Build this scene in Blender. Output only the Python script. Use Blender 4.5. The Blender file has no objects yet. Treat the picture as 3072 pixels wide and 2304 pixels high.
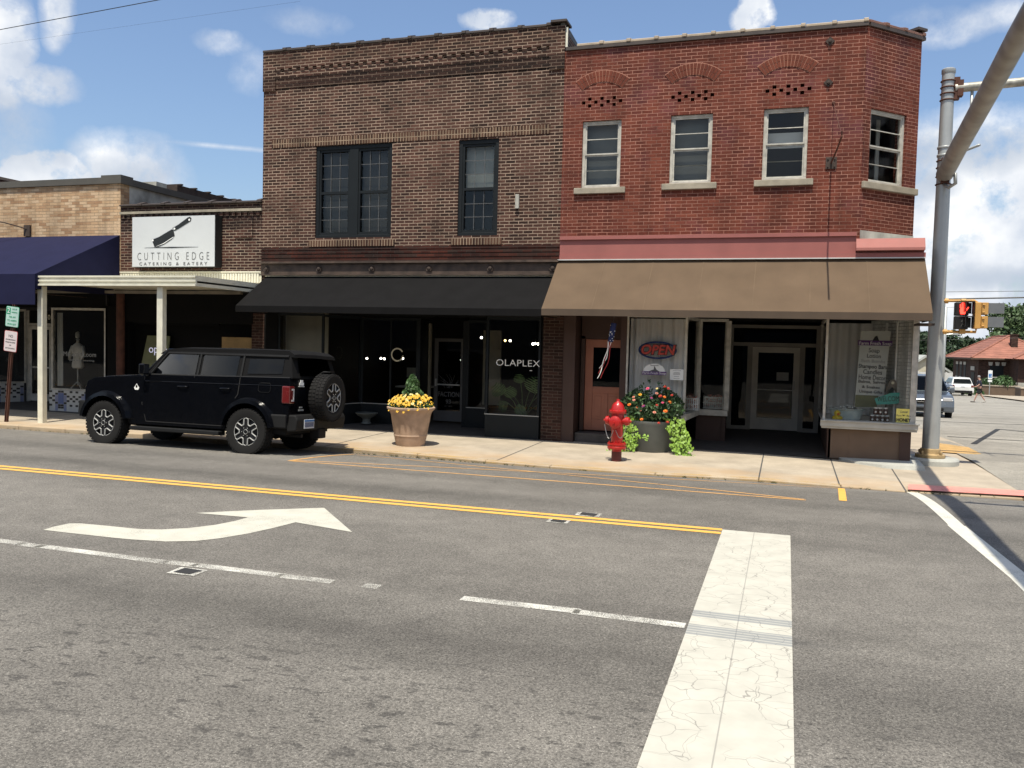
import bpy, bmesh, math, random
from mathutils import Vector, Matrix
R = math.radians
random.seed(7)
sc = bpy.context.scene
COL = sc.collection

# ------------------------------------------------------------------ camera
cam_d = bpy.data.cameras.new("Camera"); cam = bpy.data.objects.new("Camera", cam_d); COL.objects.link(cam)
CM = ((0.95130983, -0.03831885, 0.30584517), (0.30722857, 0.03770851, -0.95088836), (0.02490398, 0.99855382, 0.04764512))
cam.matrix_world = Matrix.Translation((0, 0, 2.0)) @ Matrix(CM).to_4x4()
cam_d.sensor_width = 36; cam_d.lens = 2554.278 / 3072 * 36
cam_d.clip_start = 0.05; cam_d.clip_end = 3000
sc.camera = cam
sc.render.resolution_x = 1024; sc.render.resolution_y = 768

# ------------------------------------------------------------------ light
SUN = Vector((0.02, -0.377, 1.0)).normalized()          # towards the sun
el = math.asin(SUN.z); az = math.atan2(SUN.x, SUN.y)
sd = bpy.data.lights.new("Sun", 'SUN'); sd.energy = 4.0; sd.angle = R(0.53); sd.color = (1.0, 0.935, 0.80)
so = bpy.data.objects.new("Sun", sd); COL.objects.link(so)
so.rotation_euler = (-SUN).to_track_quat('-Z', 'Y').to_euler(); so.location = (0, 0, 40)
sc.view_settings.view_transform = 'Standard'; sc.view_settings.look = 'None'
sc.view_settings.exposure = 0.55; sc.view_settings.gamma = 1.0
w = bpy.data.worlds.new("World"); sc.world = w; w.use_nodes = True
nt = w.node_tree; nt.nodes.clear()
def N(nt, t, **k):
    n = nt.nodes.new(t)
    for a, b in k.items(): setattr(n, a, b)
    return n
def mth(nt, op, a, b=None, c=None, clamp=False):
    n = N(nt, 'ShaderNodeMath', operation=op); n.use_clamp = clamp
    for i, s in enumerate((a, b, c)):
        if s is None: continue
        if isinstance(s, (int, float)): n.inputs[i].default_value = s
        else: nt.links.new(s, n.inputs[i])
    return n.outputs[0]
def mixc(nt, f, a, b, mode='MIX'):
    n = N(nt, 'ShaderNodeMix', data_type='RGBA', blend_type=mode)
    for i, s in ((0, f), (6, a), (7, b)):
        if isinstance(s, (int, float)): n.inputs[i].default_value = s
        elif isinstance(s, tuple): n.inputs[i].default_value = (*s, 1) if len(s) == 3 else s
        else: nt.links.new(s, n.inputs[i])
    return n.outputs[2]
sky = N(nt, 'ShaderNodeTexSky', sky_type='NISHITA'); sky.sun_disc = False
sky.sun_elevation = el; sky.sun_rotation = az; sky.altitude = 0; sky.air_density = 1.15; sky.dust_density = 1.6; sky.ozone_density = 2.0
geo = N(nt, 'ShaderNodeNewGeometry')
vneg = N(nt, 'ShaderNodeVectorMath', operation='SCALE'); nt.links.new(geo.outputs['Incoming'], vneg.inputs[0]); vneg.inputs['Scale'].default_value = -1
D = vneg.outputs[0]
nz = N(nt, 'ShaderNodeTexNoise'); nz.inputs['Scale'].default_value = 7; nz.inputs['Detail'].default_value = 9; nz.inputs['Roughness'].default_value = .6
nt.links.new(D, nz.inputs['Vector'])
sub = N(nt, 'ShaderNodeVectorMath', operation='SUBTRACT'); nt.links.new(nz.outputs['Color'], sub.inputs[0]); sub.inputs[1].default_value = (.5, .5, .5)
scl = N(nt, 'ShaderNodeVectorMath', operation='SCALE'); nt.links.new(sub.outputs[0], scl.inputs[0]); scl.inputs['Scale'].default_value = .062
add = N(nt, 'ShaderNodeVectorMath', operation='ADD'); nt.links.new(D, add.inputs[0]); nt.links.new(scl.outputs[0], add.inputs[1])
DD = add.outputs[0]
CMm = Matrix(CM)
def skydir(px, py):        # compass direction and height of a cloud in the sky, read once from the photograph (2212 px wide scale)
    return (CMm @ Vector(((px * 1.38879 - 1536) / 2554.3, -(py * 1.38879 - 1152) / 2554.3, -1))).normalized()
def dotn(v, c):
    n = N(nt, 'ShaderNodeVectorMath', operation='DOT_PRODUCT'); nt.links.new(v, n.inputs[0]); n.inputs[1].default_value = c
    return n.outputs['Value']
CL = [  # px, py, rx, ry, density, softness
 (-5, 120, 62, 120, .95, .7), (122, 34, 38, 62, .6, .6), (80, 178, 84, 42, .8, .7), (20, 290, 80, 90, .4, .4),
 (108, 392, 82, 56, 2.6, 1.0), (285, 380, 118, 92, .8, .4), (478, 88, 50, 26, .34, .5), (535, 150, 34, 50, .25, .4), (660, 30, 90, 26, .25, .4),
 (1062, 48, 62, 26, .9, .8), (1628, 42, 52, 32, 1.15, 1.0), (2110, 45, 190, 36, .4, .5), (2010, 25, 70, 20, .25, .5),
 (2060, 330, 230, 80, .7, .5), (2120, 420, 200, 110, .95, .6), (2110, 545, 230, 120, 1.5, 1.0), (2180, 480, 70, 60, 1.2, 1.0), (2050, 640, 300, 90, .9, .5), (2120, 700, 300, 60, .8, .5), (460, 440, 40, 14, 1.0, .9), (440, 300, 0, 0, 0, 0)]
mask = None; br = None
for px, py, rx, ry, dn, sf in CL:
    if rx == 0: continue
    c = skydir(px, py); u = Vector((0, 0, 1)).cross(c).normalized() * -1; v = c.cross(u)
    a = rx * 1.38879 / 2554; b = ry * 1.38879 / 2554
    d1 = mth(nt, 'MULTIPLY', dotn(DD, tuple(u)), 1 / a); d2 = mth(nt, 'MULTIPLY', dotn(DD, tuple(v)), 1 / b)
    q = mth(nt, 'SQRT', mth(nt, 'ADD', mth(nt, 'MULTIPLY', d1, d1), mth(nt, 'MULTIPLY', d2, d2)))
    m = mth(nt, 'MULTIPLY', mth(nt, 'SUBTRACT', 1.05, q), dn * (1 + 1.4 * sf), clamp=False)
    front = mth(nt, 'GREATER_THAN', dotn(D, tuple(c)), 0.5)
    m = mth(nt, 'MULTIPLY', mth(nt, 'MINIMUM', mth(nt, 'MAXIMUM', m, 0.0), min(1.0, dn)), front)
    mask = m if mask is None else mth(nt, 'MAXIMUM', mask, m)
# scattered clouds all round the rest of the sky
nz2 = N(nt, 'ShaderNodeTexNoise'); nz2.inputs['Scale'].default_value = 2.6; nz2.inputs['Detail'].default_value = 8; nt.links.new(D, nz2.inputs['Vector'])
back = mth(nt, 'GREATER_THAN', dotn(D, (0.3, -1, 0)), 0.0)
gen = mth(nt, 'MULTIPLY', mth(nt, 'MULTIPLY', mth(nt, 'SUBTRACT', nz2.outputs['Fac'], .43), 5.0, clamp=True), back)
mask = mth(nt, 'MAXIMUM', mask, gen)
# contrail
c1 = skydir(395, 309); c2 = skydir(640, 331); nn = c1.cross(c2).normalized(); mid = (c1 + c2).normalized(); tn = (c2 - c1).normalized()
ct = mth(nt, 'SUBTRACT', 1.0, mth(nt, 'MULTIPLY', mth(nt, 'ABSOLUTE', dotn(D, tuple(nn))), 1 / .0035), clamp=True)
ct = mth(nt, 'MULTIPLY', ct, mth(nt, 'LESS_THAN', mth(nt, 'ABSOLUTE', mth(nt, 'SUBTRACT', dotn(D, tuple(tn)), mid.dot(tn))), .075))
mask = mth(nt, 'MAXIMUM', mask, mth(nt, 'MULTIPLY', ct, .38))
nz3 = N(nt, 'ShaderNodeTexNoise'); nz3.inputs['Scale'].default_value = 11; nz3.inputs['Detail'].default_value = 5; nt.links.new(D, nz3.inputs['Vector'])
nz4 = N(nt, 'ShaderNodeTexNoise'); nz4.inputs['Scale'].default_value = 24; nz4.inputs['Detail'].default_value = 10; nz4.inputs['Roughness'].default_value = .66; nt.links.new(D, nz4.inputs['Vector'])
mask = mth(nt, 'MULTIPLY', mask, mth(nt, 'ADD', mth(nt, 'MULTIPLY', mth(nt, 'SUBTRACT', nz4.outputs['Fac'], .5), 4.6), 1.15), clamp=True)
shade = mth(nt, 'MULTIPLY', mth(nt, 'SUBTRACT', nz3.outputs['Fac'], .40), 4.0, clamp=True)
cc = mixc(nt, shade, (4.6, 5.2, 6.2), (8.9, 8.9, 8.8))
skyc = mixc(nt, .03, mixc(nt, 1.0, sky.outputs[0], (1.0, 1.08, 1.20), 'MULTIPLY'), (6, 6.6, 7.6))
gm = None
for px, py, rx, ry in ((2120, 335, 210, 52), (2010, 400, 70, 40), (2150, 590, 190, 34), (290, 400, 110, 60), (60, 290, 110, 90)):
    c = skydir(px, py); u = Vector((0, 0, 1)).cross(c).normalized() * -1; v = c.cross(u)
    d1 = mth(nt, 'MULTIPLY', dotn(DD, tuple(u)), 2554 / (rx * 1.38879)); d2 = mth(nt, 'MULTIPLY', dotn(DD, tuple(v)), 2554 / (ry * 1.38879))
    q = mth(nt, 'ADD', mth(nt, 'MULTIPLY', d1, d1), mth(nt, 'MULTIPLY', d2, d2)); m = mth(nt, 'SUBTRACT', 1.0, q, clamp=True)
    m = mth(nt, 'MULTIPLY', m, mth(nt, 'GREATER_THAN', dotn(D, tuple(c)), .5)); gm = m if gm is None else mth(nt, 'MAXIMUM', gm, m)
cc = mixc(nt, mth(nt, 'MULTIPLY', gm, .8), cc, (3.9, 4.5, 5.4))
fin = mixc(nt, mask, skyc, cc)
bg = N(nt, 'ShaderNodeBackground'); bg.inputs['Strength'].default_value = .088
nt.links.new(fin, bg.inputs['Color'])
wo = N(nt, 'ShaderNodeOutputWorld'); nt.links.new(bg.outputs[0], wo.inputs['Surface'])

# ------------------------------------------------------------------ materials
MATS = {}
def nm(name):
    m = bpy.data.materials.new(name); m.use_nodes = True
    t = m.node_tree; b = t.nodes['Principled BSDF']
    MATS[name] = m
    return m, t, b
def uvn(t): return N(t, 'ShaderNodeTexCoord').outputs['UV']
def objn(t): return N(t, 'ShaderNodeTexCoord').outputs['Object']
def noise(t, vec, s, det=4, rough=.55, stretch=None):
    if stretch:
        mp = N(t, 'ShaderNodeMapping'); mp.inputs['Scale'].default_value = stretch; t.links.new(vec, mp.inputs['Vector']); vec = mp.outputs[0]
    n = N(t, 'ShaderNodeTexNoise'); n.inputs['Scale'].default_value = s; n.inputs['Detail'].default_value = det; n.inputs['Roughness'].default_value = rough
    t.links.new(vec, n.inputs['Vector']); return n.outputs['Fac']
def ramp(t, f, stops):
    r = N(t, 'ShaderNodeValToRGB'); t.links.new(f, r.inputs[0]); e = r.color_ramp.elements
    while len(e) < len(stops): e.new(.5)
    for i, (p, c) in enumerate(stops):
        e[i].position = p; e[i].color = (*c, 1) if isinstance(c, tuple) else (c, c, c, 1)
    return r.outputs[0]
def bump(t, b, h, st=.4, dist=.01):
    n = N(t, 'ShaderNodeBump'); n.inputs['Strength'].default_value = st; n.inputs['Distance'].default_value = dist
    t.links.new(h, n.inputs['Height']); t.links.new(n.outputs[0], b.inputs['Normal'])
def plain(name, col, rough=.6, metal=0.0, var=.12, vs=3.0, spec=.5, coat=0, bmp=0):
    m, t, b = nm(name)
    o = objn(t); f = noise(t, o, vs, 5)
    k = ramp(t, f, [(.3, 1 - var), (.7, 1 + var * .6)])
    c = mixc(t, 1.0, tuple(col), k, 'MULTIPLY'); t.links.new(c, b.inputs['Base Color'])
    r2 = mth(t, 'ADD', mth(t, 'MULTIPLY', noise(t, o, vs * 4, 3), .16), rough - .08); t.links.new(r2, b.inputs['Roughness'])
    b.inputs['Metallic'].default_value = metal; b.inputs['Specular IOR Level'].default_value = spec
    if coat: b.inputs['Coat Weight'].default_value = coat; b.inputs['Coat Roughness'].default_value = .06
    if bmp: bump(t, b, noise(t, o, 60, 4), bmp, .004)
    return m
def emit(name, col, s):
    m, t, b = nm(name); b.inputs['Base Color'].default_value = (*col, 1); b.inputs['Emission Color'].default_value = (*col, 1); b.inputs['Emission Strength'].default_value = s
    return m
def brick(name, c1, c2, c3, mortar, bw=.213, rh=.0677, ms=.007, sol=False, dirt=.35, dark=None, rough=.85, off=.5, bst=.5, warp=0, msm=.1):
    m, t, b = nm(name); uv = uvn(t)
    mp = N(t, 'ShaderNodeMapping'); t.links.new(uv, mp.inputs['Vector'])
    if sol: mp.inputs['Rotation'].default_value = (0, 0, R(90))
    vec = mp.outputs[0]
    wn = N(t, 'ShaderNodeTexNoise'); wn.inputs['Scale'].default_value = 9; wn.inputs['Detail'].default_value = 2; t.links.new(vec, wn.inputs['Vector'])
    sb = N(t, 'ShaderNodeVectorMath', operation='SUBTRACT'); t.links.new(wn.outputs['Color'], sb.inputs[0]); sb.inputs[1].default_value = (.5, .5, .5)
    s2 = N(t, 'ShaderNodeVectorMath', operation='SCALE'); t.links.new(sb.outputs[0], s2.inputs[0]); s2.inputs['Scale'].default_value = .012 + warp
    ad = N(t, 'ShaderNodeVectorMath', operation='ADD'); t.links.new(vec, ad.inputs[0]); t.links.new(s2.outputs[0], ad.inputs[1])
    bt = N(t, 'ShaderNodeTexBrick'); bt.offset = off; t.links.new(ad.outputs[0], bt.inputs['Vector'])
    bt.inputs['Scale'].default_value = 1; bt.inputs['Mortar Size'].default_value = ms; bt.inputs['Mortar Smooth'].default_value = msm
    bt.inputs['Brick Width'].default_value = bw; bt.inputs['Row Height'].default_value = rh; bt.inputs['Bias'].default_value = 0
    bt.inputs['Color1'].default_value = (0, 0, 0, 1); bt.inputs['Color2'].default_value = (1, 1, 1, 1); bt.inputs['Mortar'].default_value = (.5, .5, .5, 1)
    cr = ramp(t, bt.outputs['Color'], [(0.05, c1), (.5, c2), (.95, c3)])
    big = noise(t, uv, .55, 5); sm = noise(t, uv, 30, 3)
    cr = mixc(t, 1.0, cr, ramp(t, big, [(.3, 1 - dirt), (.65, 1.12)]), 'MULTIPLY')
    cr = mixc(t, 1.0, cr, ramp(t, sm, [(.3, .86), (.7, 1.1)]), 'MULTIPLY')
    cr = mixc(t, 1.0, cr, ramp(t, noise(t, uv, 1.0, 5, .6, (3.2, .35, 1)), [(.34, .72), (.56, 1.04)]), 'MULTIPLY')
    if name == 'red_brick': cr = mixc(t, ramp(t, noise(t, uv, .9, 4), [(.52, 0), (.66, .75)]), cr, mixc(t, 1.0, cr, (.85, 1.0, 1.9), 'MULTIPLY'))
    mo = mixc(t, 1.0, tuple(mortar), ramp(t, noise(t, uv, 1.7, 5), [(.32, .45), (.6, 1.1)]), 'MULTIPLY')
    c = mixc(t, bt.outputs['Fac'], cr, mo)
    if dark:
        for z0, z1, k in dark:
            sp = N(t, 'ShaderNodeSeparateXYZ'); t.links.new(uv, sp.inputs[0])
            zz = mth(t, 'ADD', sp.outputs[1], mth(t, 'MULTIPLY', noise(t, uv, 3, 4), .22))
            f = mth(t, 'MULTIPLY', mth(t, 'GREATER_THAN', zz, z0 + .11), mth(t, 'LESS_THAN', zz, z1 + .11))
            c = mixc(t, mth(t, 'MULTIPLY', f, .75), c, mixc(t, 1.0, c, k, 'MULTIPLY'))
    t.links.new(c, b.inputs['Base Color']); b.inputs['Roughness'].default_value = rough; b.inputs['Specular IOR Level'].default_value = .25
    h = mth(t, 'ADD', mth(t, 'SUBTRACT', 1.0, bt.outputs['Fac']), mth(t, 'MULTIPLY', sm, .35))
    h = mth(t, 'ADD', h, mth(t, 'MULTIPLY', bt.outputs['Color'], .3))
    bump(t, b, h, bst, .008)
    return m
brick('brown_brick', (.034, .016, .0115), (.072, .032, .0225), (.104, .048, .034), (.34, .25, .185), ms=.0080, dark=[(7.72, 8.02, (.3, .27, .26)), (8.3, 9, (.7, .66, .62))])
brick('brown_brick_soldier', (.046, .022, .015), (.092, .045, .028), (.13, .068, .044), (.34, .25, .17), ms=.0085, sol=True, bw=.5, rh=.0677, off=0)
brick('brown_brick_old', (.040, .012, .008), (.085, .023, .014), (.045, .024, .018), (.045, .035, .028), ms=.005, dirt=.6)
brick('pilaster_brick', (.028, .013, .009), (.045, .020, .014), (.06, .028, .02), (.10, .072, .055), ms=.006, dirt=.4)
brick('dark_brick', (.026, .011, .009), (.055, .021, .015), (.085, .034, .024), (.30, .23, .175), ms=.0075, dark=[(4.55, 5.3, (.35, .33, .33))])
brick('red_brick', (.116, .029, .0175), (.148, .0365, .0215), (.180, .050, .030), (.37, .185, .135), ms=.0052, dirt=.34)
brick('tan_brick', (.36, .215, .12), (.52, .35, .205), (.58, .42, .27), (.38, .28, .19), ms=.004, bst=1.0, dirt=.2, bw=.24, rh=.074)
brick('white_brick', (.74, .74, .70), (.80, .80, .76), (.85, .85, .8), (.5, .5, .47), ms=.006)
brick('depot_brick', (.035, .018, .013), (.06, .028, .02), (.08, .04, .03), (.08, .06, .05), ms=.006)
brick('voussoir', (.15, .038, .022), (.175, .046, .027), (.20, .058, .034), (.24, .07, .045), ms=.0005, bw=3, rh=3)
plain('mortar', (.40, .19, .13), .9)

def asphalt(name, base, speck, bands=True):
    m, t, b = nm(name); o = objn(t)
    a1 = noise(t, o, 58, 3, .8); a2 = noise(t, o, 130, 2, .7); big = noise(t, o, .45, 6, .6, (.35, 1, 1)); med = noise(t, o, 3.2, 5, .6)
    c = mixc(t, ramp(t, a1, [(.36, 0), (.62, 1)]), tuple(x * .50 for x in base), tuple(x * 1.32 for x in base))
    c = mixc(t, ramp(t, a2, [(.6, 0), (.72, 1)]), c, speck)
    c = mixc(t, ramp(t, a2, [(.3, .8), (.4, 0)]), c, tuple(x * .3 for x in base))
    c = mixc(t, 1.0, c, ramp(t, big, [(.3, .70), (.7, 1.18)]), 'MULTIPLY')
    c = mixc(t, 1.0, c, ramp(t, med, [(.3, .86), (.7, 1.10)]), 'MULTIPLY')
    if bands:
        sp = N(t, 'ShaderNodeSeparateXYZ'); t.links.new(o, sp.inputs[0])
        y = mth(t, 'ADD', sp.outputs[1], mth(t, 'MULTIPLY', noise(t, o, .6, 4), .5))
        for yc, hw, k in ((5.3, .75, .68), (10.35, .55, .76), (11.75, .4, .80), (6.35, .3, .84), (9.3, .3, .9), (2.6, .7, .80)):   # wheel paths worn into the lanes
            f = mth(t, 'SUBTRACT', 1.0, mth(t, 'MULTIPLY', mth(t, 'ABSOLUTE', mth(t, 'SUBTRACT', y, yc + .25)), 1 / hw), clamp=True)
            c = mixc(t, f, c, mixc(t, 1.0, c, (k, k, k), 'MULTIPLY'))
        sk = mth(t, 'MULTIPLY', mth(t, 'SUBTRACT', 1.0, mth(t, 'MULTIPLY', mth(t, 'ABSOLUTE', mth(t, 'SUBTRACT', sp.outputs[1], 6.07)), 7.0), clamp=True), mth(t, 'SUBTRACT', 1.0, mth(t, 'MULTIPLY', mth(t, 'ABSOLUTE', mth(t, 'ADD', sp.outputs[0], .22)), 1.25), clamp=True))
        c = mixc(t, mth(t, 'MULTIPLY', sk, .8), c, (.045, .044, .044))   # rubber laid down where tyres spun at the stop line
        # oil drops down the middle of the near lane
        bl = noise(t, o, 8.5, 4, .65, (.75, 1.4, 1)); bl2 = noise(t, o, 1.1, 3)
        ob = mth(t, 'SUBTRACT', 1.0, mth(t, 'MULTIPLY', mth(t, 'ABSOLUTE', mth(t, 'SUBTRACT', y, 4.3)), 1 / 1.1), clamp=True)
        v = N(t, 'ShaderNodeTexVoronoi', feature='DISTANCE_TO_EDGE'); v.inputs['Scale'].default_value = .33; wn = N(t, 'ShaderNodeTexNoise'); wn.inputs['Scale'].default_value = 1.6; wn.inputs['Detail'].default_value = 8; t.links.new(o, wn.inputs['Vector'])
        ad = N(t, 'ShaderNodeVectorMath', operation='ADD'); t.links.new(o, ad.inputs[0]); s3 = N(t, 'ShaderNodeVectorMath', operation='SCALE'); s3.inputs['Scale'].default_value = .9; t.links.new(wn.outputs['Color'], s3.inputs[0]); t.links.new(s3.outputs[0], ad.inputs[1]); t.links.new(ad.outputs[0], v.inputs['Vector'])
        cf = mth(t, 'MULTIPLY', mth(t, 'LESS_THAN', v.outputs['Distance'], .0022), ramp(t, noise(t, o, .5, 3), [(.60, 0), (.68, .5)])); c = mixc(t, cf, c, (.035, .032, .03))
        f = mth(t, 'MULTIPLY', ramp(t, mth(t, 'ADD', bl, mth(t, 'MULTIPLY', bl2, .25)), [(.70, 0), (.735, 1)]), mth(t, 'POWER', ob, .6))
        c = mixc(t, mth(t, 'MULTIPLY', f, .62), c, (.03, .028, .026))
    t.links.new(c, b.inputs['Base Color']); b.inputs['Roughness'].default_value = .82; b.inputs['Specular IOR Level'].default_value = .3
    bump(t, b, mth(t, 'ADD', a1, a2), .55, .006)
    return m
asphalt('asphalt', (.174, .161, .141), (.50, .47, .41))
asphalt('side_asphalt', (.31, .288, .245), (.45, .42, .38), False)
def paint(name, col, wear=.5, cracks=False, scale=14, skid=False):
    m, t, b = nm(name); o = objn(t)
    c = mixc(t, 1.0, tuple(col), ramp(t, noise(t, o, 5, 5), [(.3, .88), (.7, 1.04)]), 'MULTIPLY')
    if cracks:
        for s, wd in ((2.0, .0042), (5.5, .0045)):
            v = N(t, 'ShaderNodeTexVoronoi', feature='DISTANCE_TO_EDGE'); v.inputs['Scale'].default_value = s
            wn = N(t, 'ShaderNodeTexNoise'); wn.inputs['Scale'].default_value = 5; t.links.new(o, wn.inputs['Vector'])
            ad = N(t, 'ShaderNodeVectorMath', operation='ADD'); sc_ = N(t, 'ShaderNodeVectorMath', operation='SCALE'); sc_.inputs['Scale'].default_value = .16
            t.links.new(wn.outputs['Color'], sc_.inputs[0]); t.links.new(o, ad.inputs[0]); t.links.new(sc_.outputs[0], ad.inputs[1]); t.links.new(ad.outputs[0], v.inputs['Vector'])
            f = mth(t, 'LESS_THAN', v.outputs['Distance'], wd * s / 2.3)
            gate = ramp(t, noise(t, o, 1.9, 3), [(.40, 0), (.46, 1)])
            c = mixc(t, mth(t, 'MULTIPLY', mth(t, 'MULTIPLY', f, gate), .55), c, (.12, .11, .10))
        if skid:
            sp = N(t, 'ShaderNodeSeparateXYZ'); t.links.new(o, sp.inputs[0])
            lx = mth(t, 'LESS_THAN', mth(t, 'ABSOLUTE', mth(t, 'ADD', sp.outputs[0], .265)), .004)
            c = mixc(t, mth(t, 'MULTIPLY', lx, .6), c, (.2, .19, .17))
            for ya, yb in ((6.38, 6.54), (5.96, 6.19)):
                f = mth(t, 'MULTIPLY', mth(t, 'GREATER_THAN', sp.outputs[1], ya), mth(t, 'LESS_THAN', sp.outputs[1], yb))
                ln = mth(t, 'GREATER_THAN', mth(t, 'FRACT', mth(t, 'MULTIPLY', sp.outputs[1], 19)), .2)
                c = mixc(t, mth(t, 'MULTIPLY', mth(t, 'MULTIPLY', f, ln), .62), c, (.15, .17, .19))
    t.links.new(c, b.inputs['Base Color']); b.inputs['Roughness'].default_value = .7
    if wear:
        h = mth(t, 'ADD', mth(t, 'MULTIPLY', noise(t, o, 110, 3, .8), .62), mth(t, 'MULTIPLY', noise(t, o, 2.2, 6, .7), .38))
        a = ramp(t, h, [(wear * .42 + .17, 0), (wear * .42 + .27, 1)])
        t.links.new(a, b.inputs['Alpha'])
    return m
paint('paint_white', (.60, .58, .50), .40); paint('paint_bar', (.50, .48, .41), .22, True, skid=True); paint('paint_arrow', (.53, .51, .43), .42)
paint('paint_lane', (.66, .64, .57), .66); paint('paint_yellow', (.78, .42, .085), .34); paint('paint_yellow_thin', (.66, .36, .12), .5)
paint('paint_curb', (.62, .42, .16), .74, scale=4); paint('paint_corner', (.55, .34, .12), .5); paint('paint_pink', (.72, .27, .22), .42, scale=4)
def concrete(name, base, stain, st=.5):
    m, t, b = nm(name); o = objn(t)
    c = mixc(t, 1.0, tuple(base), ramp(t, noise(t, o, 1.3, 6, .65), [(.3, .72), (.7, 1.1)]), 'MULTIPLY')
    c = mixc(t, 1.0, c, ramp(t, noise(t, o, 55, 3), [(.3, .9), (.7, 1.06)]), 'MULTIPLY')
    sp = N(t, 'ShaderNodeSeparateXYZ'); t.links.new(o, sp.inputs[0])
    y = mth(t, 'ADD', sp.outputs[1], mth(t, 'MULTIPLY', noise(t, o, .8, 5, .6, (.5, 1, 1)), 2.6))
    f = mth(t, 'MULTIPLY', mth(t, 'SUBTRACT', 16.75, y), 1.6, clamp=True)
    f = mth(t, 'MULTIPLY', mth(t, 'MULTIPLY', f, ramp(t, noise(t, o, 2.2, 5), [(.35, .4), (.6, 1)])), st)
    gum = ramp(t, noise(t, o, 16, 2, .4), [(.72, 0), (.76, 1)]); c = mixc(t, mth(t, 'MULTIPLY', gum, .3), c, (.18, .15, .12))
    c = mixc(t, f, c, stain)
    t.links.new(c, b.inputs['Base Color']); b.inputs['Roughness'].default_value = .85
    bump(t, b, noise(t, o, 80, 4), .3, .004)
    return m
concrete('sidewalk', (.43, .365, .28), (.42, .265, .125)); concrete('concrete_grey', (.42, .42, .38), (.4, .36, .3), 0); concrete('curb', (.46, .39, .29), (.42, .27, .13))
concrete('ground', (.20, .18, .14), (.2, .18, .14), 0)
def glass(name, tint=(.03, .035, .035), refl=1.0, rough=.02, tr=(.75, .8, .78)):
    m, t, b = nm(name); out = t.nodes['Material Output']
    tp = N(t, 'ShaderNodeBsdfTransparent'); tp.inputs[0].default_value = (*tr, 1)
    gl = N(t, 'ShaderNodeBsdfGlossy'); gl.inputs['Roughness'].default_value = rough; gl.inputs[0].default_value = (1, 1, 1, 1)
    fr = N(t, 'ShaderNodeFresnel'); fr.inputs['IOR'].default_value = 1.45
    bp = N(t, 'ShaderNodeBump'); bp.inputs['Strength'].default_value = .02; bp.inputs['Distance'].default_value = .05
    t.links.new(noise(t, objn(t), 1.2, 2), bp.inputs['Height']); t.links.new(bp.outputs[0], gl.inputs['Normal'])
    f = mth(t, 'MULTIPLY', fr.outputs[0], refl, clamp=True)
    mx = N(t, 'ShaderNodeMixShader'); t.links.new(f, mx.inputs[0]); t.links.new(tp.outputs[0], mx.inputs[1]); t.links.new(gl.outputs[0], mx.inputs[2])
    t.links.new(mx.outputs[0], out.inputs['Surface'])
    return m
glass('glass', refl=.7, tr=(.92, .92, .90)); glass('glass_dark', tr=(.30, .33, .32), refl=.6); glass('glass_tint', tr=(.06, .07, .075), refl=.40); glass('glass_up', tr=(.9, .92, .9), refl=.8, rough=.06); glass('glass_soft', tr=(.9, .9, .88), refl=.35, rough=.10)
plain('awning_black', (.0085, .0082, .0085), .95, var=.15, bmp=.3, spec=.12); plain('awning_tan', (.122, .085, .056), .95, var=.14, vs=1.5, bmp=.3, spec=.15); plain('awning_navy', (.013, .014, .043), .9, bmp=.3, spec=.15)
plain('awning_seam', (.130, .092, .061), .95, spec=.15); plain('blind_grey', (.19, .195, .185), .9); plain('awning_tan_valance', (.080, .056, .038), .9); plain('window_black', (.008, .011, .013), .6, spec=.25); plain('black_wall', (.0035, .0035, .0035), .8, spec=.15)
plain('white_metal', (.72, .69, .56), .45, var=.12, vs=5); plain('white_frame', (.50, .48, .42), .6, var=.3, vs=7); plain('bulk_white', (.42, .41, .37), .6, var=.2)
plain('stone_sill', (.34, .30, .23), .85, var=.25, vs=5, bmp=.5); plain('pink_paint', (.32, .108, .094), .75, var=.12, vs=2); plain('pink_light', (.36, .135, .115), .75, var=.1)
plain('iron', (.05, .033, .025), .8, var=.4, vs=9); plain('rust', (.09, .035, .022), .85, var=.4, vs=6); plain('coping_dark', (.06, .045, .038), .6, var=.3); plain('coping_light', (.42, .34, .25), .55, var=.25)
plain('coping_clay', (.20, .10, .07), .6, var=.3); plain('parapet_metal', (.085, .078, .065), .6); plain('beam', (.075, .050, .036), .75, var=.55, vs=5); plain('plaster', (.42, .41, .36), .9, var=.5, vs=2)
plain('wood_brown', (.055, .028, .020), .7); plain('door_salmon', (.36, .14, .085), .6); plain('door_grey', (.36, .33, .28), .6); plain('door_pale', (.66, .62, .54), .6); plain('bulkhead_brown', (.14, .092, .060), .8, var=.15)
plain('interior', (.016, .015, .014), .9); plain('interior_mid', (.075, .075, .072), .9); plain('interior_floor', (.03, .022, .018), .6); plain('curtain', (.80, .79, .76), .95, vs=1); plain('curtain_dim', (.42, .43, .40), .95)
plain('beige_wall', (.28, .26, .20), .9); plain('slate', (.075, .066, .060), .8, var=.3, vs=8); plain('galv', (.40, .41, .40), .42, .35, var=.12, vs=2); plain('base_yellow', (.36, .25, .12), .7, var=.3, vs=8); plain('arm_grey', (.30, .29, .265), .5, .3, var=.3, vs=3); plain('steel_worn', (.42, .40, .34), .5, .3, var=.45, vs=8)
plain('signal_yellow', (.56, .31, .085), .5, var=.15); plain('signal_black', (.012, .012, .013), .45); plain('signal_grey', (.14, .15, .16), .5)
plain('hydrant_red', (.42, .012, .010), .38, var=.12, coat=.25); plain('hydrant_dark', (.09, .012, .010), .5); plain('chain', (.35, .35, .35), .4, .8)
plain('pot_clay', (.41, .29, .205), .85, var=.3, vs=5); plain('pot_rim', (.48, .36, .26), .85); plain('pot_grey', (.115, .125, .115), .7, var=.2); plain('soil', (.03, .02, .015), .95)
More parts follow.
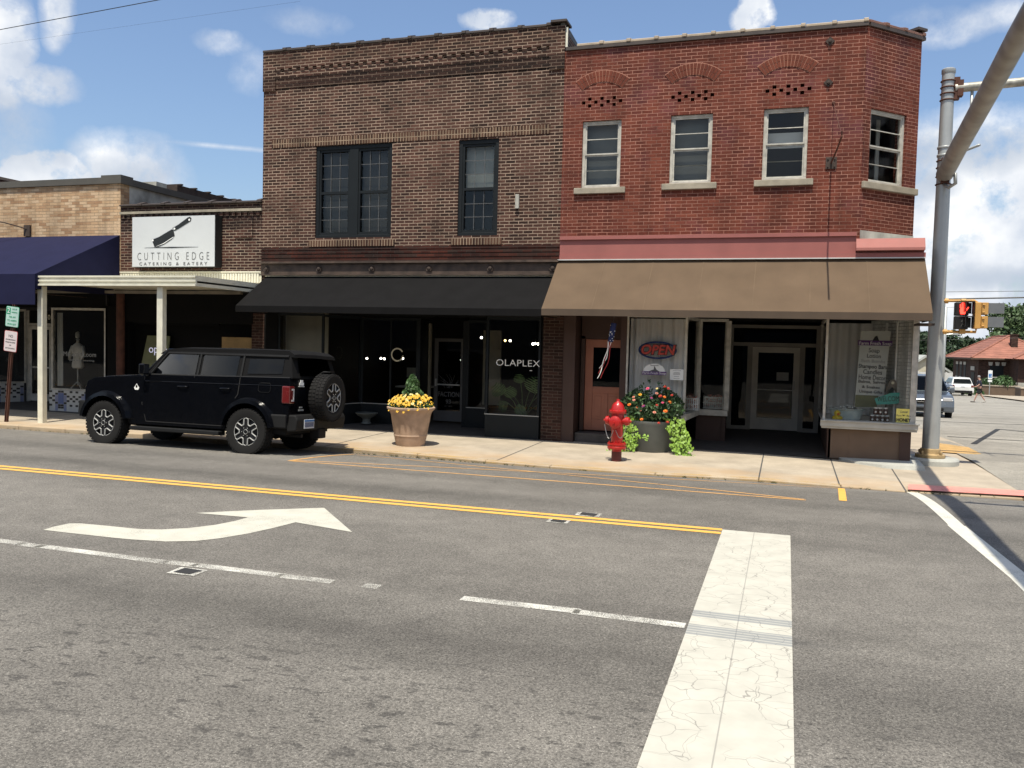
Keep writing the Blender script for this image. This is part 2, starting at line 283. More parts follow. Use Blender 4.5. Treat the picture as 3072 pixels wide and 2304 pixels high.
plain('leaf_dark', (.042, .090, .030), .55, var=.5, vs=9); plain('leaf_mid', (.055, .11, .03), .55, var=.5, vs=9); plain('leaf_lime', (.21, .35, .040), .5, var=.25, vs=9); plain('leaf_tree', (.075, .125, .045), .6, var=.6, vs=.7); plain('leaf_tree_dark', (.034, .066, .026), .6, var=.6, vs=.7)
plain('trunk', (.09, .06, .04), .9); plain('conifer', (.075, .15, .045), .55, var=.5, vs=14); plain('fl_yellow', (.78, .46, .035), .6, var=.3, vs=25); plain('fl_cream', (.80, .72, .35), .6); plain('fl_orange', (.75, .16, .015), .6); plain('fl_pink', (.70, .09, .22), .6); plain('fl_red', (.42, .02, .02), .6); plain('fl_peach', (.70, .30, .22), .6); plain('fl_purple', (.28, .04, .20), .6)
plain('car_black', (.0025, .0028, .0040), .16, var=.1, coat=.22, spec=.22); plain('car_trim', (.008, .008, .008), .7, bmp=.2, spec=.3); plain('soft_top', (.008, .008, .0085), .95, bmp=.5, spec=.15); plain('tyre', (.014, .0135, .013), .9, bmp=.4, spec=.25); plain('rim_black', (.006, .006, .007), .6); plain('rim_silver', (.40, .40, .38), .55, .0)
plain('tail_red', (.12, .008, .008), .25, coat=.8); plain('clear_lens', (.5, .5, .5), .2); plain('plate_white', (.50, .52, .55), .5); plain('plate_blue', (.06, .16, .36), .5); plain('plate_ink', (.05, .06, .12), .6)
plain('car_grey', (.11, .13, .155), .25, .3, coat=.8); plain('car_white', (.72, .72, .70), .3, coat=.8); plain('chrome', (.6, .6, .6), .15, 1.0)
plain('sign_face', (.55, .57, .58), .4, var=.03); plain('sign_white', (.78, .79, .78), .5, var=.04); plain('sign_black', (.012, .014, .014), .5); plain('sign_green', (.02, .30, .15), .5); plain('sign_pink', (.66, .58, .57), .5); plain('sign_mint', (.45, .62, .56), .5); plain('sign_red', (.42, .05, .05), .5); plain('sign_blue', (.03, .16, .42), .5); plain('ink_grey', (.10, .10, .10), .6)
plain('decal_white', (.82, .82, .78), .6, var=.02); plain('decal_dim', (.34, .34, .32), .6); plain('decal_cream', (.75, .70, .52), .6); plain('neon_red', (.75, .085, .055), .4); plain('neon_blue', (.03, .06, .20), .4); plain('violet', (.10, .03, .16), .6); plain('yellow_sign', (.75, .66, .16), .6); plain('teal', (.08, .40, .33), .7)
plain('banner', (.50, .52, .48), .7, var=.05); plain('tile_white', (.50, .50, .47), .35); plain('tile_black', (.012, .012, .014), .3); plain('tile_blue', (.10, .14, .30), .35); plain('tile_pale', (.22, .24, .36), .35)
plain('duck', (.75, .55, .02), .4); plain('jar_brown', (.07, .025, .015), .3); plain('enamel', (.50, .58, .56), .35); plain('soap_ball', (.55, .55, .50), .5); plain('mannequin', (.72, .70, .64), .7); plain('skin', (.45, .26, .19), .6); plain('cloth_navy', (.015, .018, .035), .9); plain('hair_grey', (.30, .29, .28), .9); plain('shoe', (.35, .33, .30), .8); plain('shoe_dark', (.10,.09,.08), .8)
plain('roof_clay', (.30, .125, .085), .8, var=.25, vs=1.2); plain('cream_wall', (.55, .50, .38), .85); plain('flag_blue', (.012, .022, .09), .8); plain('flag_red', (.30, .02, .02), .8); plain('rubber_patch', (.025, .024, .023), .8); plain('fence_white', (.6, .6, .58), .8); plain('osb', (.26, .17, .07), .9, var=.3); plain('green_board', (.16, .17, .09), .9, var=.2); plain('wood_grey', (.20, .18, .15), .9, var=.3)
emit('bulb', (1.0, .93, .8), 9.0); emit('bulb_warm', (1.0, .62, .22), 6.0); emit('hand_red', (1.0, .05, .03), 2.6); emit('neon_white', (.62, .62, .8), .35)
def Mt(n): return MATS[n]

# ------------------------------------------------------------------ mesh helpers
ORG = {}
class MB:
    def __init__(s): s.v = []; s.f = []; s.m = []
    def add(s, vs, fs, mi=0):
        o = len(s.v); s.v += [tuple(v) for v in vs]; s.f += [tuple(i + o for i in f) for f in fs]; s.m += [mi] * len(fs); return s
    def box(s, x0, x1, y0, y1, z0, z1, mi=0):
        if x0 > x1: x0, x1 = x1, x0
        if y0 > y1: y0, y1 = y1, y0
        if z0 > z1: z0, z1 = z1, z0
        return s.add([(x0, y0, z0), (x1, y0, z0), (x1, y1, z0), (x0, y1, z0), (x0, y0, z1), (x1, y0, z1), (x1, y1, z1), (x0, y1, z1)],
                     [(0, 3, 2, 1), (4, 5, 6, 7), (0, 1, 5, 4), (1, 2, 6, 5), (2, 3, 7, 6), (3, 0, 4, 7)], mi)
    def quad(s, *p, mi=0): return s.add(p, [tuple(range(len(p)))], mi)
    def prism(s, poly, ax, a0, a1, mi=0):
        n = len(poly)
        def P(u, v, a): return {'x': (a, u, v), 'y': (u, a, v), 'z': (u, v, a)}[ax]
        vs = [P(u, v, a0) for u, v in poly] + [P(u, v, a1) for u, v in poly]
        fs = [tuple(range(n)), tuple(range(2 * n - 1, n - 1, -1))] + [(i, i + n, (i + 1) % n + n, (i + 1) % n) for i in range(n)]
        return s.add(vs, fs, mi)
    def obox(s, p, q, t0, t1, z0, z1, mi=0):   # wall slab along p->q (xy), offset t0..t1 to the left normal
        d = Vector((q[0] - p[0], q[1] - p[1])).normalized(); n = Vector((-d.y, d.x))
        a = [(p[0] + n.x * t, p[1] + n.y * t) for t in (t0, t1)]; b = [(q[0] + n.x * t, q[1] + n.y * t) for t in (t0, t1)]
        return s.prism([a[0], b[0], b[1], a[1]], 'z', z0, z1, mi)
    def tube(s, pts, r, n=10, mi=0, cap=True, closed=False):
        pts = [Vector(p) for p in pts]; m = len(pts); rs = r if isinstance(r, (list, tuple)) else [r] * m
        vs = []; up = None
        for i, p in enumerate(pts):
            if closed: t = pts[(i + 1) % m] - pts[i - 1]
            else: t = pts[min(i + 1, m - 1)] - pts[max(i - 1, 0)]
            t.normalize()
            if up is None: up = Vector((0, 0, 1)) if abs(t.z) < .9 else Vector((1, 0, 0))
            a = t.cross(up).normalized(); b = a.cross(t).normalized(); up = b
            for k in range(n):
                an = 2 * math.pi * k / n; vs.append(p + (a * math.cos(an) + b * math.sin(an)) * rs[i])
        fs = []
        for i in range(m if closed else m - 1):
            j = (i + 1) % m
            for k in range(n): fs.append((i * n + k, i * n + (k + 1) % n, j * n + (k + 1) % n, j * n + k))
        if cap and not closed: fs += [tuple(range(n - 1, -1, -1)), tuple((m - 1) * n + k for k in range(n))]
        return s.add(vs, fs, mi)
    def lathe(s, prof, c=(0, 0, 0), n=32, ax='z', mi=0, wob=None):
        vs = []; m = len(prof)
        for r, h in prof:
            for k in range(n):
                an = 2 * math.pi * k / n; rr = max(r, 1e-4) * (1 + (wob(an) if wob else 0)); u, v = rr * math.cos(an), rr * math.sin(an)
                vs.append({'z': (c[0] + u, c[1] + v, c[2] + h), 'y': (c[0] + u, c[1] + h, c[2] + v), 'x': (c[0] + h, c[1] + u, c[2] + v)}[ax])
        fs = [(i * n + k, i * n + (k + 1) % n, (i + 1) * n + (k + 1) % n, (i + 1) * n + k) for i in range(m - 1) for k in range(n)]
        fs += [tuple(range(n - 1, -1, -1)), tuple((m - 1) * n + k for k in range(n))]
        return s.add(vs, fs, mi)
    def wall(s, x0, x1, z0, z1, Y, th, holes, mi=0, rmi=None):    # wall facing -y with real openings
        rmi = mi if rmi is None else rmi
        xs = sorted({x0, x1, *[h[0] for h in holes], *[h[1] for h in holes]}); zs = sorted({z0, z1, *[h[2] for h in holes], *[h[3] for h in holes]})
        for i in range(len(xs) - 1):
            for j in range(len(zs) - 1):
                cx, cz = (xs[i] + xs[i + 1]) / 2, (zs[j] + zs[j + 1]) / 2
                if any(h[0] < cx < h[1] and h[2] < cz < h[3] for h in holes): continue
                a, b, c, d = xs[i], xs[i + 1], zs[j], zs[j + 1]
                s.quad((a, Y, c), (b, Y, c), (b, Y, d), (a, Y, d), mi=mi); s.quad((b, Y + th, c), (a, Y + th, c), (a, Y + th, d), (b, Y + th, d), mi=mi)
        for h in holes:
            a, b, c, d = h
            s.quad((a, Y, c), (a, Y, d), (a, Y + th, d), (a, Y + th, c), mi=rmi); s.quad((b, Y, d), (b, Y, c), (b, Y + th, c), (b, Y + th, d), mi=rmi)
            s.quad((a, Y, d), (b, Y, d), (b, Y + th, d), (a, Y + th, d), mi=rmi); s.quad((b, Y, c), (a, Y, c), (a, Y + th, c), (b, Y + th, c), mi=rmi)
        s.quad((x0, Y, z1), (x1, Y, z1), (x1, Y + th, z1), (x0, Y + th, z1), mi=mi); s.quad((x1, Y, z0), (x0, Y, z0), (x0, Y + th, z0), (x1, Y + th, z0), mi=mi)
        s.quad((x0, Y, z0), (x0, Y, z1), (x0, Y + th, z1), (x0, Y + th, z0), mi=mi); s.quad((x1, Y, z1), (x1, Y, z0), (x1, Y + th, z0), (x1, Y + th, z1), mi=mi)
        return s
    def xf(s, M, start=0):
        for i in range(start, len(s.v)): s.v[i] = tuple(M @ Vector(s.v[i]))
        return s
    def build(s, name, mats, parent=None, smooth=False, bevel=0, seg=2, local=False, label=None, auto=False):
        if isinstance(mats, str): mats = [mats]
        me = bpy.data.meshes.new(name); me.from_pydata(s.v, [], s.f); me.validate()
        for m in mats: me.materials.append(MATS[m])
        if len(mats) > 1:
            for p, mi in zip(me.polygons, s.m): p.material_index = mi
        uv = me.uv_layers.new(name='UVMap')
        for p in me.polygons:
            n = p.normal
            if abs(n.z) > .75:
                for li in p.loop_indices: co = me.vertices[me.loops[li].vertex_index].co; uv.data[li].uv = (co.x, co.y)
            else:
                t = Vector((-n.y, n.x, 0)).normalized()
                for li in p.loop_indices: co = me.vertices[me.loops[li].vertex_index].co; uv.data[li].uv = (co.dot(t), co.z)
        if smooth:
            for p in me.polygons: p.use_smooth = True
            if auto: me.set_sharp_from_angle(angle=R(40))
        o = bpy.data.objects.new(name, me); COL.objects.link(o)
        po = ORG.get(parent, Vector((0, 0, 0))) if parent else Vector((0, 0, 0))
        if parent: o.parent = parent
        if local: ORG[o] = po
        else: o.location = -po; ORG[o] = Vector((0, 0, 0))
        if bevel:
            b = o.modifiers.new('Bevel', 'BEVEL'); b.width = bevel; b.segments = seg; b.limit_method = 'ANGLE'; b.angle_limit = R(35)
        if label: o['label'] = label
        return o
def tag(o, label, cat, group=None):
    o['label'] = label; o['category'] = cat
    if group: o['group'] = group
    return o
def struct(o): o['kind'] = 'structure'; return o
def thing(name, label, cat, loc=(0, 0, 0), group=None, rot=None):
    o = bpy.data.objects.new(name, None); COL.objects.link(o); o.location = loc; o.empty_display_size = .2
    if rot: o.rotation_euler = rot
    ORG[o] = Vector(loc); return tag(o, label, cat, group)
def seat(o, loc):                      # put a one-mesh thing's own origin at its base
    loc = Vector(loc); o.data.transform(Matrix.Translation(-loc)); o.location = loc; ORG[o] = loc; return o
def dup(root, loc=None, rot=None, label=None, name=None):
    def cp(o, par):
        c = o.copy(); COL.objects.link(c); c.parent = par; c.matrix_parent_inverse = o.matrix_parent_inverse
        for ch in [k for k in bpy.data.objects if k.parent == o and k is not c]: cp(ch, c)
        return c
    kids = None
    c = cp(root, root.parent)
    if loc is not None: c.location = loc
    if rot is not None: c.rotation_euler = rot
    if label: c['label'] = label
    return c
def text(s, size, mat, parent, loc, name='lettering', rot=(90, 0, 0), ext=.002, off=0.0, al='CENTER', shear=0, sx=1.0, space=1.0, local=False, width=None, label=None):
    cu = bpy.data.curves.new('t', 'FONT'); cu.body = s; cu.size = size; cu.extrude = ext; cu.offset = off; cu.align_x = al; cu.align_y = 'CENTER'; cu.shear = shear; cu.space_character = space; cu.resolution_u = 3
    to = bpy.data.objects.new('t', cu); COL.objects.link(to); dg = bpy.context.evaluated_depsgraph_get()
    me = bpy.data.meshes.new_from_object(to.evaluated_get(dg)); bpy.data.objects.remove(to); bpy.data.curves.remove(cu)
    me.name = name
    if width and len(me.vertices):
        xs = [v.co.x for v in me.vertices]; cw = max(xs) - min(xs); sx = width / cw
    M = Matrix.Translation(loc) @ Matrix.Rotation(R(rot[2]), 4, 'Z') @ Matrix.Rotation(R(rot[1]), 4, 'Y') @ Matrix.Rotation(R(rot[0]), 4, 'X') @ Matrix.Diagonal((sx, 1, 1, 1))
    me.transform(M); me.materials.clear(); me.materials.append(MATS[mat])
    o = bpy.data.objects.new(name, me); COL.objects.link(o)
    if parent:
        o.parent = parent
        if local: ORG[o] = ORG[parent]
        else: o.location = -ORG.get(parent, Vector((0, 0, 0))); ORG[o] = Vector((0, 0, 0))
    if label: o['label'] = label
    return o
def at(x, z, y, D=17.4):   # a point read on the facade plane (y=17.4), carried back to the plane y it really stands on
    k = y / D; return (x * k, y, 2 + (z - 2) * k)

# ================================================================== THE SETTING
def zroad(y):
    if y < 9.7: return 0.0
    if y < 14.4: return -.0016 * (y - 9.7) ** 3
    if y < 19: return -.166 + (y - 14.4) * .01
    return -.12 - .0225 * (min(y, 130) - 19)
def sheet(xs, ys, dz, f=zroad):
    b = MB(); nx = len(xs)
    for y in ys:
        for x in xs: b.v.append((x, y, f(y) + dz))
    for j in range(len(ys) - 1):
        for i in range(nx - 1):
            a = j * nx + i; b.f.append((a, a + 1, a + nx + 1, a + nx)); b.m.append(0)
    return b
yy = [-10, 0, 5, 9.7] + [9.7 + .47 * i for i in range(1, 11)]
struct(sheet([-500, -60, 0, 60, 700], [-400, -6, 9.7, 14.4, 19, 60, 130, 900], -.03).build('ground', 'ground'))
struct(sheet([-90, -40, -20, -10, 0, 3, 10, 60], yy, .004).build('road', 'asphalt', smooth=True))
struct(sheet([3.6, 8, 16, 30], [14.42, 16, 19, 30, 60, 90, 130], .006).build('side_street', 'side_asphalt'))
struct(sheet([16, 30, 60], [60, 70, 84], .10).build('far_sidewalk', 'sidewalk'))
# painted markings, each a worn sheet lying on the road
def mark(name, polys, mat, dz=.008):
    b = MB()
    for p in polys:
        b.add([(x, y, zroad(y) + dz) for x, y in p], [tuple(range(len(p)))])
    o = b.build(name, mat)
    o['kind'] = 'structure'
    me = o.data
    for p in me.polygons:
        if p.normal.z < 0: p.flip()
    return o
def strip(p, q, w, n=1, wq=None):
    p = Vector(p); q = Vector(q); d = (q - p).normalized(); m = Vector((-d.y, d.x)); out = []
    for i in range(n):
        a = p.lerp(q, i / n); b = p.lerp(q, (i + 1) / n)
        out.append([tuple(a - m * w / 2), tuple(b - m * w / 2), tuple(b + m * w / 2), tuple(a + m * w / 2)])
    return out
mark('centre_line', strip((-60, 9.575), (-.605, 9.575), .105, 30), 'paint_yellow'); mark('centre_line', strip((-60, 9.395), (-.605, 9.395), .105, 30), 'paint_yellow')
mark('stop_bar', [[(-.602, 3.0), (.11, 3.0), (.11, 9.585), (-.602, 9.585)]], 'paint_bar')
mark('turn_arrow', [[(-7.055, 6.648), (-7.08, 6.80), (-7.06, 6.98), (-6.95, 7.03), (-6.656, 7.045), (-6.236, 7.057), (-6.028, 7.13), (-5.819, 7.30), (-5.676, 7.537), (-5.61, 7.787), (-5.597, 8.0), (-6.258, 7.955), (-5.732, 8.391), (-5.126, 8.817), (-4.212, 7.818), (-4.6, 7.905), (-4.991, 7.99), (-5.052, 7.635), (-5.128, 7.34), (-5.252, 7.053), (-5.393, 6.86), (-5.634, 6.73), (-5.973, 6.67), (-6.178, 6.655), (-6.762, 6.646)]], 'paint_arrow')
for p, q in (((-12, 6.14), (-6.75, 6.14)), ((-6.58, 6.13), (-5.1, 6.11)), ((-4.85, 6.14), (-3.95, 6.14)), ((-4.0, 6.13), (-3.48, 6.14)), ((-3.2, 6.15), (-3.06, 6.15)), ((-6.8, 6.12), (-6.5, 6.12)), ((-5.15, 6.12), (-4.8, 6.13)), ((-2.34, 6.13), (-1.4, 6.16)), ((-1.45, 6.14), (-.62, 6.13))):
    mark('lane_line', strip(p, q, .115), 'paint_lane')
mark('crosswalk_line', strip((1.935, 14.45), (1.96, 11.0), .17, 10) + [[(1.985, 8.6), (2.17, 8.6), (2.06, 11.0), (1.86, 11.0)], [(2.02, 3.0), (2.2, 3.0), (2.17, 8.6), (1.985, 8.6)]], 'paint_white')
mark('parking_line', strip((-7.73, 12.12), (.32, 12.10), .06, 6), 'paint_yellow_thin'); mark('parking_line', strip((-7.71, 12.17), (-7.58, 14.1), .07, 5), 'paint_yellow_thin')
mark('parking_line', strip((-7.68, 12.2), (.85, 14.15), .055, 8), 'paint_yellow_thin'); mark('parking_line', strip((-7.45, 13.95), (.30, 12.16), .055, 8), 'paint_yellow_thin')
mark('parking_line', strip((.80, 12.32), (.89, 14.2), .10, 6), 'paint_yellow')
mark('crosswalk_line', [[(1.88, 14.47), (6, 14.85), (6, 15.35), (1.95, 15.02)]], 'paint_pink', .045)
# square cuts in the asphalt round old survey marks
for x, y, s in ((-4.74, 5.93, .13), (-2.38, 9.24, .12), (-2.15, 9.76, .14)):
    mark('pavement_patch', [[(x - s, y - s * .8), (x + s, y - s * .7), (x + s, y + s * .8), (x - s * 1.1, y + s * .7)]], 'paint_lane', .011)
    mark('pavement_patch', [[(x - s * .7, y - s * .5), (x + s * .6, y - s * .55), (x + s * .75, y + s * .5), (x - s * .7, y + s * .6)]], 'rubber_patch', .014)
for p, q in (((4.5, 23.6), (6.6, 31)), ((6.6, 31), (9.5, 27)), ((4.3, 26), (12, 25)), ((7, 20), (14, 22)), ((4.4, 34), (15, 36))):
    mark('tar_seam', strip(p, q, .14, 6), 'rubber_patch', .012)

# sidewalk with its curb following the street
curb = [(-60, 14.42), (-30, 14.42), (-16, 14.42), (-8.3, 14.45), (-6.4, 14.3), (-5, 14.1), (-3.8, 14.03), (-2, 14.06), (-.36, 14.38), (.9, 14.42), (1.9, 14.46), (3.5, 14.6), (5.0, 14.9)]
def ztop(x): return -.075 if x < -6 else (-.075 - (x + 6) * .004 if x < -1 else (-.095 - (x + 1) * .02 if x < 1.9 else -.153))
def zwall(x): return -.045 if x < .3 else (-.045 - (x - .3) * .05 if x < 2.3 else -.14)
b = MB(); xs = [c[0] for c in curb]
YB = 17.55
for x, y in curb:
    for k in range(7):
        t = k / 6; b.v.append((x, y + .13 + (YB - y - .13) * t, ztop(x) * (1 - t) + zwall(x) * t))
for i in range(len(curb) - 1):
    for k in range(6): b.f.append((i * 7 + k, (i + 1) * 7 + k, (i + 1) * 7 + k + 1, i * 7 + k + 1)); b.m.append(0)
# the corner bulge, running back along the side street
cz = -.14
b.quad((2.2, YB, cz), (5.0, YB, cz), (4.75, 18.8, cz), (2.2, 18.8, cz)); b.quad((2.2, 18.8, cz), (4.75, 18.8, cz), (4.35, 19.35, cz - .01), (2.2, 20, cz - .02))
b.quad((2.2, 20, cz - .02), (4.35, 19.35, cz - .01), (4.1, 20.4, cz - .03), (4.15, 23.3, -.2), (4.05, 26, -.26), (2.2, 26, -.26)); b.quad((2.2, 26, -.26), (4.05, 26, -.26), (4.0, 120, -2.3), (2.2, 120, -2.3))
sw = struct(b.build('sidewalk', 'sidewalk', smooth=False))
b = MB()
for i in range(len(curb) - 1):
    (x0, y0), (x1, y1) = curb[i], curb[i + 1]
    n = max(1, int((x1 - x0) / 1.2))
    for k in range(n):
        a = k / n; c = (k + 1) / n; g = .004
        xa, xb = x0 + (x1 - x0) * a + g, x0 + (x1 - x0) * c - g; ya, yb = y0 + (y1 - y0) * a, y0 + (y1 - y0) * c
        za, zb = ztop(xa) + .002, ztop(xb) + .002
        b.add([(xa, ya, -.3), (xb, yb, -.3), (xb, yb + .15, -.3), (xa, ya + .15, -.3), (xa, ya, za), (xb, yb, zb), (xb, yb + .15, zb), (xa, ya + .15, za)],
              [(0, 3, 2, 1), (4, 5, 6, 7), (0, 1, 5, 4), (1, 2, 6, 5), (2, 3, 7, 6), (3, 0, 4, 7)])
struct(b.build('curb', 'curb', bevel=.018))
b = MB()
for i in range(3, 9):
    (x0, y0), (x1, y1) = curb[i], curb[i + 1]
    b.quad((x0, y0 - .004, ztop(x0) - .035), (x1, y1 - .004, ztop(x1) - .035), (x1, y1 - .004, ztop(x1) - .012), (x0, y0 - .004, ztop(x0) - .012))
    b.quad((x0, y0 + .02, ztop(x0) + .006), (x1, y1 + .02, ztop(x1) + .006), (x1, y1 + .15, ztop(x1) + .006), (x0, y0 + .15, ztop(x0) + .006))
struct(b.build('curb_paint', 'paint_curb'))
b = MB(); b.quad((3.2, 20.6, -.145), (4.12, 20.55, -.150), (4.16, 22.4, -.180), (3.6, 23.2, -.19)); struct(b.build('curb_paint', 'paint_corner'))
for xj in (-19.5, -17, -14.2, -11.3, -8.42, -4.82, -.36, .88, 1.85):     # expansion joints
    b = MB(); y0 = 14.4 if xj < -6 or xj > -1 else 14.15
    xe = xj + (.08 if xj == 1.85 else 0)
    pts = [(xj + (xe - xj) * t, y0 + .05 + (17.5 - y0) * t) for t in (0, .5, 1)]
    def zz(x, y): t = (y - y0) / (YB - y0); return ztop(x) * (1 - t) + zwall(x) * t
    for (xa, ya), (xb, yb) in zip(pts, pts[1:]):
        b.quad((xa - .011, ya, zz(xa, ya) + .003), (xa + .011, ya, zz(xa, ya) + .003), (xb + .011, yb, zz(xb, yb) + .003), (xb - .011, yb, zz(xb, yb) + .003))
    struct(b.build('sidewalk_joint', 'interior_mid'))
b = MB(); rw = random.Random(12)
for (xa, xb, n_) in ((-8.0, -4.5, 60), (-21, -13, 50), (1.0, 3.2, 18), (-4.5, 0, 22)):
    for i in range(n_):
        x = rw.uniform(xa, xb); j = max(k for k in range(len(curb) - 1) if curb[k][0] <= x); (xc, yc_), (xd, yd_) = curb[j], curb[j + 1]; y = yc_ + (yd_ - yc_) * (x - xc) / (xd - xc) - .012; z = zroad(y)
        for k in range(rw.randint(3, 9)):
            a_ = rw.uniform(0, 6.28); l_ = rw.uniform(.015, .05); w0 = .004
            b.quad((x - w0, y, z), (x + w0, y, z), (x + math.cos(a_) * l_ + w0 * .3, y - abs(math.sin(a_)) * l_ * .6, z + l_ * .9), (x + math.cos(a_) * l_ - w0 * .3, y - abs(math.sin(a_)) * l_ * .6, z + l_ * .9))
gw = b.build('gutter_weeds', 'leaf_mid'); gw['kind'] = 'stuff'; tag(gw, 'tiny weeds growing along the foot of the worn kerb', 'weeds')
# worn concrete wedge under the corner window
b = MB()
T = [(.86, 17.6, -.02), (2.44, 17.6, .0), (2.46, 17.02, -.045), (1.75, 17.0, -.06), (1.3, 17.2, -.055)]; Bm = [(.86, 17.6, -.3), (2.5, 17.6, -.3), (2.52, 16.93, -.3), (1.75, 16.88, -.3), (1.3, 17.12, -.3)]
b.add(T + Bm, [(4, 3, 2, 1, 0), (0, 1, 6, 5), (1, 2, 7, 6), (2, 3, 8, 7), (3, 4, 9, 8), (4, 0, 5, 9)])
struct(b.build('concrete_step', 'concrete_grey', bevel=.012))
# the shop row across the street, seen only as what the windows mirror
b = MB()
for i, (x0, x1, h) in enumerate(((-60, -34, 7), (-34, -21, 8.5), (-21, -9, 6.5), (-9, 4, 8), (4, 20, 7), (36, 60, 7.5))): b.box(x0, x1, -16, -12, -.1, h)
struct(b.build('opposite_shop_row', 'interior_mid'))

# ================================================================== BROWN BRICK BUILDING
F = 17.4
BL, BR = -11.87, -4.62
bb = thing('brown_brick_building', 'two storey brown brick building with black awning and corbelled brick cornice', 'building', (-8.25, F, 0))
H1 = [(-10.46, -8.53, 4.31, 6.40), (-6.94, -6.02, 4.31, 6.37)]
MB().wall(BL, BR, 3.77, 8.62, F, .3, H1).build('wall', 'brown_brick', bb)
m = MB(); m.box(BL, BL + .3, F + .3, 32, -.5, 8.5).box(BR - .27, BR - .003, F + .3, 32, -.5, 8.5).box(BL, BR, 31.7, 32, -.5, 8.5); m.build('party_wall', 'brown_brick', bb)
MB().box(BL + .3, BR - .3, F + .3, 31.7, 8.0, 8.2).build('roof', 'coping_dark', bb)
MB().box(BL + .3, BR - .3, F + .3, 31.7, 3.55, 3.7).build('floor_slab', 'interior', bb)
m = MB()   # corbelled cornice
m.box(BL, BL + .33, F - .04, F - .001, 7.72, 8.60).box(BR - .33, BR, F - .04, F - .001, 7.72, 8.60)
m.box(BL + .33, BR - .33, F - .035, F - .001, 8.27, 8.60).box(BL + .33, BR - .33, F - .048, F - .001, 8.21, 8.27)
m.box(BL + .33, BR - .33, F - .032, F - .001, 7.995, 8.13).box(BL + .33, BR - .33, F - .020, F - .001, 7.86, 7.995).box(BL + .33, BR - .33, F - .014, F - .001, 7.77, 7.86)
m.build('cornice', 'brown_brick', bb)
m = MB(); x = BL + .36; i = 0
while x < BR - .42:
    m.box(x, x + .105, F - .045, F - .001, 8.133, 8.207); x += .213
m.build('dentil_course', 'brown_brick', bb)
MB().box(BL + .24, BR - .27, F - .012, F - .001, 6.41, 6.60).build('soldier_course', 'brown_brick_soldier', bb)
m = MB().box(-10.60, -8.43, F - .035, F - .001, 4.11, 4.25).box(-7.07, -5.90, F - .035, F - .001, 4.11, 4.25); m.build('sill_course', 'brown_brick_soldier', bb)
m = MB().box(BL, BR, F - .02, F - .001, 3.775, 4.10)
for z in (3.86, 3.95, 4.04): m.box(BL, BR, F - .03, F - .021, z, z + .03)
m.build('lower_brick_band', 'brown_brick_old', bb, label='sooty dark red brick band above the black awning')
bm = MB().box(BL, BR, F - .03, F + .3, 3.45, 3.768)
bm.box(BL, BR, F - .10, F - .031, 3.725, 3.768).box(BL, BR, F - .12, F - .031, 3.45, 3.475)
bmo = bm.build('steel_beam', 'beam', bb, label='rusty riveted steel beam with round rosettes')
for x in (-11.72, -10.32, -8.97, -7.57, -6.14, -4.75):
    r_ = MB().lathe([(.075, -.045), (.07, -.06), (.05, -.05), (.035, -.075), (0, -.085)], (x, F, 3.6), 14, 'y').build('rosette', 'iron', bmo)
cp = MB(); nseg = 11; w_ = (BR - .3 - BL) / nseg
for i in range(nseg):
    x0 = BL + i * w_
    c = MB().prism([(-.06, 0), (.34, 0), (.34, .05), (.14, .12), (-.06, .05)], 'x', x0, x0 + w_ - .004).prism([(-.075, .01), (.355, .01), (.355, .07), (.14, .15), (-.075, .07)], 'x', x0 + w_ - .10, x0 + w_ - .006)
    c.xf(Matrix.Translation((0, F, 8.605))); c.build('coping_tile', 'coping_dark', bb, bevel=.008)
m = MB().prism([(F - .02, 8.66), (F + .5, 8.66), (F + 3, 8.50), (F + 3, 8.1), (F - .0, 8.1)], 'x', BR - .10, BR - .02); m.build('parapet_end', 'parapet_metal', bb, label='dark metal clad end of the brown parapet')
MB().box(BR - .30, BR + .04, F - .10, F + .35, 8.665, 8.71).build('parapet_cap', 'coping_dark', bb)
MB().box(BR + .01, BR + .055, F - .02, F + .0, 8.16, 8.60).box(BR - .2, BR + .055, F - .02, F, 8.56, 8.60).build('flashing', 'white_metal', bb)
m = MB().box(-5.61, -5.53, F - .06, F - .001, 4.86, 5.16); m.build('meter_box', 'plaster', bb, bevel=.006)
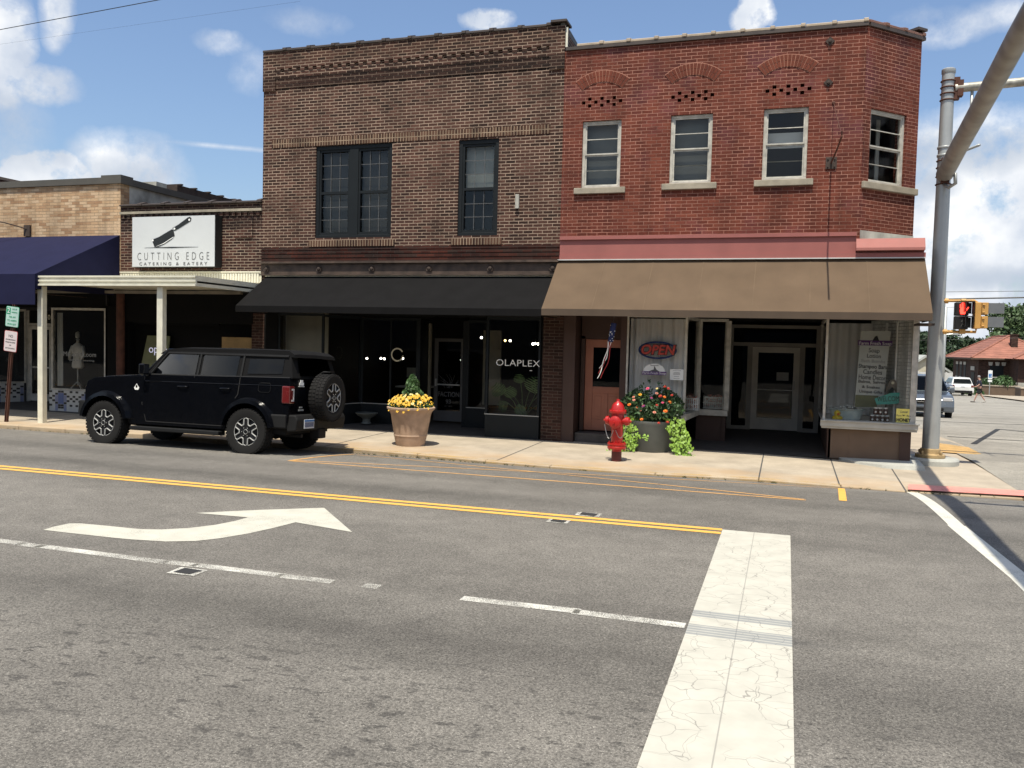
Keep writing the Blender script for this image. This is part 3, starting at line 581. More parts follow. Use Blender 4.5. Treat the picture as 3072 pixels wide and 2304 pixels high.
def muntin_window(par, x0, x1, z0, z1, halves):
    fr = MB(); y0, y1 = F + .03, F + .14
    fr.box(x0, x1, y0, y1, z0, z0 + .07).box(x0, x1, y0, y1, z1 - .09, z1).box(x0, x0 + .08, y0, y1, z0 + .07, z1 - .09).box(x1 - .08, x1, y0, y1, z0 + .07, z1 - .09)
    if halves == 2: mx = (x0 + x1) / 2; fr.box(mx - .11, mx + .11, y0, y1, z0 + .07, z1 - .09)
    wf = fr.build('window', 'window_black', par, bevel=.006)
    spans = [(x0 + .08, x1 - .08)] if halves == 1 else [(x0 + .08, mx - .11), (mx + .11, x1 - .08)]
    for k, (a, b) in enumerate(spans):
        sa = MB(); zm = (z0 + z1) / 2 - .02
        sa.box(a, a + .045, y0 + .02, y1 - .03, z0 + .07, z1 - .09).box(b - .045, b, y0 + .02, y1 - .03, z0 + .07, z1 - .09)
        sa.box(a + .045, b - .045, y0 + .02, y1 - .03, zm - .03, zm + .03).box(a + .045, b - .045, y0 + .02, y1 - .03, z0 + .07, z0 + .13).box(a + .045, b - .045, y0 + .02, y1 - .03, z1 - .14, z1 - .09)
        sa.build('sash', 'window_black', wf)
        g = MB(); cols = 3
        for za, zb in ((z0 + .13, zm - .03), (zm + .03, z1 - .14)):
            for c in range(1, cols): xx = a + .045 + (b - a - .09) * c / cols; g.box(xx - .006, xx + .006, y0 + .052, y0 + .06, za, zb)
            for r in range(1, 3): zz_ = za + (zb - za) * r / 3; g.box(a + .045, b - .045, y0 + .051, y0 + .061, zz_ - .006, zz_ + .006)
        g.build('muntins', 'ink_grey', wf)
        MB().quad((a, y0 + .07, z0 + .07), (b, y0 + .07, z0 + .07), (b, y0 + .07, z1 - .09), (a, y0 + .07, z1 - .09)).build('pane', 'glass_up', wf)
        # blind behind
        zb0 = zm if (halves == 1) else (z0 + .1)
        MB().box(a, b, F + .26, F + .27, zb0, z1).build('blind', 'curtain_dim' if halves == 1 else 'interior_mid', wf)
muntin_window(bb, -10.46, -8.53, 4.31, 6.40, 2); muntin_window(bb, -6.94, -6.02, 4.31, 6.37, 1)
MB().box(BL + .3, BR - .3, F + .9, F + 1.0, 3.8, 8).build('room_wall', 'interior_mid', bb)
def awning(par, x0, x1, ztop_, zb, zv, yp, mat, vmat, seams=0, name='awning', label=None):
    a = MB(); t = .012
    NX, NY = 84, 8; rs = random.Random(int(abs(x0) * 10)); wr = [rs.uniform(-1, 1) for _ in range(NX + 1)]
    for side in (0, 1):
        o0 = len(a.v)
        for j in range(NY + 1):
            for i in range(NX + 1):
                u, w_ = i / NX, j / NY; sag = .020 * abs(math.sin(math.pi * u * (seams + 1 if seams else 6))) * math.sin(math.pi * w_) + .004 * wr[i] * math.sin(math.pi * w_)
                a.v.append((x0 + (x1 - x0) * u, F - .005 + (yp - F + .005) * w_, ztop_ + (zb - ztop_) * w_ - sag - side * t))
        for j in range(NY):
            for i in range(NX):
                q = o0 + j * (NX + 1) + i; f_ = (q + NX + 1, q + NX + 2, q + 1, q); a.f.append(f_ if not side else f_[::-1]); a.m.append(0)
    a.prism([(F - .006, ztop_ - .02), (yp + .002, zb - .02), (yp + .002, zv), (F - .006, zv)], 'x', x0 + .002, x0 + .010).prism([(F - .006, ztop_ - .02), (yp + .002, zb - .02), (yp + .002, zv), (F - .006, zv)], 'x', x1 - .010, x1 - .002)
    d = Vector((yp - F, zb - ztop_)).normalized(); n = Vector((d.y, -d.x))
    for i in range(1, seams + 1):
        x = x0 + (x1 - x0) * i / (seams + 1)
        pass
    o = a.build(name, mat, par, label=label)
    for i in range(1, seams + 1):
        x = x0 + (x1 - x0) * i / (seams + 1)
        MB().add([(x - .010, F - .01, ztop_ + .004), (x + .010, F - .01, ztop_ + .004), (x + .010, yp, zb + .004), (x - .010, yp, zb + .004)], [(3, 2, 1, 0)]).build('seam', 'awning_seam', o)
    MB().box(x0, x1, yp - .004, yp + .008, zv, zb).build('valance', vmat, o)
    fm = MB().tube([(x0 + .03, F - .03, zv + .03), (x0 + .03, yp + .03, zv + .03), (x1 - .03, yp + .03, zv + .03), (x1 - .03, F - .03, zv + .03)], .014, 6)
    for i in range(0, 6):
        x = x0 + .03 + (x1 - x0 - .06) * i / 5; fm.tube([(x, F - .03, ztop_ - .05), (x, yp + .03, zb - .03)], .012, 6)
    fm.build('frame', 'iron', o)
    return o
awning(bb, -11.72, -4.642, 3.44, 2.69, 2.55, 16.2, 'awning_black', 'awning_black', 0, label='flat black fabric awning')
MB().box(-11.75, -4.68, F - .05, F - .006, 3.425, 3.449).build('flashing', 'white_metal', bb)
# ---- ground floor of the salon
def pilaster(par, x0, x1, mat='dark_brick', z1=3.45, y=F): return MB().box(x0, x1, y, y + .4, -.4, z1).build('brick_pilaster', mat, par)
pilaster(bb, -12.13, -11.78, 'pilaster_brick'); pilaster(bb, -4.93, -4.49, 'pilaster_brick')
MB().box(-11.78, -4.93, F + .02, F + .3, 2.62, 3.45).build('sign_board', 'black_wall', bb)
MB().quad((-11.8, F, -.04), (-4.9, F, -.04), (-4.9, 24, .05), (-11.8, 24, .05)).build('shop_floor', 'slate', bb)
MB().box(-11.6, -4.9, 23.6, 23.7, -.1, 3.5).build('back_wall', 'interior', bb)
P = [(-11.40, F), (-10.20, F), (-9.86, 18.62), (-8.32, 18.66), (-8.44, 19.5), (-8.36, 19.5), (-7.44, 19.5), (-7.20, 18.86), (-6.70, 18.88), (-6.20, F), (-4.98, F)]
def front(par, p, q, z0, z1, frame='window_black', gl='glass', bulk='window_black', zb=-.3, sill='decal_dim', t=.05, mull=0):
    fr = MB(); fr.obox(p, q, 0, t, z0 - .035, z0).obox(p, q, 0, t, z1, z1 + .06)
    d = Vector((q[0] - p[0], q[1] - p[1])); L = d.length; d.normalize()
    def pt(s): return (p[0] + d.x * s, p[1] + d.y * s)
    for s in [0, L - .045] + [L * (i + 1) / (mull + 1) - .02 for i in range(mull)]: fr.obox(pt(s), pt(s + .045), .001, t + .001, z0, z1)
    w = fr.build('shop_window', frame, par)
    MB().obox(p, q, -.012, t + .004, z0 - .012, z0 + .006).build('sill', sill, w)
    n = Vector((-d.y, d.x)) * (t / 2)
    MB().quad((p[0] + n.x, p[1] + n.y, z0), (q[0] + n.x, q[1] + n.y, z0), (q[0] + n.x, q[1] + n.y, z1), (p[0] + n.x, p[1] + n.y, z1)).build('pane', gl, w)
    if bulk: MB().obox(p, q, .002, .10, zb, z0 - .036).build('bulkhead', bulk, w)
    return w
front(bb, P[0], P[1], .46, 2.52); front(bb, P[1], P[2], .46, 2.50); w3 = front(bb, P[2], P[3], .46, 2.48, mull=1)
MB().obox(P[3], P[4], 0, .1, -.1, 2.5).obox(P[7], (-7.45, 19.5), 0, .1, -.1, 2.5).build('door_return', 'window_black', bb)
MB().box(-8.47, -8.37, 19.38, 19.47, .0, 2.44).build('pale_jamb', 'beige_wall', bb)
front(bb, P[7], P[8], .46, 2.46, zb=-.1); front(bb, P[8], P[9], .46, 2.46)
wo_ = front(bb, P[9], P[10], .46, 2.50, zb=-.3, t=.07)
MB().box(-11.78, -11.40, F - .01, F + .2, -.3, 2.62).build('corner_panel', 'black_wall', bb)
MB().box(-11.39, -10.25, F + .30, F + .32, .46, 2.6).build('interior_partition', 'beige_wall', bb, label='plain beige panel behind the left salon window')
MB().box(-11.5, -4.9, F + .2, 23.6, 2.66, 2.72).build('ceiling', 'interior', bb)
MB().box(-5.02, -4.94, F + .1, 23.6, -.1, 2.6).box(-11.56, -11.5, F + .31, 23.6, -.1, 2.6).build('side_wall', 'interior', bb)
d = MB().box(-8.30, -8.20, 19.48, 19.53, .04, 2.08).box(-7.60, -7.48, 19.48, 19.53, .04, 2.08).box(-8.20, -7.60, 19.48, 19.53, 2.0, 2.08).box(-8.20, -7.60, 19.48, 19.53, .04, .30)
dr = d.build('door', 'ink_grey', bb)
MB().box(-8.2, -7.6, 19.50, 19.51, .3, 2.0).build('pane', 'glass_dark', dr)
MB().box(-8.2, -7.6, 19.42, 19.46, .93, .96).box(-8.25, -8.21, 19.42, 19.47, .9, 1.08).build('push_bar', 'galv', dr)
text('FACTION', .17, 'ink_grey', dr, (-7.90, 19.475, .70), width=.56, off=.004); text('93', .15, 'ink_grey', dr, (-7.90, 19.475, .52), off=.004); text('EST 2020', .055, 'ink_grey', dr, (-7.90, 19.475, .41))
sp = MB(); rr = random.Random(3)
for i in range(16):
    a = rr.uniform(20, 160); l = rr.uniform(.15, .42); cx = -7.9 + rr.uniform(-.12, .1)
    sp.tube([(cx, 19.478, .86), (cx + math.cos(R(a)) * l * .5, 19.478, .86 + math.sin(R(a)) * l * .6), (cx + math.cos(R(a + 15)) * l, 19.478, .86 + math.sin(R(a)) * l)], .004, 4)
sp.build('flower_drawing', 'ink_grey', dr)
MB().box(-8.36, -7.44, 19.48, 19.55, 2.10, 2.6).build('transom', 'black_wall', bb)
MB().box(-7.0, -6.55, 19.42, 19.50, .5, 2.3).build('room_divider', 'beige_wall', bb)
text('OLAPLEX', .20, 'decal_white', wo_, (-5.48, F - .006, 1.575), width=.98, off=-.0015, space=1.05)
MB().box(-5.21, -5.15, F - .008, F - .004, 1.425, 1.435).build('lettering', 'decal_white', wo_)
ring = MB()
for a0, a1 in ((28, 298), (-62, 0),):
    pts = [(-8.89 + .165 * math.cos(R(a)), 18.60, 1.66 + .165 * math.sin(R(a))) for a in range(a0, a1 + 1, 8)]
    n = len(pts)
    for i in range(n - 1):
        p, q = pts[i], pts[i + 1]; c = (-8.89, 18.60, 1.66)
        k = .80; ring.quad(p, q, tuple(c[j] + (q[j] - c[j]) * k for j in range(3)), tuple(c[j] + (p[j] - c[j]) * k for j in range(3)))
ring.build('round_emblem', 'decal_cream', w3)

# ================================================================== RED BRICK CORNER BUILDING
rb = thing('red_brick_corner_building', 'red painted brick corner shop building with tan awning and cut off corner', 'building', (-1.2, F, 0))
RL, RC = BR, 1.20
S0 = (1.2, 17.4); S1 = (2.27, 18.47)
holes = [(-4.20, -3.39, 5.25, 6.62), (-2.39, -1.57, 5.28, 6.64), (-.60, .22, 5.29, 6.66)]
vent = []
for cx in (-3.81, -1.98, -.17):
    for c in range(7):
        for dz in ((0,) if c % 2 == 0 else (.069, -.069)):
            x = cx + (c - 3) * .128; vent.append((x - .036, x + .036, 7.0 + dz - .034, 7.0 + dz + .034))
wl = MB().wall(RL, RC, 3.80, 8.08, F, .25, holes + vent).build('wall', 'red_brick', rb)
MB().box(RL + .1, RC - .3, F + .252, F + .27, 6.8, 7.2).build('vent_backing', 'interior', rb)
dch = Vector((S1[0] - S0[0], S1[1] - S0[1])).normalized(); Lc = (Vector(S1) - Vector(S0)).length
rot45 = Matrix.Translation((S0[0], S0[1], 0)) @ Matrix.Rotation(R(45), 4, 'Z')
chole = (.19, 1.18, 5.22, 6.60)
cw = MB().wall(0, Lc, 3.80, 8.08, 0, .25, [chole]); cw.xf(rot45); cw.build('corner_wall', 'red_brick', rb)
MB().box(S1[0] - .07, S1[0], S1[1], 32, -.3, 8.0).build('side_wall', 'red_brick', rb); MB().box(RL + .01, S1[0] - .08, 31.7, 32, -.3, 8.0).build('rear_wall', 'red_brick', rb)
MB().prism([(RL + .05, F + .255), (1.09, F + .255), (2.195, 18.72), (2.195, 31.7), (RL + .05, 31.7)], 'z', 7.75, 7.85).build('roof', 'coping_dark', rb)
MB().prism([(RL + .05, F + .255), (1.09, F + .255), (2.195, 18.72), (2.195, 31.7), (RL + .05, 31.7)], 'z', 3.5, 3.6).build('floor_slab', 'interior', rb)
MB().box(RL + .05, 1.0, F + 1.5, F + 1.6, 3.8, 7.8).build('room_wall', 'interior_mid', rb)
def sash_window(par, M, x0, x1, z0, z1, curtains=True, white='white_frame'):
    f = MB(); y0, y1 = .05, .15
    f.box(x0, x1, y0, y1, z0, z0 + .05).box(x0, x1, y0, y1, z1 - .05, z1).box(x0, x0 + .055, y0, y1, z0 + .05, z1 - .05).box(x1 - .055, x1, y0, y1, z0 + .05, z1 - .05); f.xf(M)
    w = f.build('window', white, par, bevel=.005)
    zm = (z0 + z1) / 2 - .0; a, b = x0 + .055, x1 - .055
    for k, (za, zb, yo) in enumerate(((zm - .0, z1 - .05, .0), (z0 + .05, zm + .0, .025))):
        s = MB(); t = .028; ys = y0 + .015 + yo
        s.box(a, a + t, ys, ys + .03, za, zb).box(b - t, b, ys, ys + .03, za, zb).box(a + t, b - t, ys, ys + .03, zb - t, zb).box(a + t, b - t, ys, ys + .03, za, za + t).box(a + t, b - t, ys + .005, ys + .025, (za + zb) / 2 - .008, (za + zb) / 2 + .008)
        s.xf(M); s.build('sash', white, w)
    g = MB().quad((a, y0 + .045, z0 + .05), (b, y0 + .045, z0 + .05), (b, y0 + .045, z1 - .05), (a, y0 + .045, z1 - .05)); g.xf(M); g.build('pane', 'glass_up', w)
    return w
MF = Matrix.Translation((0, F, 0))
ws = [sash_window(rb, MF, *h) for h in holes]; wc = sash_window(rb, rot45, *chole)
for k_ in bpy.data.objects:
    if k_.parent == wc and k_.name.startswith('pane'): k_.data.materials[0] = MATS['glass_soft']
for i, (z0, z1, mt) in enumerate(((5.25, 6.6, 'blind_grey'), (5.25, 6.6, 'blind_grey'), (5.95, 6.25, 'curtain'))):
    h = holes[i]; MB().box(h[0] - .1, h[1] + .1, F + .285, F + .295, z0, z1).build('blind', mt, ws[i])
m = MB()
for x in (.35, .62, .95): m.box(x, x + .1, .5, .52, 5.2, 6.6)
m.xf(rot45); m.build('blind', 'curtain_dim', wc)
for (x0, x1, z) in ((-4.34, -3.27, 5.25), (-2.53, -1.45, 5.28), (-.74, .35, 5.29)):
    MB().box(x0, x1, F - .06, F + .10, z - .125, z - .002).build('window_sill', 'stone_sill', rb, bevel=.01)
m = MB().box(.02, Lc + .02, -.06, .10, 5.09, 5.215); m.xf(rot45); m.build('window_sill', 'stone_sill', rb, bevel=.01)
for cx, zt in ((-3.81, 7.63), (-1.98, 7.64), (-.2, 7.67)):      # blind segmental arches
    a = MB(); half = .56; rise = .20; Rr = (half ** 2 + rise ** 2) / (2 * rise); cz_ = zt - Rr
    ang = math.asin(half / Rr); nb = 16
    for row in range(2):
        r0 = Rr - .225 + row * .113; r1 = r0 + .104
        for k in range(nb):
            t0 = -ang + 2 * ang * (k + .08) / nb; t1 = -ang + 2 * ang * (k + .90) / nb; pr = F - .010 - .004 * ((k * 7 + row * 3) % 3)
            pts = [(cx + r0 * math.sin(t0), cz_ + r0 * math.cos(t0)), (cx + r0 * math.sin(t1), cz_ + r0 * math.cos(t1)), (cx + r1 * math.sin(t1), cz_ + r1 * math.cos(t1)), (cx + r1 * math.sin(t0), cz_ + r1 * math.cos(t0))]
            a.prism(pts, 'y', pr, F - .0005)
    am = MB(); K = 24
    for k in range(K):
        t0 = -ang + 2 * ang * k / K; t1 = -ang + 2 * ang * (k + 1) / K; ra, rb2 = Rr - .235, Rr + .005
        am.prism([(cx + ra * math.sin(t0), cz_ + ra * math.cos(t0)), (cx + ra * math.sin(t1), cz_ + ra * math.cos(t1)), (cx + rb2 * math.sin(t1), cz_ + rb2 * math.cos(t1)), (cx + rb2 * math.sin(t0), cz_ + rb2 * math.cos(t0))], 'y', F - .006, F - .0005)
    ao = a.build('brick_arch', 'voussoir', rb); am.build('arch_mortar', 'mortar', ao)
for i in range(10):
    w_ = (1.22 - (RL + .26)) / 10; x0 = RL + .26 + i * w_
    c = MB().prism([(-.05, 0), (.3, 0), (.3, .05), (.12, .10), (-.05, .05)], 'x', x0, x0 + w_ - .004).prism([(-.065, .01), (.31, .01), (.31, .07), (.12, .125), (-.065, .07)], 'x', x0 + w_ - .09, x0 + w_ - .006)
    c.xf(Matrix.Translation((0, F, 8.145))); c.build('coping_tile', 'coping_light', rb, bevel=.008)
for i in range(3):
    w_ = (Lc + .02) / 3; x0 = .02 + i * w_
    c = MB().prism([(-.05, 0), (.3, 0), (.3, .05), (.12, .10), (-.05, .05)], 'x', x0, x0 + w_ - .004).prism([(-.065, .01), (.31, .01), (.31, .07), (.12, .125), (-.065, .07)], 'x', x0 + w_ - .09, x0 + w_ - .006)
    c.xf(rot45 @ Matrix.Translation((0, 0, 8.145))); c.build('coping_tile', 'coping_clay', rb, bevel=.008)
m = MB().box(RL + .03, RC + .02, F - .05, F + .26, 8.081, 8.143); m.build('eave_board', 'coping_dark', rb)
m = MB().box(.03, Lc + .05, -.05, .26, 8.081, 8.143).box(Lc - .2, Lc + .06, -.07, .3, 8.25, 8.30); m.xf(rot45); m.build('eave_board', 'coping_dark', rb)
for x, z in ((.55, 7.85), (.55, 7.08)):
    m = MB().prism([(x, z - .085), (x + .085, z), (x, z + .085), (x - .085, z)], 'y', F - .02, F - .001).lathe([(.03, 0), (.03, -.035), (0, -.04)], (x, F - .02, z), 8, 'y'); m.build('anchor_plate', 'iron', rb)
m = MB().box(.56, .76, F - .02, F - .001, 5.46, 5.68)
for dx in (-.06, .06):
    for dz in (-.07, .07): m.lathe([(.014, 0), (.014, -.015), (0, -.02)], (.66 + dx, F - .02, 5.57 + dz), 6, 'y')
bk = m.build('sign_bracket', 'iron', rb)
MB().tube([(.66, F - .02, 5.57), (.71, F - 1.0, 5.60), (.74, F - 1.94, 5.62)], .016, 8).tube([(.74, F - 1.90, 5.62), (.735, F - 1.94, 5.70)], .012, 6).build('rod', 'rust', bk)
MB().tube([(.74, F - 1.9, 5.65), (.70, F - .9, 6.16), (.66, F - .01, 6.70)], .006, 5).lathe([(.03, 0), (.03, -.02), (0, -.03)], (.66, F, 6.70), 8, 'y').build('wire', 'rust', bk)
m = MB().box(RL + .02, 1.16, F - .06, F - .002, 3.80, 4.18).box(RL + .02, 1.16, F - .10, F - .002, 4.18, 4.25).box(RL + .02, 2.36, F - .085, F - .002, 3.775, 3.86)
m.build('fascia', 'pink_paint', rb, label='salmon pink painted fascia above the tan awning')
m = MB().prism([(F - .06, 4.13), (F - .16, 3.95), (F - .16, 3.90), (F - .02, 3.90), (F - .02, 4.13)], 'x', 1.16, 2.34).box(1.16, 2.34, F - .02, F + .08, 3.865, 4.12); m.build('fascia', 'pink_light', rb, label='brighter salmon fascia over the corner')
MB().prism([(1.0, F + .001), (2.36, F + .001), (2.36, 18.6), (2.1, 18.6)], 'z', 3.60, 3.76).prism([(1.16, F + .085), (2.34, F + .085), (2.34, 18.5)], 'z', 3.98, 4.10).build('corner_ledge', 'plaster', rb)
m = MB().box(.03, Lc, -.012, -.002, 4.10, 4.30); m.xf(rot45); m.build('bare_plaster', 'plaster', rb)
awning(rb, -4.64, 2.36, 3.76, 2.70, 2.57, 16.2, 'awning_tan', 'awning_tan_valance', 6, label='wide tan fabric awning')
MB().box(-4.64, 2.36, F - .10, F - .004, 3.756, 3.775).build('flashing', 'fence_white', rb)
MB().box(RL + .15, 2.27, F + .03, F + .3, 2.75, 3.8).build('sign_board', 'wood_brown', rb)
MB().box(2.2, 2.46, 16.6, 17.2, 2.50, 2.54).build('awning_bracket', 'iron', rb)
# ---- ground floor
MB().box(-4.49, -4.23, F + .02, F + .6, -.3, 2.75).build('wood_jamb', 'wood_brown', rb)
MB().box(-4.22, -3.26, F + .12, 18.4, -.3, .15).build('door_step', 'slate', rb, bevel=.015)
MB().box(-4.49, -3.1, 18.3, 18.4, -.3, 2.75).build('entry_wall', 'wood_brown', rb)
MB().box(-4.20, -4.12, 17.85, 18.0, .17, 2.2).box(-3.2, -3.12, 17.85, 18.0, .17, 2.2).box(-4.20, -3.12, 17.85, 18.0, 2.14, 2.7).build('door_frame', 'wood_brown', rb)
d = MB(); yd = 17.93
x0, x1, z0, z1 = -4.12, -3.20, .18, 2.13
d.box(x0, x0 + .17, yd, yd + .04, z0, z1).box(x1 - .17, x1, yd, yd + .04, z0, z1).box(x0 + .17, x1 - .17, yd, yd + .04, 1.96, z1).box(x0 + .17, x1 - .17, yd, yd + .04, .98, 1.12).box(x0 + .17, x1 - .17, yd, yd + .04, z0, .42)
d.box(x0 + .41, x0 + .51, yd, yd + .04, .42, .98).box(x0 + .17, x1 - .17, yd + .015, yd + .035, .42, .98).box(x0 + .22, x0 + .37, yd + .006, yd + .016, .48, .92).box(x0 + .56, x0 + .70, yd + .006, yd + .016, .48, .92)
sdr = d.build('door', 'door_salmon', rb, bevel=.005, label='salmon painted half glass door')
MB().box(x0 + .17, x1 - .17, yd + .015, yd + .02, 1.12, 1.96).build('pane', 'glass_dark', sdr)
MB().lathe([(.0, -.06), (.03, -.05), (.03, -.02), (.012, 0)], (x1 - .06, yd, 1.08), 10, 'y').build('handle', 'iron', sdr)
MB().box(-3.27, -3.14, F, F + .9, -.3, 2.75).build('wood_jamb', 'wood_brown', rb)
# left display box with curtains
lw = front(rb, (-3.15, F), (-1.92, F), .66, 2.60, 'white_frame', 'glass', None, sill='white_frame', t=.05)
MB().box(-3.16, -1.88, F - .09, F - .013, .52, .64).box(-3.16, -1.86, F - .06, F - .0, .64, .665).build('window_ledge', 'white_frame', lw, bevel=.006)
MB().box(-3.14, -2.0, F + .12, F + .2, -.2, .6).build('bulkhead', 'wood_brown', rb)
MB().prism([(-3.14, F + .05), (-1.93, F + .05), (-1.82, 19.05), (-3.14, 19.05)], 'z', .56, .62).build('display_floor', 'interior_mid', rb)
front(rb, (-1.92, F + .05), (-1.82, 19.0), .66, 2.58, 'white_frame', 'glass', None, sill='white_frame'); MB().obox((-1.90, F), (-1.80, 19.0), -.03, .0, .54, .655).build('window_ledge', 'white_frame', rb)
front(rb, (-1.82, 19.0), (-1.22, 19.0), .66, 2.58, 'white_frame', 'glass', None, sill='white_frame'); MB().box(-1.82, -1.18, 18.93, 19.0, .54, .655).build('window_ledge', 'white_frame', rb)
MB().box(-1.26, -1.16, 18.98, 19.1, .66, 2.6).obox((-1.2, 19.1), (-1.34, 21.68), 0, .1, .66, 2.6).build('window_post', 'white_frame', rb)
MB().obox((-1.24, 19.02), (-1.36, 21.68), 0, .06, -.1, .54).box(-1.85, -1.22, 19.05, 19.1, -.1, .54).build('bulkhead', 'wood_brown', rb)
def drape(x0, x1, y, z0, z1, amp=.035, f=24, n=90, ph=0):
    m = MB(); vs = []
    for k in range(n + 1):
        x = x0 + (x1 - x0) * k / n; yy_ = y + amp * math.sin(f * x + ph) + amp * .5 * math.sin(f * 2.3 * x + 1)
        vs += [(x, yy_, z0), (x, y + (yy_ - y) * .5, z1)]
    return m.add(vs, [(2 * k, 2 * k + 2, 2 * k + 3, 2 * k + 1) for k in range(n)])
drape(-3.12, -2.0, F + .30, .64, 2.58).build('curtain', 'curtain', lw, smooth=True)
MB().quad((-3.14, F, -.04), (2.27, F, -.05), (2.27, 24.5, .07), (-3.14, 24.5, .07)).build('shop_floor', 'slate', rb)
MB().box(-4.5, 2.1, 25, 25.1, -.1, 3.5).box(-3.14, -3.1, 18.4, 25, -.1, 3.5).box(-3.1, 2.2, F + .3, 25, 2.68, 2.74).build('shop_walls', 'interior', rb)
# entrance at the back of the recess
yd = 21.7; fr = MB()
for a, c in ((-1.36, -1.26), (-.92, -.80), (.30, .42), (.66, .78)): fr.box(a, c, yd - .04, yd + .06, .03, 2.08)
fr.box(-1.36, .78, yd - .04, yd + .06, 2.08, 2.17).box(-1.36, .78, yd - .04, yd + .06, 2.52, 2.60).box(-1.36, -1.26, yd - .04, yd + .06, 2.17, 2.52).box(.66, .78, yd - .04, yd + .06, 2.17, 2.52).box(-1.26, -.92, yd - .04, yd + .06, .03, .12).box(.42, .66, yd - .04, yd + .06, .03, .12)
ef = fr.build('entrance_frame', 'door_grey', rb)
MB().quad((-1.26, yd, .12), (-.92, yd, .12), (-.92, yd, 2.08), (-1.26, yd, 2.08)).quad((.42, yd, .12), (.66, yd, .12), (.66, yd, 2.08), (.42, yd, 2.08)).quad((-1.26, yd, 2.17), (.66, yd, 2.17), (.66, yd, 2.52), (-1.26, yd, 2.52)).build('pane', 'glass_dark', ef)
d = MB().box(-.80, -.66, yd - .03, yd + .02, .05, 2.07).box(.16, .30, yd - .03, yd + .02, .05, 2.07).box(-.66, .16, yd - .03, yd + .02, 1.93, 2.07).box(-.66, .16, yd - .03, yd + .02, .05, .34)
ed = d.build('door', 'door_pale', rb, bevel=.004, label='pale metal framed glass shop door')
MB().quad((-.66, yd, .34), (.16, yd, .34), (.16, yd, 1.93), (-.66, yd, 1.93)).build('pane', 'glass_dark', ed)
MB().box(-.66, .16, yd - .05, yd - .032, 1.02, 1.035).tube([(.19, yd - .03, 1.05), (.19, yd - .09, 1.05), (.19, yd - .09, 1.25), (.19, yd - .03, 1.25)], .012, 6).build('handle', 'galv', ed)
MB().box(-.22, .06, yd - .036, yd - .032, 1.26, 1.46).build('paper_notice', 'decal_dim', ed)
# right display box
rw = front(rb, (.70, F), (2.27, F), .69, 2.62, 'white_frame', 'glass', None, sill='white_frame', t=.05)
MB().box(.66, 2.37, F - .10, F - .013, .57, .665).box(.66, 2.39, F - .13, F - .0, .665, .69).box(.68, 2.36, F - .07, F - .013, .53, .57).build('window_ledge', 'bulk_white', rw, bevel=.006)
front(rb, (.72, 20.6), (.70, F + .06), .69, 2.6, 'white_frame', 'glass', None, sill='white_frame')
MB().box(2.22, 2.30, F - .02, F + .06, .69, 2.75).box(2.24, 2.34, F + .06, F + .14, .6, 2.75).build('window_post', 'white_frame', rw)
MB().box(.82, 2.08, F + .05, F + .13, -.2, .545).box(1.18, 1.20, F + .045, F + .05, -.2, .53).build('bulkhead', 'bulkhead_brown', rb); MB().box(2.08, 2.27, F + .02, F + .3, -.2, .545).build('bulkhead_post', 'wood_brown', rb)
MB().box(.80, .86, F + .05, 20.6, -.2, .55).box(.86, 2.2, 19.3, 19.36, -.2, .55).build('bulkhead', 'wood_brown', rb)
MB().box(.72, 2.25, F + .05, 20.6, .60, .66).build('display_floor', 'curtain', rb)
MB().obox((1.70, 19.4), (2.20, F + .10), -.04, 0, .66, 2.66).box(2.20, 2.262, F + .10, 18.46, .5, 2.7).build('white_brick_wall', 'white_brick', rb)
MB().box(.75, 2.14, 22.5, 22.55, .66, 2.66).build('display_back', 'curtain_dim', rb)
MB().tube([(2.02, 18.0, .66), (2.02, 18.0, 2.6)], .02, 8).tube([(1.88, 18.5, .66), (1.88, 18.5, 2.6)], .03, 8).build('pipe', 'decal_white', rb)
drape(.78, 1.75, 19.3, .68, 2.60, .06, 13, 90, 1).build('curtain', 'curtain', rw, smooth=True)

# ================================================================== DARK BRICK CATERING SHOP
cs = thing('dark_brick_shop', 'low dark brown brick shop with white flat metal canopy and black front', 'building', (-13.9, F, 0))
CL_, CR = -15.98, BL
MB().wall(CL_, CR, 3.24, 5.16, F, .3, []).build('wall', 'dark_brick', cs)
MB().box(CL_, CR, F - .05, F - .001, 4.97, 5.03).build('ledge', 'stone_sill', cs)
m = MB(); x = CL_ + .05
while x < CR - .1: m.box(x, x + .09, F - .03, F - .001, 4.87, 4.965); x += .17
m.box(CR - .75, CR - .25, F - .03, F - .001, 4.35, 4.8); m.build('dentil_course', 'dark_brick', cs)
for i in range(6):
    w_ = (CR - CL_) / 6; x0 = CL_ + i * w_
    c = MB().prism([(-.06, 0), (.3, 0), (.3, .04), (.12, .08), (-.06, .04)], 'x', x0, x0 + w_ - .004).prism([(-.07, .0), (.31, .0), (.31, .06), (.12, .12), (-.07, .06)], 'x', x0 + w_ - .12, x0 + w_ - .006)
    c.xf(Matrix.Translation((0, F, 5.165))); c.build('coping_tile', 'coping_dark', cs, bevel=.008)
MB().box(CL_ + .02, CR - .02, F + .3, 30, 4.4, 4.5).build('roof', 'coping_dark', cs)
cb = MB()
x = CL_ + .02
while x < CR - .07: cb.box(x, x + .055, F - .035, F - .012, 3.28, 3.5); x += .075
cb.box(CL_ + .01, CR, F - .012, F - .001, 3.27, 3.52).box(CL_ + .01, CR, F - .045, F - .001, 3.52, 3.55); cb.build('wall_flashing', 'white_metal', cs)
ca = MB(); xl, xr = -16.16, -11.80
ca.prism([(xl, 15.0), (xr, 15.0), (xr, F - .05), (xl, F - .05)], 'z', 3.10, 3.14)
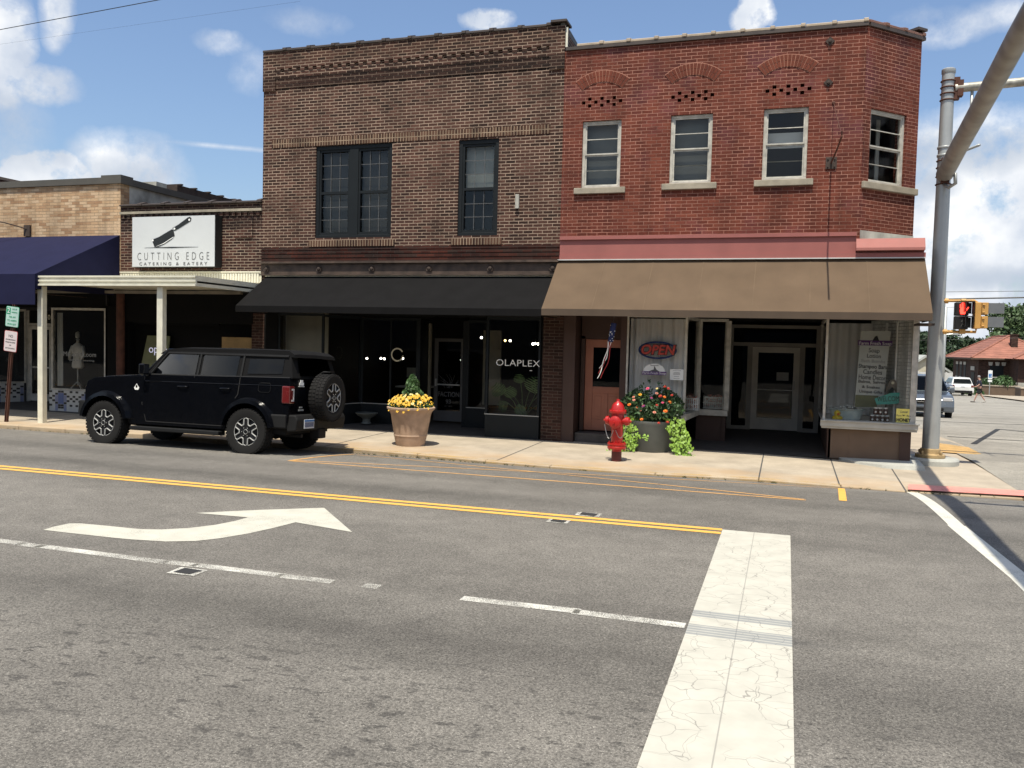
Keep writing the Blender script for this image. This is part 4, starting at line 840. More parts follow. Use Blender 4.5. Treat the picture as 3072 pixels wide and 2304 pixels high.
ca.box(xl, xr, 14.97, 15.0, 3.03, 3.25).box(xl, xr, 14.94, 14.97, 3.03, 3.07).box(xl, xr, 14.945, 14.97, 3.12, 3.16).box(xl, xr, 14.94, 14.97, 3.21, 3.25).box(xl, xl + .03, 15.0, F - .05, 3.03, 3.25).box(xr - .03, xr, 15.0, F - .05, 3.03, 3.25)
co = ca.build('canopy', 'white_metal', cs, label='flat white metal canopy on posts')
m = MB()
for x in (xl + .03, -12.84): m.box(x, x + .145, 15.04, 15.17, -.12, 3.03)
MB().box(xl + .03, xl + .175, 15.04, 15.17, -.12, 3.028).build('post', 'white_metal', co, bevel=.008); MB().box(-12.86, -12.71, 15.04, 15.17, -.12, 3.028).build('post', 'white_metal', co, bevel=.008)
MB().box(-18.6, -12.1, 16.9, 17.0, 2.98, 3.05).build('soffit_beam', 'wood_grey', cs)
MB().box(CL_ + .1, CR - .05, F + .4, F + .5, -.2, 3.3).box(-15.9, -12.1, F - .01, F + .3, 2.3, 3.24).build('shop_front', 'black_wall', cs)
MB().tube([(-15.93, F - .05, -.1), (-15.93, F - .05, 3.05)], .10, 14).build('downspout', 'rust', cs, label='maroon painted round drain pipe')
m = MB().box(-15.55, -14.55, F + .3, F + .38, -.05, .5); m.build('bulkhead', 'black_wall', cs)
MB().box(-13.04, -12.2, F + .1, F + .16, 1.2, 1.98).build('boarded_window', 'osb', cs)
m = MB().box(-15.6, -13.1, F + .05, F + .1, 2.25, 2.32); m.build('head_rail', 'black_wall', cs)
o = thing('backlit_shop_sign', 'white rectangular box sign with black cleaver reading Cutting Edge Catering & Eatery', 'sign', (-14.17, F - .16, 3.64))
sx0, sx1, sz0, sz1 = -15.37, -12.98, 3.645, 4.85; yf = F - .28
MB().box(sx0 - .01, sx1 + .01, yf + .01, F - .03, sz0 - .01, sz1 + .01).build('cabinet', 'sign_black', o); MB().box(sx0, sx1, yf - .004, yf + .008, sz0, sz1).build('face', 'sign_face', o)
sf = bpy.data.objects[-1] if False else o
text('CUTTING EDGE', .27, 'ink_grey', o, (-14.17, yf - .008, 3.885), width=2.08, off=-.005, space=1.75); text('CATERING & EATERY', .105, 'ink_grey', o, (-14.17, yf - .008, 3.71), width=1.97, off=.0, space=1.7)
k = MB()
def zc(u, v): return (-15.37 + (u - 1085) / (1728 - 1085) * 2.39 - (v - 900) * .00004, 4.85 - (v - 705) / (1092 - 705) * 1.205)
bl = [zc(*p) for p in ((1242, 880), (1258, 878), (1300, 862), (1400, 805), (1412, 812), (1422, 856), (1395, 885), (1340, 920), (1285, 942), (1268, 946), (1256, 915))]
k.prism(bl, 'y', yf - .012, yf - .005); hd = [zc(*p) for p in ((1404, 796), (1420, 818), (1450, 803), (1545, 745), (1549, 725), (1538, 713), (1522, 718), (1450, 770))]
k.prism(hd, 'y', yf - .012, yf - .005); k.prism([zc(*p) for p in ((1185, 944), (1395, 940), (1605, 943), (1395, 949))], 'y', yf - .010, yf - .005)
k.build('cleaver_drawing', 'sign_black', o)
k = MB()
for u, v in ((1534, 736), (1420, 801), (1251, 888)): c = zc(u, v); k.lathe([(.026, 0), (.026, -.004)], (c[0], yf - .012, c[1]), 12, 'y')
k.prism([zc(*p) for p in ((1268, 940), (1340, 915), (1412, 868), (1414, 862), (1338, 910))], 'y', yf - .016, yf - .0125)
k.build('cleaver_highlight', 'sign_white', o)
o = MB().add([(-15.52, F + .12, .9), (-14.7, F + .12, .9), (-14.72, F + .28, 1.97), (-15.40, F + .28, 1.97), (-15.52, F + .15, .9), (-14.7, F + .15, .9), (-14.72, F + .31, 1.97), (-15.40, F + .31, 1.97)], [(0, 1, 2, 3), (7, 6, 5, 4), (0, 4, 5, 1), (1, 5, 6, 2), (2, 6, 7, 3), (3, 7, 4, 0)]).build('leaning_board', 'green_board')
tag(o, 'dull green board leaning inside the dark shop front behind the canopy post', 'board'); seat(o, (-15.1, F + .12, .9))
o = text('open', .28, 'neon_white', None, (-14.90, F + .08, 1.63), name='neon_sign'); tag(o, 'small white neon open sign half hidden by the white canopy post', 'neon sign'); seat(o, (-14.9, F + .08, 1.63))

# ================================================================== TAN BRICK SHOP WITH NAVY AWNING
ts = thing('tan_brick_shop', 'low tan brick shop with navy blue awning and checkered tile front', 'building', (-19, F, 0))
TR = -15.99; TL = -30
MB().wall(TL, TR, 3.2, 5.74, F, .3, []).build('wall', 'tan_brick', ts)
MB().box(TR - .28, TR, F + .3, 26, 3.2, 5.74).build('side_wall', 'plaster', ts, label='peeling grey plaster side wall above the roof')
MB().box(TL, TR + .05, F - .06, F + .35, 5.742, 5.90).box(TR - .33, TR + .06, F + .352, 26, 5.742, 5.90).box(TR - .55, TR + .065, F - .065, F + .36, 5.74, 5.95).build('parapet_cap', 'parapet_metal', ts)
MB().box(TR - .9, TR - .2, F + 1.5, F + 1.9, 5.905, 6.08).build('roof_vent', 'plaster', ts)
m = MB().box(TR - .6, TR - .1, F + 2.2, F + 6.5, 5.905, 6.12)
for i in range(7): m.box(TR - .65, TR - .05, F + 2.3 + i * .6, F + 2.38 + i * .6, 6.121, 6.16)
m.build('roof_duct', 'iron', ts)
MB().box(TL, TR - .3, F + .3, 26, 5.0, 5.1).build('roof', 'coping_dark', ts)
na = MB(); ax0, ax1 = -30, -16.0; yp = 14.86
na.add([(ax0, F - .005, 4.46), (ax1, F - .005, 4.46), (ax1, yp, 3.28), (ax0, yp, 3.28), (ax0, F - .005, 4.44), (ax1, F - .005, 4.44), (ax1, yp, 3.26), (ax0, yp, 3.26)], [(3, 2, 1, 0), (4, 5, 6, 7), (0, 1, 5, 4), (2, 3, 7, 6), (1, 2, 6, 5), (3, 0, 4, 7)])
na.prism([(F - .006, 4.44), (yp + .004, 3.26), (yp + .004, 3.1), (F - .006, 3.1)], 'x', ax1 - .012, ax1 - .002)
nao = na.build('awning', 'awning_navy', ts, label='deep navy blue fabric awning')
MB().box(ax0, ax1, yp - .004, yp + .008, 2.60, 3.275).box(ax1 - .014, ax1 - .003, yp + .012, F - .2, 2.95, 3.10).build('valance', 'awning_navy', nao)
for x in (-26, -23, -20, -17): MB().tube([(x, F - .05, 2.9), (x, yp + .05, 2.9)], .014, 6).build('frame_rod', 'iron', nao)
m = MB().box(-19.05, -18.85, F - .06, F - .002, 4.47, 4.76).tube([(-18.95, F - .05, 4.66), (-19.3, F - .4, 4.78), (-19.9, F - .8, 4.86), (-20.6, F - 1.2, 4.9)], .016, 6); m.build('lamp_bracket', 'iron', ts)
lw = front(ts, (-18.20, F), (-16.45, F), .54, 2.57, 'white_frame', 'glass', None, sill='white_frame', t=.05)
MB().box(-16.45, -16.03, F, F + .3, -.2, 2.7).build('black_pier', 'black_wall', ts); MB().box(-22, -16.0, F + .05, F + .3, 2.63, 3.2).build('sign_board', 'black_wall', ts)
def tiles(par, p, q, z0, z1, y_out=0):
    base = MB().obox(p, q, 0, .10, z0, z1); o = base.build('tile_bulkhead', 'tile_white', par)
    L = (Vector(q) - Vector(p)).length; d = (Vector(q) - Vector(p)).normalized()
    rows = 9; rh = (z1 - z0 - .02) / rows; cw_ = .095; nc = int(L / cw_)
    pat = [(0, 0, 'k'), (3, 0, 'k'), (6, 0, 'k'), (1, 2, 'k'), (1, 4, 'k'), (2, 1, 'k'), (2, 5, 'k'), (3, 0, 'k'), (4, 0, 'k'), (5, 1, 'k'), (5, 5, 'k'), (7, 0, 'k'), (6, 2, 'k'), (8, 2, 'k'), (7, 3, 'k'), (6, 4, 'k'), (8, 4, 'k'), (7, 6, 'k')]
    K = MB(); Bb = MB(); Pp = MB()
    def cell(M_, c, r, nr=1, ncc=1, e=.003):
        a = (p[0] + d.x * (c * cw_ + .004), p[1] + d.y * (c * cw_ + .004)); b = (p[0] + d.x * ((c + ncc) * cw_ - .004), p[1] + d.y * ((c + ncc) * cw_ - .004))
        M_.obox(a, b, -e, 0.0005, z1 - .01 - (r + nr) * rh + .003, z1 - .01 - r * rh - .003)
    for base_c in range(0, nc - 1, 9):
        for c, r in ((0, 0), (0, 3), (0, 6), (1, 2), (1, 4), (2, 1), (2, 5), (3, 0), (4, 0), (5, 1), (5, 5), (7, 0), (6, 2), (8, 2), (7, 3), (6, 4), (8, 4), (7, 6), (3, 7), (4, 7), (3, 6), (4, 6)):
            if base_c + c < nc: cell(K, base_c + c, r)
        if base_c + 4 < nc: cell(Bb, base_c + 3, 1, 5, 2)
        for c, r, n_ in ((2, 2, 3), (5, 2, 3), (2, 6, 3), (5, 6, 3)):
            if base_c + c < nc: cell(Pp, base_c + c, r, n_)
    K.build('black_tiles', 'tile_black', o); Bb.build('blue_tiles', 'tile_blue', o); Pp.build('pale_tiles', 'tile_pale', o)
tiles(ts, (-18.24, F - .02), (-16.40, F - .02), -.05, .50)
front(ts, (-22.5, 16.9), (-20.95, 19.15), .54, 2.57, 'white_frame', 'glass', None, sill='white_frame'); tiles(ts, (-22.6, 16.75), (-20.98, 19.1), -.05, .50)
front(ts, (-20.0, 19.2), (-18.22, F + .04), .54, 2.57, 'white_frame', 'glass', None, sill='white_frame')
fr = MB(); yd = 19.2
fr.box(-21.0, -20.9, yd, yd + .06, -.03, 2.6).box(-20.06, -19.98, yd, yd + .06, -.03, 2.6).box(-20.9, -20.06, yd, yd + .06, 2.17, 2.24).build('door_frame', 'white_frame', ts)
d = MB().box(-20.9, -20.8, yd, yd + .04, 0, 2.16).box(-20.16, -20.06, yd, yd + .04, 0, 2.16).box(-20.8, -20.16, yd, yd + .04, 2.06, 2.16).box(-20.8, -20.16, yd, yd + .04, 0, .2).box(-20.8, -20.16, yd, yd + .04, .95, .99); td = d.build('door', 'white_frame', ts)
MB().quad((-20.8, yd + .02, .2), (-20.16, yd + .02, .2), (-20.16, yd + .02, 2.06), (-20.8, yd + .02, 2.06)).build('pane', 'glass_dark', td)
MB().box(-20.9, -20.06, yd + .03, yd + .04, 2.24, 2.6).build('transom', 'black_wall', ts); text('1310', .20, 'decal_cream', ts, (-20.33, yd + .02, 2.41))
MB().quad((TL, F - .3, -.048), (-15.9, F - .3, -.048), (-15.9, 24, 0), (TL, 24, 0)).build('shop_floor', 'slate', ts)
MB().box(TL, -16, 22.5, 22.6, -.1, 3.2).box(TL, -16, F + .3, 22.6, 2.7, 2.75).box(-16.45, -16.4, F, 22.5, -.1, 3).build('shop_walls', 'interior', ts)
drape(-18.13, -17.95, F + .12, .6, 2.5, .02, 30, 40).build('curtain', 'curtain_dim', lw, smooth=True); drape(-17.6, -16.5, F + 1.5, .6, 2.5, .05, 9, 60).build('curtain', 'interior_mid', lw, smooth=True)
text("Miriam's Loom", .17, 'decal_dim', lw, (-17.27, F - .004, 1.44), width=1.05); text('gifts and weaving', .06, 'decal_dim', lw, (-17.2, F - .004, 1.29), width=.8)
tag_o = (thing('far_brick_building', 'dark brown brick building edge beyond the tan brick shop roof at far left', 'building', (-30, 24, 0)))
MB().prism([(-40, 2), (-25.8, 2), (-25.8, 7.15), (-27.5, 7.5), (-40, 9.0)], 'y', 24, 24.4).build('wall', 'brown_brick_old', tag_o)
MB().prism([(-25.75, 7.15), (-25.75, 7.25), (-27.5, 7.6), (-40, 9.1), (-40, 9.0), (-27.5, 7.5)], 'y', 23.95, 24.45).build('coping', 'coping_dark', tag_o)

# ================================================================== VEHICLES
def arc(cx, cz, r, a0, a1, n): return [(cx + r * math.cos(R(a0 + (a1 - a0) * i / n)), cz + r * math.sin(R(a0 + (a1 - a0) * i / n))) for i in range(n + 1)]
def make_wheel(par, loc, side, Rt=.405, wd=.27, rr=.242, name='wheel', face=None, silver=True):
    """wheel in car space, axis y; side=+1 outer face at +y. face: rotate for the spare"""
    M = Matrix.Translation(loc) @ (face if face else (Matrix.Identity(4) if side > 0 else Matrix.Rotation(math.pi, 4, 'Z')))
    h = wd / 2
    d = MB().lathe([(rr * .98, -h * .5), (rr * .98, h * .35), (rr * .9, h * .55), (.09, h * .62), (.05, h * .8), (0, h * .8)], (0, 0, 0), 32, 'y')
    if silver:
        for k in range(6):
            a = R(60 * k + 30); ca, sa = math.cos(a), math.sin(a)
            d.add([(u * ca - v * sa, hh, u * sa + v * ca) for u, v, hh in ((.06, -.035, h * .72), (.06, .035, h * .72), (rr * .97, .055, h * .82), (rr * .97, -.055, h * .82), (.06, -.03, h * .3), (.06, .03, h * .3), (rr * .97, .05, h * .3), (rr * .97, -.05, h * .3))], [(0, 1, 2, 3), (0, 4, 5, 1), (2, 6, 7, 3), (1, 5, 6, 2), (0, 3, 7, 4)])
        for k in range(6): a = R(60 * k); d.lathe([(.012, h * .82), (.012, h * .9), (0, h * .92)], (.075 * math.cos(a), 0, .075 * math.sin(a)), 6, 'y')
    d.xf(M); w = d.build(name, 'rim_black', par, local=True, smooth=True, auto=True)
    t = MB().lathe([(rr, -h * .85), (Rt * .80, -h), (Rt * .95, -h * .96), (Rt - .006, -h * .8), (Rt - .006, h * .8), (Rt * .95, h * .96), (Rt * .80, h), (rr, h * .85), (rr * .97, h * .6), (rr * .97, -h * .6)], (0, 0, 0), 48, 'y')
    nb = 40
    for k in range(nb):
        a = 2 * math.pi * k / nb
        for j, (ya, yb, rb_) in enumerate(((h * .55, h * .93, Rt), (-h * .93, -h * .55, Rt), (h * .06, h * .42, Rt + .001), (-h * .42, -h * .06, Rt + .001))):
            a0 = a + (j % 2) * .06; a1 = a0 + .105
            vs = [(r_ * math.cos(q), y_, r_ * math.sin(q)) for r_ in (Rt - .012, rb_ + .004) for q in (a0, a1) for y_ in (ya, yb)]
            t.add(vs, [(4, 5, 7, 6), (0, 2, 6, 4), (1, 5, 7, 3), (0, 4, 5, 1), (2, 3, 7, 6)])
    t.xf(M); t.build('tyre', 'tyre', w, local=True, smooth=True, auto=True)
    rm = MB(); n = 40
    rm.tube([(rr * 1.0 * math.cos(2 * math.pi * k / n), h * .80, rr * 1.0 * math.sin(2 * math.pi * k / n)) for k in range(n)], .007, 6, closed=True)
    if silver:
        pts = []
        for k in range(6):
            for da, r_ in ((-19, .93), (-10, .54), (10, .54), (19, .93)): a = R(60 * k + da); pts.append((rr * r_ * math.cos(a), h * .88, rr * r_ * math.sin(a)))
        m = len(pts)
        for i in range(m):
            if i % 4 == 3: continue
            p, q = Vector(pts[i]), Vector(pts[(i + 1) % m]); rm.tube([p, q], .011, 6)
        for k in range(6):
            a0, a1 = R(60 * k + 19), R(60 * k + 41); rm.tube([(rr * .93 * math.cos(a0), h * .88, rr * .93 * math.sin(a0)), (rr * .99 * math.cos((a0 + a1) / 2), h * .86, rr * .99 * math.sin((a0 + a1) / 2)), (rr * .93 * math.cos(a1), h * .88, rr * .93 * math.sin(a1))], .006, 4)
        rm.tube([(.04 * math.cos(2 * math.pi * k / 16), h * .93, .04 * math.sin(2 * math.pi * k / 16)) for k in range(16)], .004, 4, closed=True)
        for k in range(6): a = R(60 * k); rm.lathe([(.007, h * .92), (.007, h * .98), (0, h)], (.075 * math.cos(a), 0, .075 * math.sin(a)), 6, 'y')
    else:
        for k in range(5):
            a = R(72 * k + 90); rm.tube([(.03 * math.cos(a), h * .8, .03 * math.sin(a)), (rr * .97 * math.cos(a), h * .85, rr * .97 * math.sin(a))], [.03, .022], 5)
    rm.xf(M); rm.build('rim', 'rim_silver', w, local=True)
    return w
car = thing('parked_suv', 'black boxy off road car with soft top and rear spare wheel at the kerb', 'car', (-10.45, 13.55, -.104), rot=(R(2.6), 0, R(180)))
# car space: +x forward, +y towards the camera side, z up
FW, RW = 1.55, -1.53; Wh = .82
prof = [(-2.32, .60), (-2.33, .72), (-2.33, 1.30), (-2.30, 1.375), (-1.2, 1.36), (.62, 1.315), (.78, 1.30), (1.3, 1.285), (1.86, 1.235), (2.00, 1.17), (2.05, 1.04), (2.06, .62)]
prof += [(FW + .47, .62)] + arc(FW, .44, .50, 20, 160, 12) + [(FW - .47, .52), (FW - .50, .42), (RW + .50, .42), (RW + .47, .52)] + arc(RW, .44, .50, 20, 160, 12) + [(RW - .47, .60)]
bd = MB(); ys = [(-.86, 0), (-.80, 1), (.80, 1), (.86, 0)]
n = len(prof)
def inset(p, k):  # slight tumblehome above the shoulder line
    return p
outer = []
# body as stations across the width: the sides lean in a little above the waist
for sgn in (1, -1):
    base = len(bd.v)
def yside(z): return .87 - max(0, z - 1.0) * .10 - max(0, .75 - z) * .10
bd.v += [(x, yside(z), z) for x, z in prof] + [(x, -yside(z), z) for x, z in prof]
bd.f += [tuple(range(n))[::-1], tuple(range(n, 2 * n))] + [(i, (i + 1) % n, (i + 1) % n + n, i + n) for i in range(n)]; bd.m += [0] * len(bd.f)
body = bd.build('body', 'car_black', car, local=True, bevel=.03, seg=3)
for o_ in (body,): o_.data.polygons.foreach_set('use_smooth', [True] * len(o_.data.polygons)); o_.data.set_sharp_from_angle(angle=R(30))
m = MB(); m.prism([(.74, 1.30), (1.3, 1.29), (1.84, 1.24), (1.82, 1.27), (1.3, 1.315), (.78, 1.325)], 'y', -.62, .62).prism([(.9, 1.30), (1.95, 1.20), (1.93, 1.235), (.95, 1.33)], 'y', .66, .72).prism([(.9, 1.30), (1.95, 1.20), (1.93, 1.235), (.95, 1.33)], 'y', -.72, -.66)
m.build('hood', 'car_black', car, local=True, bevel=.012)
# seams between the panels
sm_ = MB()
def seam(x0, z0, x1, z1, w=.007):
    yv = max(yside(z0), yside(z1)) + .0015
    d = Vector((x1 - x0, z1 - z0)).normalized(); q = Vector((-d.y, d.x)) * w
    for s in (1, -1):
        a = [(x0 - q.x, s * (yside(z0) + .002), z0 - q.y), (x1 - q.x, s * (yside(z1) + .002), z1 - q.y), (x1 + q.x, s * (yside(z1) + .002), z1 + q.y), (x0 + q.x, s * (yside(z0) + .002), z0 + q.y)]
        sm_.add(a, [(0, 1, 2, 3)] if s < 0 else [(3, 2, 1, 0)])
for s in ((.72, 1.29, .74, .80), (.74, .80, .66, .48), (-.36, 1.34, -.38, .48), (-1.32, 1.35, -1.30, 1.05), (-1.30, 1.05, -1.02, .70), (.66, .48, -1.0, .48)): seam(*s)
sm_.build('panel_seams', 'interior', car, local=True)
m = MB()
for s in (1, -1):
    for (x0, z0, x1, z1) in ((.70, 1.215, -2.28, 1.235),):
        m.tube([(x0, s * (yside(1.22) + .001), z0), (x1, s * (yside(1.23) + .001), z1)], .006, 5)
m.build('waist_crease', 'car_black', car, local=True)
for x in (FW, RW):      # flared arches
    for s in (1, -1):
        m = MB(); a_in = arc(x, .44, .47, 8, 172, 14); a_out = arc(x, .44, .575, 8, 172, 14); k = len(a_in)
        vs = [(u, s * .80, v) for u, v in a_in] + [(u, s * .965, v) for u, v in a_in] + [(u, s * .955, v) for u, v in arc(x, .44, .54, 8, 172, 14)] + [(u, s * .845, v) for u, v in a_out]
        fs = [(j * k + i, j * k + i + 1, (j + 1) * k + i + 1, (j + 1) * k + i) for j in range(3) for i in range(k - 1)]
        fs += [(0, k, 2 * k, 3 * k), (k - 1, 2 * k - 1, 3 * k - 1, 4 * k - 1)]
        m.add(vs, fs); m.build('wheel_arch', 'car_black', car, local=True, smooth=True, auto=True)
for s in (1, -1): MB().box(RW + .56, FW - .60, s * .72, s * .93, .31, .385).build('side_step', 'car_trim', car, local=True, bevel=.015)
MB().box(-2.2, 1.95, -.70, .70, .38, .75).build('underbody', 'car_trim', car, local=True)
# cabin
G0, G1 = 1.345, 1.80
def yc(z): return .80 - (z - 1.33) * .26
cab = MB()
side = [(.78, 1.31), (.36, 1.78), (.20, 1.80), (-2.22, 1.80), (-2.33, 1.36)]
cab.v = [(x, yc(z) - .012, z) for x, z in side] + [(x, -yc(z) + .012, z) for x, z in side]; nn_ = len(side)
cab.f = [tuple(range(nn_))[::-1], tuple(range(nn_, 2 * nn_))] + [(i, (i + 1) % nn_, (i + 1) % nn_ + nn_, i + nn_) for i in range(nn_)]; cab.m = [0] * len(cab.f)
cab.build('cabin', 'soft_top', car, local=True, bevel=.02)
tp = MB(); k = 8; rows = []
roofx = [(.50, 1.765), (.38, 1.845), (.1, 1.875), (-.8, 1.885), (-1.6, 1.885), (-2.18, 1.87), (-2.30, 1.80), (-2.31, 1.74)]
for x, z in roofx:
    for j in range(k + 1):
        t = j / k * 2 - 1; rows.append((x, t * (yc(z) + .012), z - .028 * t * t - (.012 * math.sin(x * 6) if abs(t) > .7 else 0)))
tp.v = rows; tp.f = [(i * (k + 1) + j, (i + 1) * (k + 1) + j, (i + 1) * (k + 1) + j + 1, i * (k + 1) + j + 1) for i in range(len(roofx) - 1) for j in range(k)]; tp.m = [0] * len(tp.f)
for s in (0, k):
    edge = [rows[i * (k + 1) + s] for i in range(len(roofx))]; lo = [(x, y * 1.0, 1.735 if i not in (0,) else 1.72) for i, (x, y, z) in enumerate(edge)]
    tp.add(edge + lo, [(i, i + 1, len(edge) + i + 1, len(edge) + i) for i in range(len(edge) - 1)])
tp.build('soft_top', 'soft_top', car, local=True, smooth=True, auto=True, label='black canvas roof')
m = MB()
def sidepane(pts, name, mat='glass_tint', e=.006):
    for s in (1, -1):
        g = MB().add([(x, s * (yc(z) + e - .008), z) for x, z in pts], [tuple(range(len(pts)))[::-s]]); g.build(name, mat, car, local=True)
sidepane([(.60, 1.345), (-.33, 1.355), (-.33, 1.725), (.30, 1.725)], 'side_window'); sidepane([(-.45, 1.355), (-1.20, 1.36), (-1.20, 1.725), (-.45, 1.725)], 'side_window'); sidepane([(-1.42, 1.42), (-2.12, 1.44), (-2.12, 1.70), (-1.42, 1.68)], 'side_window')
m = MB()
for s in (1, -1):
    for pts in ([(.64, 1.33), (.33, 1.745), (-2.2, 1.745)], [(-.39, 1.34), (-.39, 1.74)], [(-1.30, 1.34), (-1.30, 1.74)], [(.62, 1.335), (-2.3, 1.37)]):
        m.tube([(x, s * (yc(z) + .0), z) for x, z in pts], .022, 6)
m.build('window_frame', 'car_trim', car, local=True)
m = MB().tube([(.80, .76, 1.32), (.36, .66, 1.80), (.30, 0, 1.83), (.36, -.66, 1.80), (.80, -.76, 1.32)], .028, 8); m.build('windshield_frame', 'car_black', car, local=True)
MB().add([(.79, .72, 1.33), (.79, -.72, 1.33), (.37, -.62, 1.79), (.37, .62, 1.79)], [(0, 3, 2, 1)]).xf(Matrix.Translation((.012, 0, .008))).build('windshield', 'glass_tint', car, local=True)
MB().add([(-2.335, .56, 1.42), (-2.335, -.56, 1.42), (-2.235, -.50, 1.74), (-2.235, .50, 1.74)], [(0, 1, 2, 3)]).xf(Matrix.Translation((-.012, 0, 0))).build('rear_window', 'glass_tint', car, local=True)
for s in (1, -1):
    m = MB().box(.60, .72, s * .86, s * 1.02, 1.33, 1.53).box(.62, .68, s * .78, s * .88, 1.30, 1.36); mo = m.build('mirror', 'car_black', car, local=True, bevel=.025)
    MB().box(.70, .73, s * .90, s * .99, 1.37, 1.40).build('indicator', 'clear_lens', mo, local=True)
    for x in (-.14, -1.04):
        m = MB().tube([(x + .11, s * (yside(1.14) + .004), 1.145), (x + .09, s * (yside(1.14) + .035), 1.145), (x - .09, s * (yside(1.14) + .035), 1.145), (x - .11, s * (yside(1.14) + .004), 1.145)], .014, 6); m.build('door_handle', 'car_black', car, local=True, smooth=True)
    tl = MB().box(-2.345, -2.19, s * .70, s * .875, .93, 1.235).build('tail_light', 'tail_red', car, local=True, bevel=.02)
    m = MB().box(-2.352, -2.345, s * .73, s * .755, .97, 1.19).box(-2.352, -2.345, s * .755, s * .80, .97, 1.00).box(-2.352, -2.345, s * .755, s * .80, 1.16, 1.19); m.build('reversing_lamp', 'clear_lens', tl, local=True)
    m = MB().lathe([(.10, -.02), (.105, .02), (.09, .03), (0, .035)], (2.05, s * .62, 1.03), 20, 'x'); m.build('headlight', 'clear_lens', car, local=True)
    m = MB().tube([(x, s * (yside(z) + .003), z) for x, z in ((-1.93, 1.27), (-1.75, 1.27), (-1.71, 1.24), (-1.71, 1.14), (-1.75, 1.11), (-1.92, 1.11), (-1.95, 1.14), (-1.95, 1.24))], .004, 4, closed=True); m.build('fuel_flap', 'car_trim', car, local=True)
    y_ = s * (yside(1.10) + .004)
    m = MB().add([(.84, y_, 1.045), (.915, y_, 1.045), (.935, y_, 1.085), (.878, y_, 1.16), (.82, y_, 1.085)], [(0, 1, 2, 3, 4)[::-s] if s > 0 else (0, 1, 2, 3, 4)])
    bdg = m.build('badge', 'decal_white', car, local=True)
    MB().add([(.862, y_ + s * .002, 1.085), (.895, y_ + s * .002, 1.085), (.90, y_ + s * .002, 1.115), (.878, y_ + s * .002, 1.14), (.855, y_ + s * .002, 1.115)], [(0, 1, 2, 3, 4)]).build('badge_mark', 'car_black', bdg, local=True)
MB().box(2.04, 2.075, -.74, .74, .93, 1.13).build('grille', 'car_trim', car, local=True)
fbp = MB().prism([(2.0, .50), (2.02, .80), (2.20, .80), (2.22, .56), (2.1, .48)], 'y', -.86, .86); fbp.build('front_bumper', 'car_trim', car, local=True, bevel=.02)
rbp = MB().prism([(-2.30, .44), (-2.20, .74), (-2.46, .74), (-2.50, .66), (-2.47, .46)], 'y', -.84, .84).box(-2.3, -1.98, .78, .90, .50, .74).box(-2.3, -1.98, -.90, -.78, .50, .74); rbo = rbp.build('rear_bumper', 'car_trim', car, local=True, bevel=.025)
MB().box(-2.505, -2.495, .29, .62, .50, .66).build('plate', 'plate_white', car, local=True, bevel=.004)
m = MB().box(-2.509, -2.505, .30, .61, .62, .655); m.build('plate_band', 'plate_blue', car, local=True)
rr = random.Random(5); m = MB(); yy_ = .595
for i in range(8):
    m.box(-2.509, -2.505, yy_ - .022, yy_, .525, .61); yy_ -= .036
m.build('plate_characters', 'plate_ink', car, local=True)
MB().box(-2.50, -2.43, .16, .27, .52, .66).build('plate_lamp', 'car_trim', car, local=True); MB().box(-2.50, -2.30, -.14, .10, .30, .48).build('tow_hitch', 'car_trim', car, local=True, bevel=.02)
MB().tube([(-1.3, .3, .38), (-2.0, .45, .36), (-2.36, .45, .36)], .035, 8).box(-1.62, -1.44, -.75, .75, .33, .45).lathe([(.14, -.12), (.17, 0), (.14, .12)], (RW, 0, .40), 12, 'y').build('rear_axle', 'car_trim', car, local=True)
MB().box(-2.345, -2.335, .42, .56, 1.25, 1.30).box(-2.345, -2.335, .45, .53, 1.30, 1.345).box(-2.345, -2.335, .40, .58, 1.225, 1.235).build('window_sticker', 'decal_white', car, local=True, label='small white silhouette sticker on the tailgate')
MB().box(-2.345, -2.335, .40, .56, .80, .83).box(-2.345, -2.335, .44, .53, .85, .875).build('badge', 'galv', car, local=True)
for x, s in ((FW, 1), (RW, 1), (FW, -1), (RW, -1)): make_wheel(car, (x, s * .80, .408), s)
spw = make_wheel(car, (-2.57, -.02, 1.04), 1, Rt=.425, wd=.29, rr=.262, face=Matrix.Rotation(R(90), 4, 'Z'), name='spare_wheel')
MB().box(-2.50, -2.33, -.12, .10, .95, 1.15).tube([(-2.34, .02, 1.40), (-2.5, .02, 1.50), (-2.62, .02, 1.50)], .02, 6).box(-2.66, -2.6, -.05, .08, 1.495, 1.52).build('spare_carrier', 'car_trim', car, local=True)

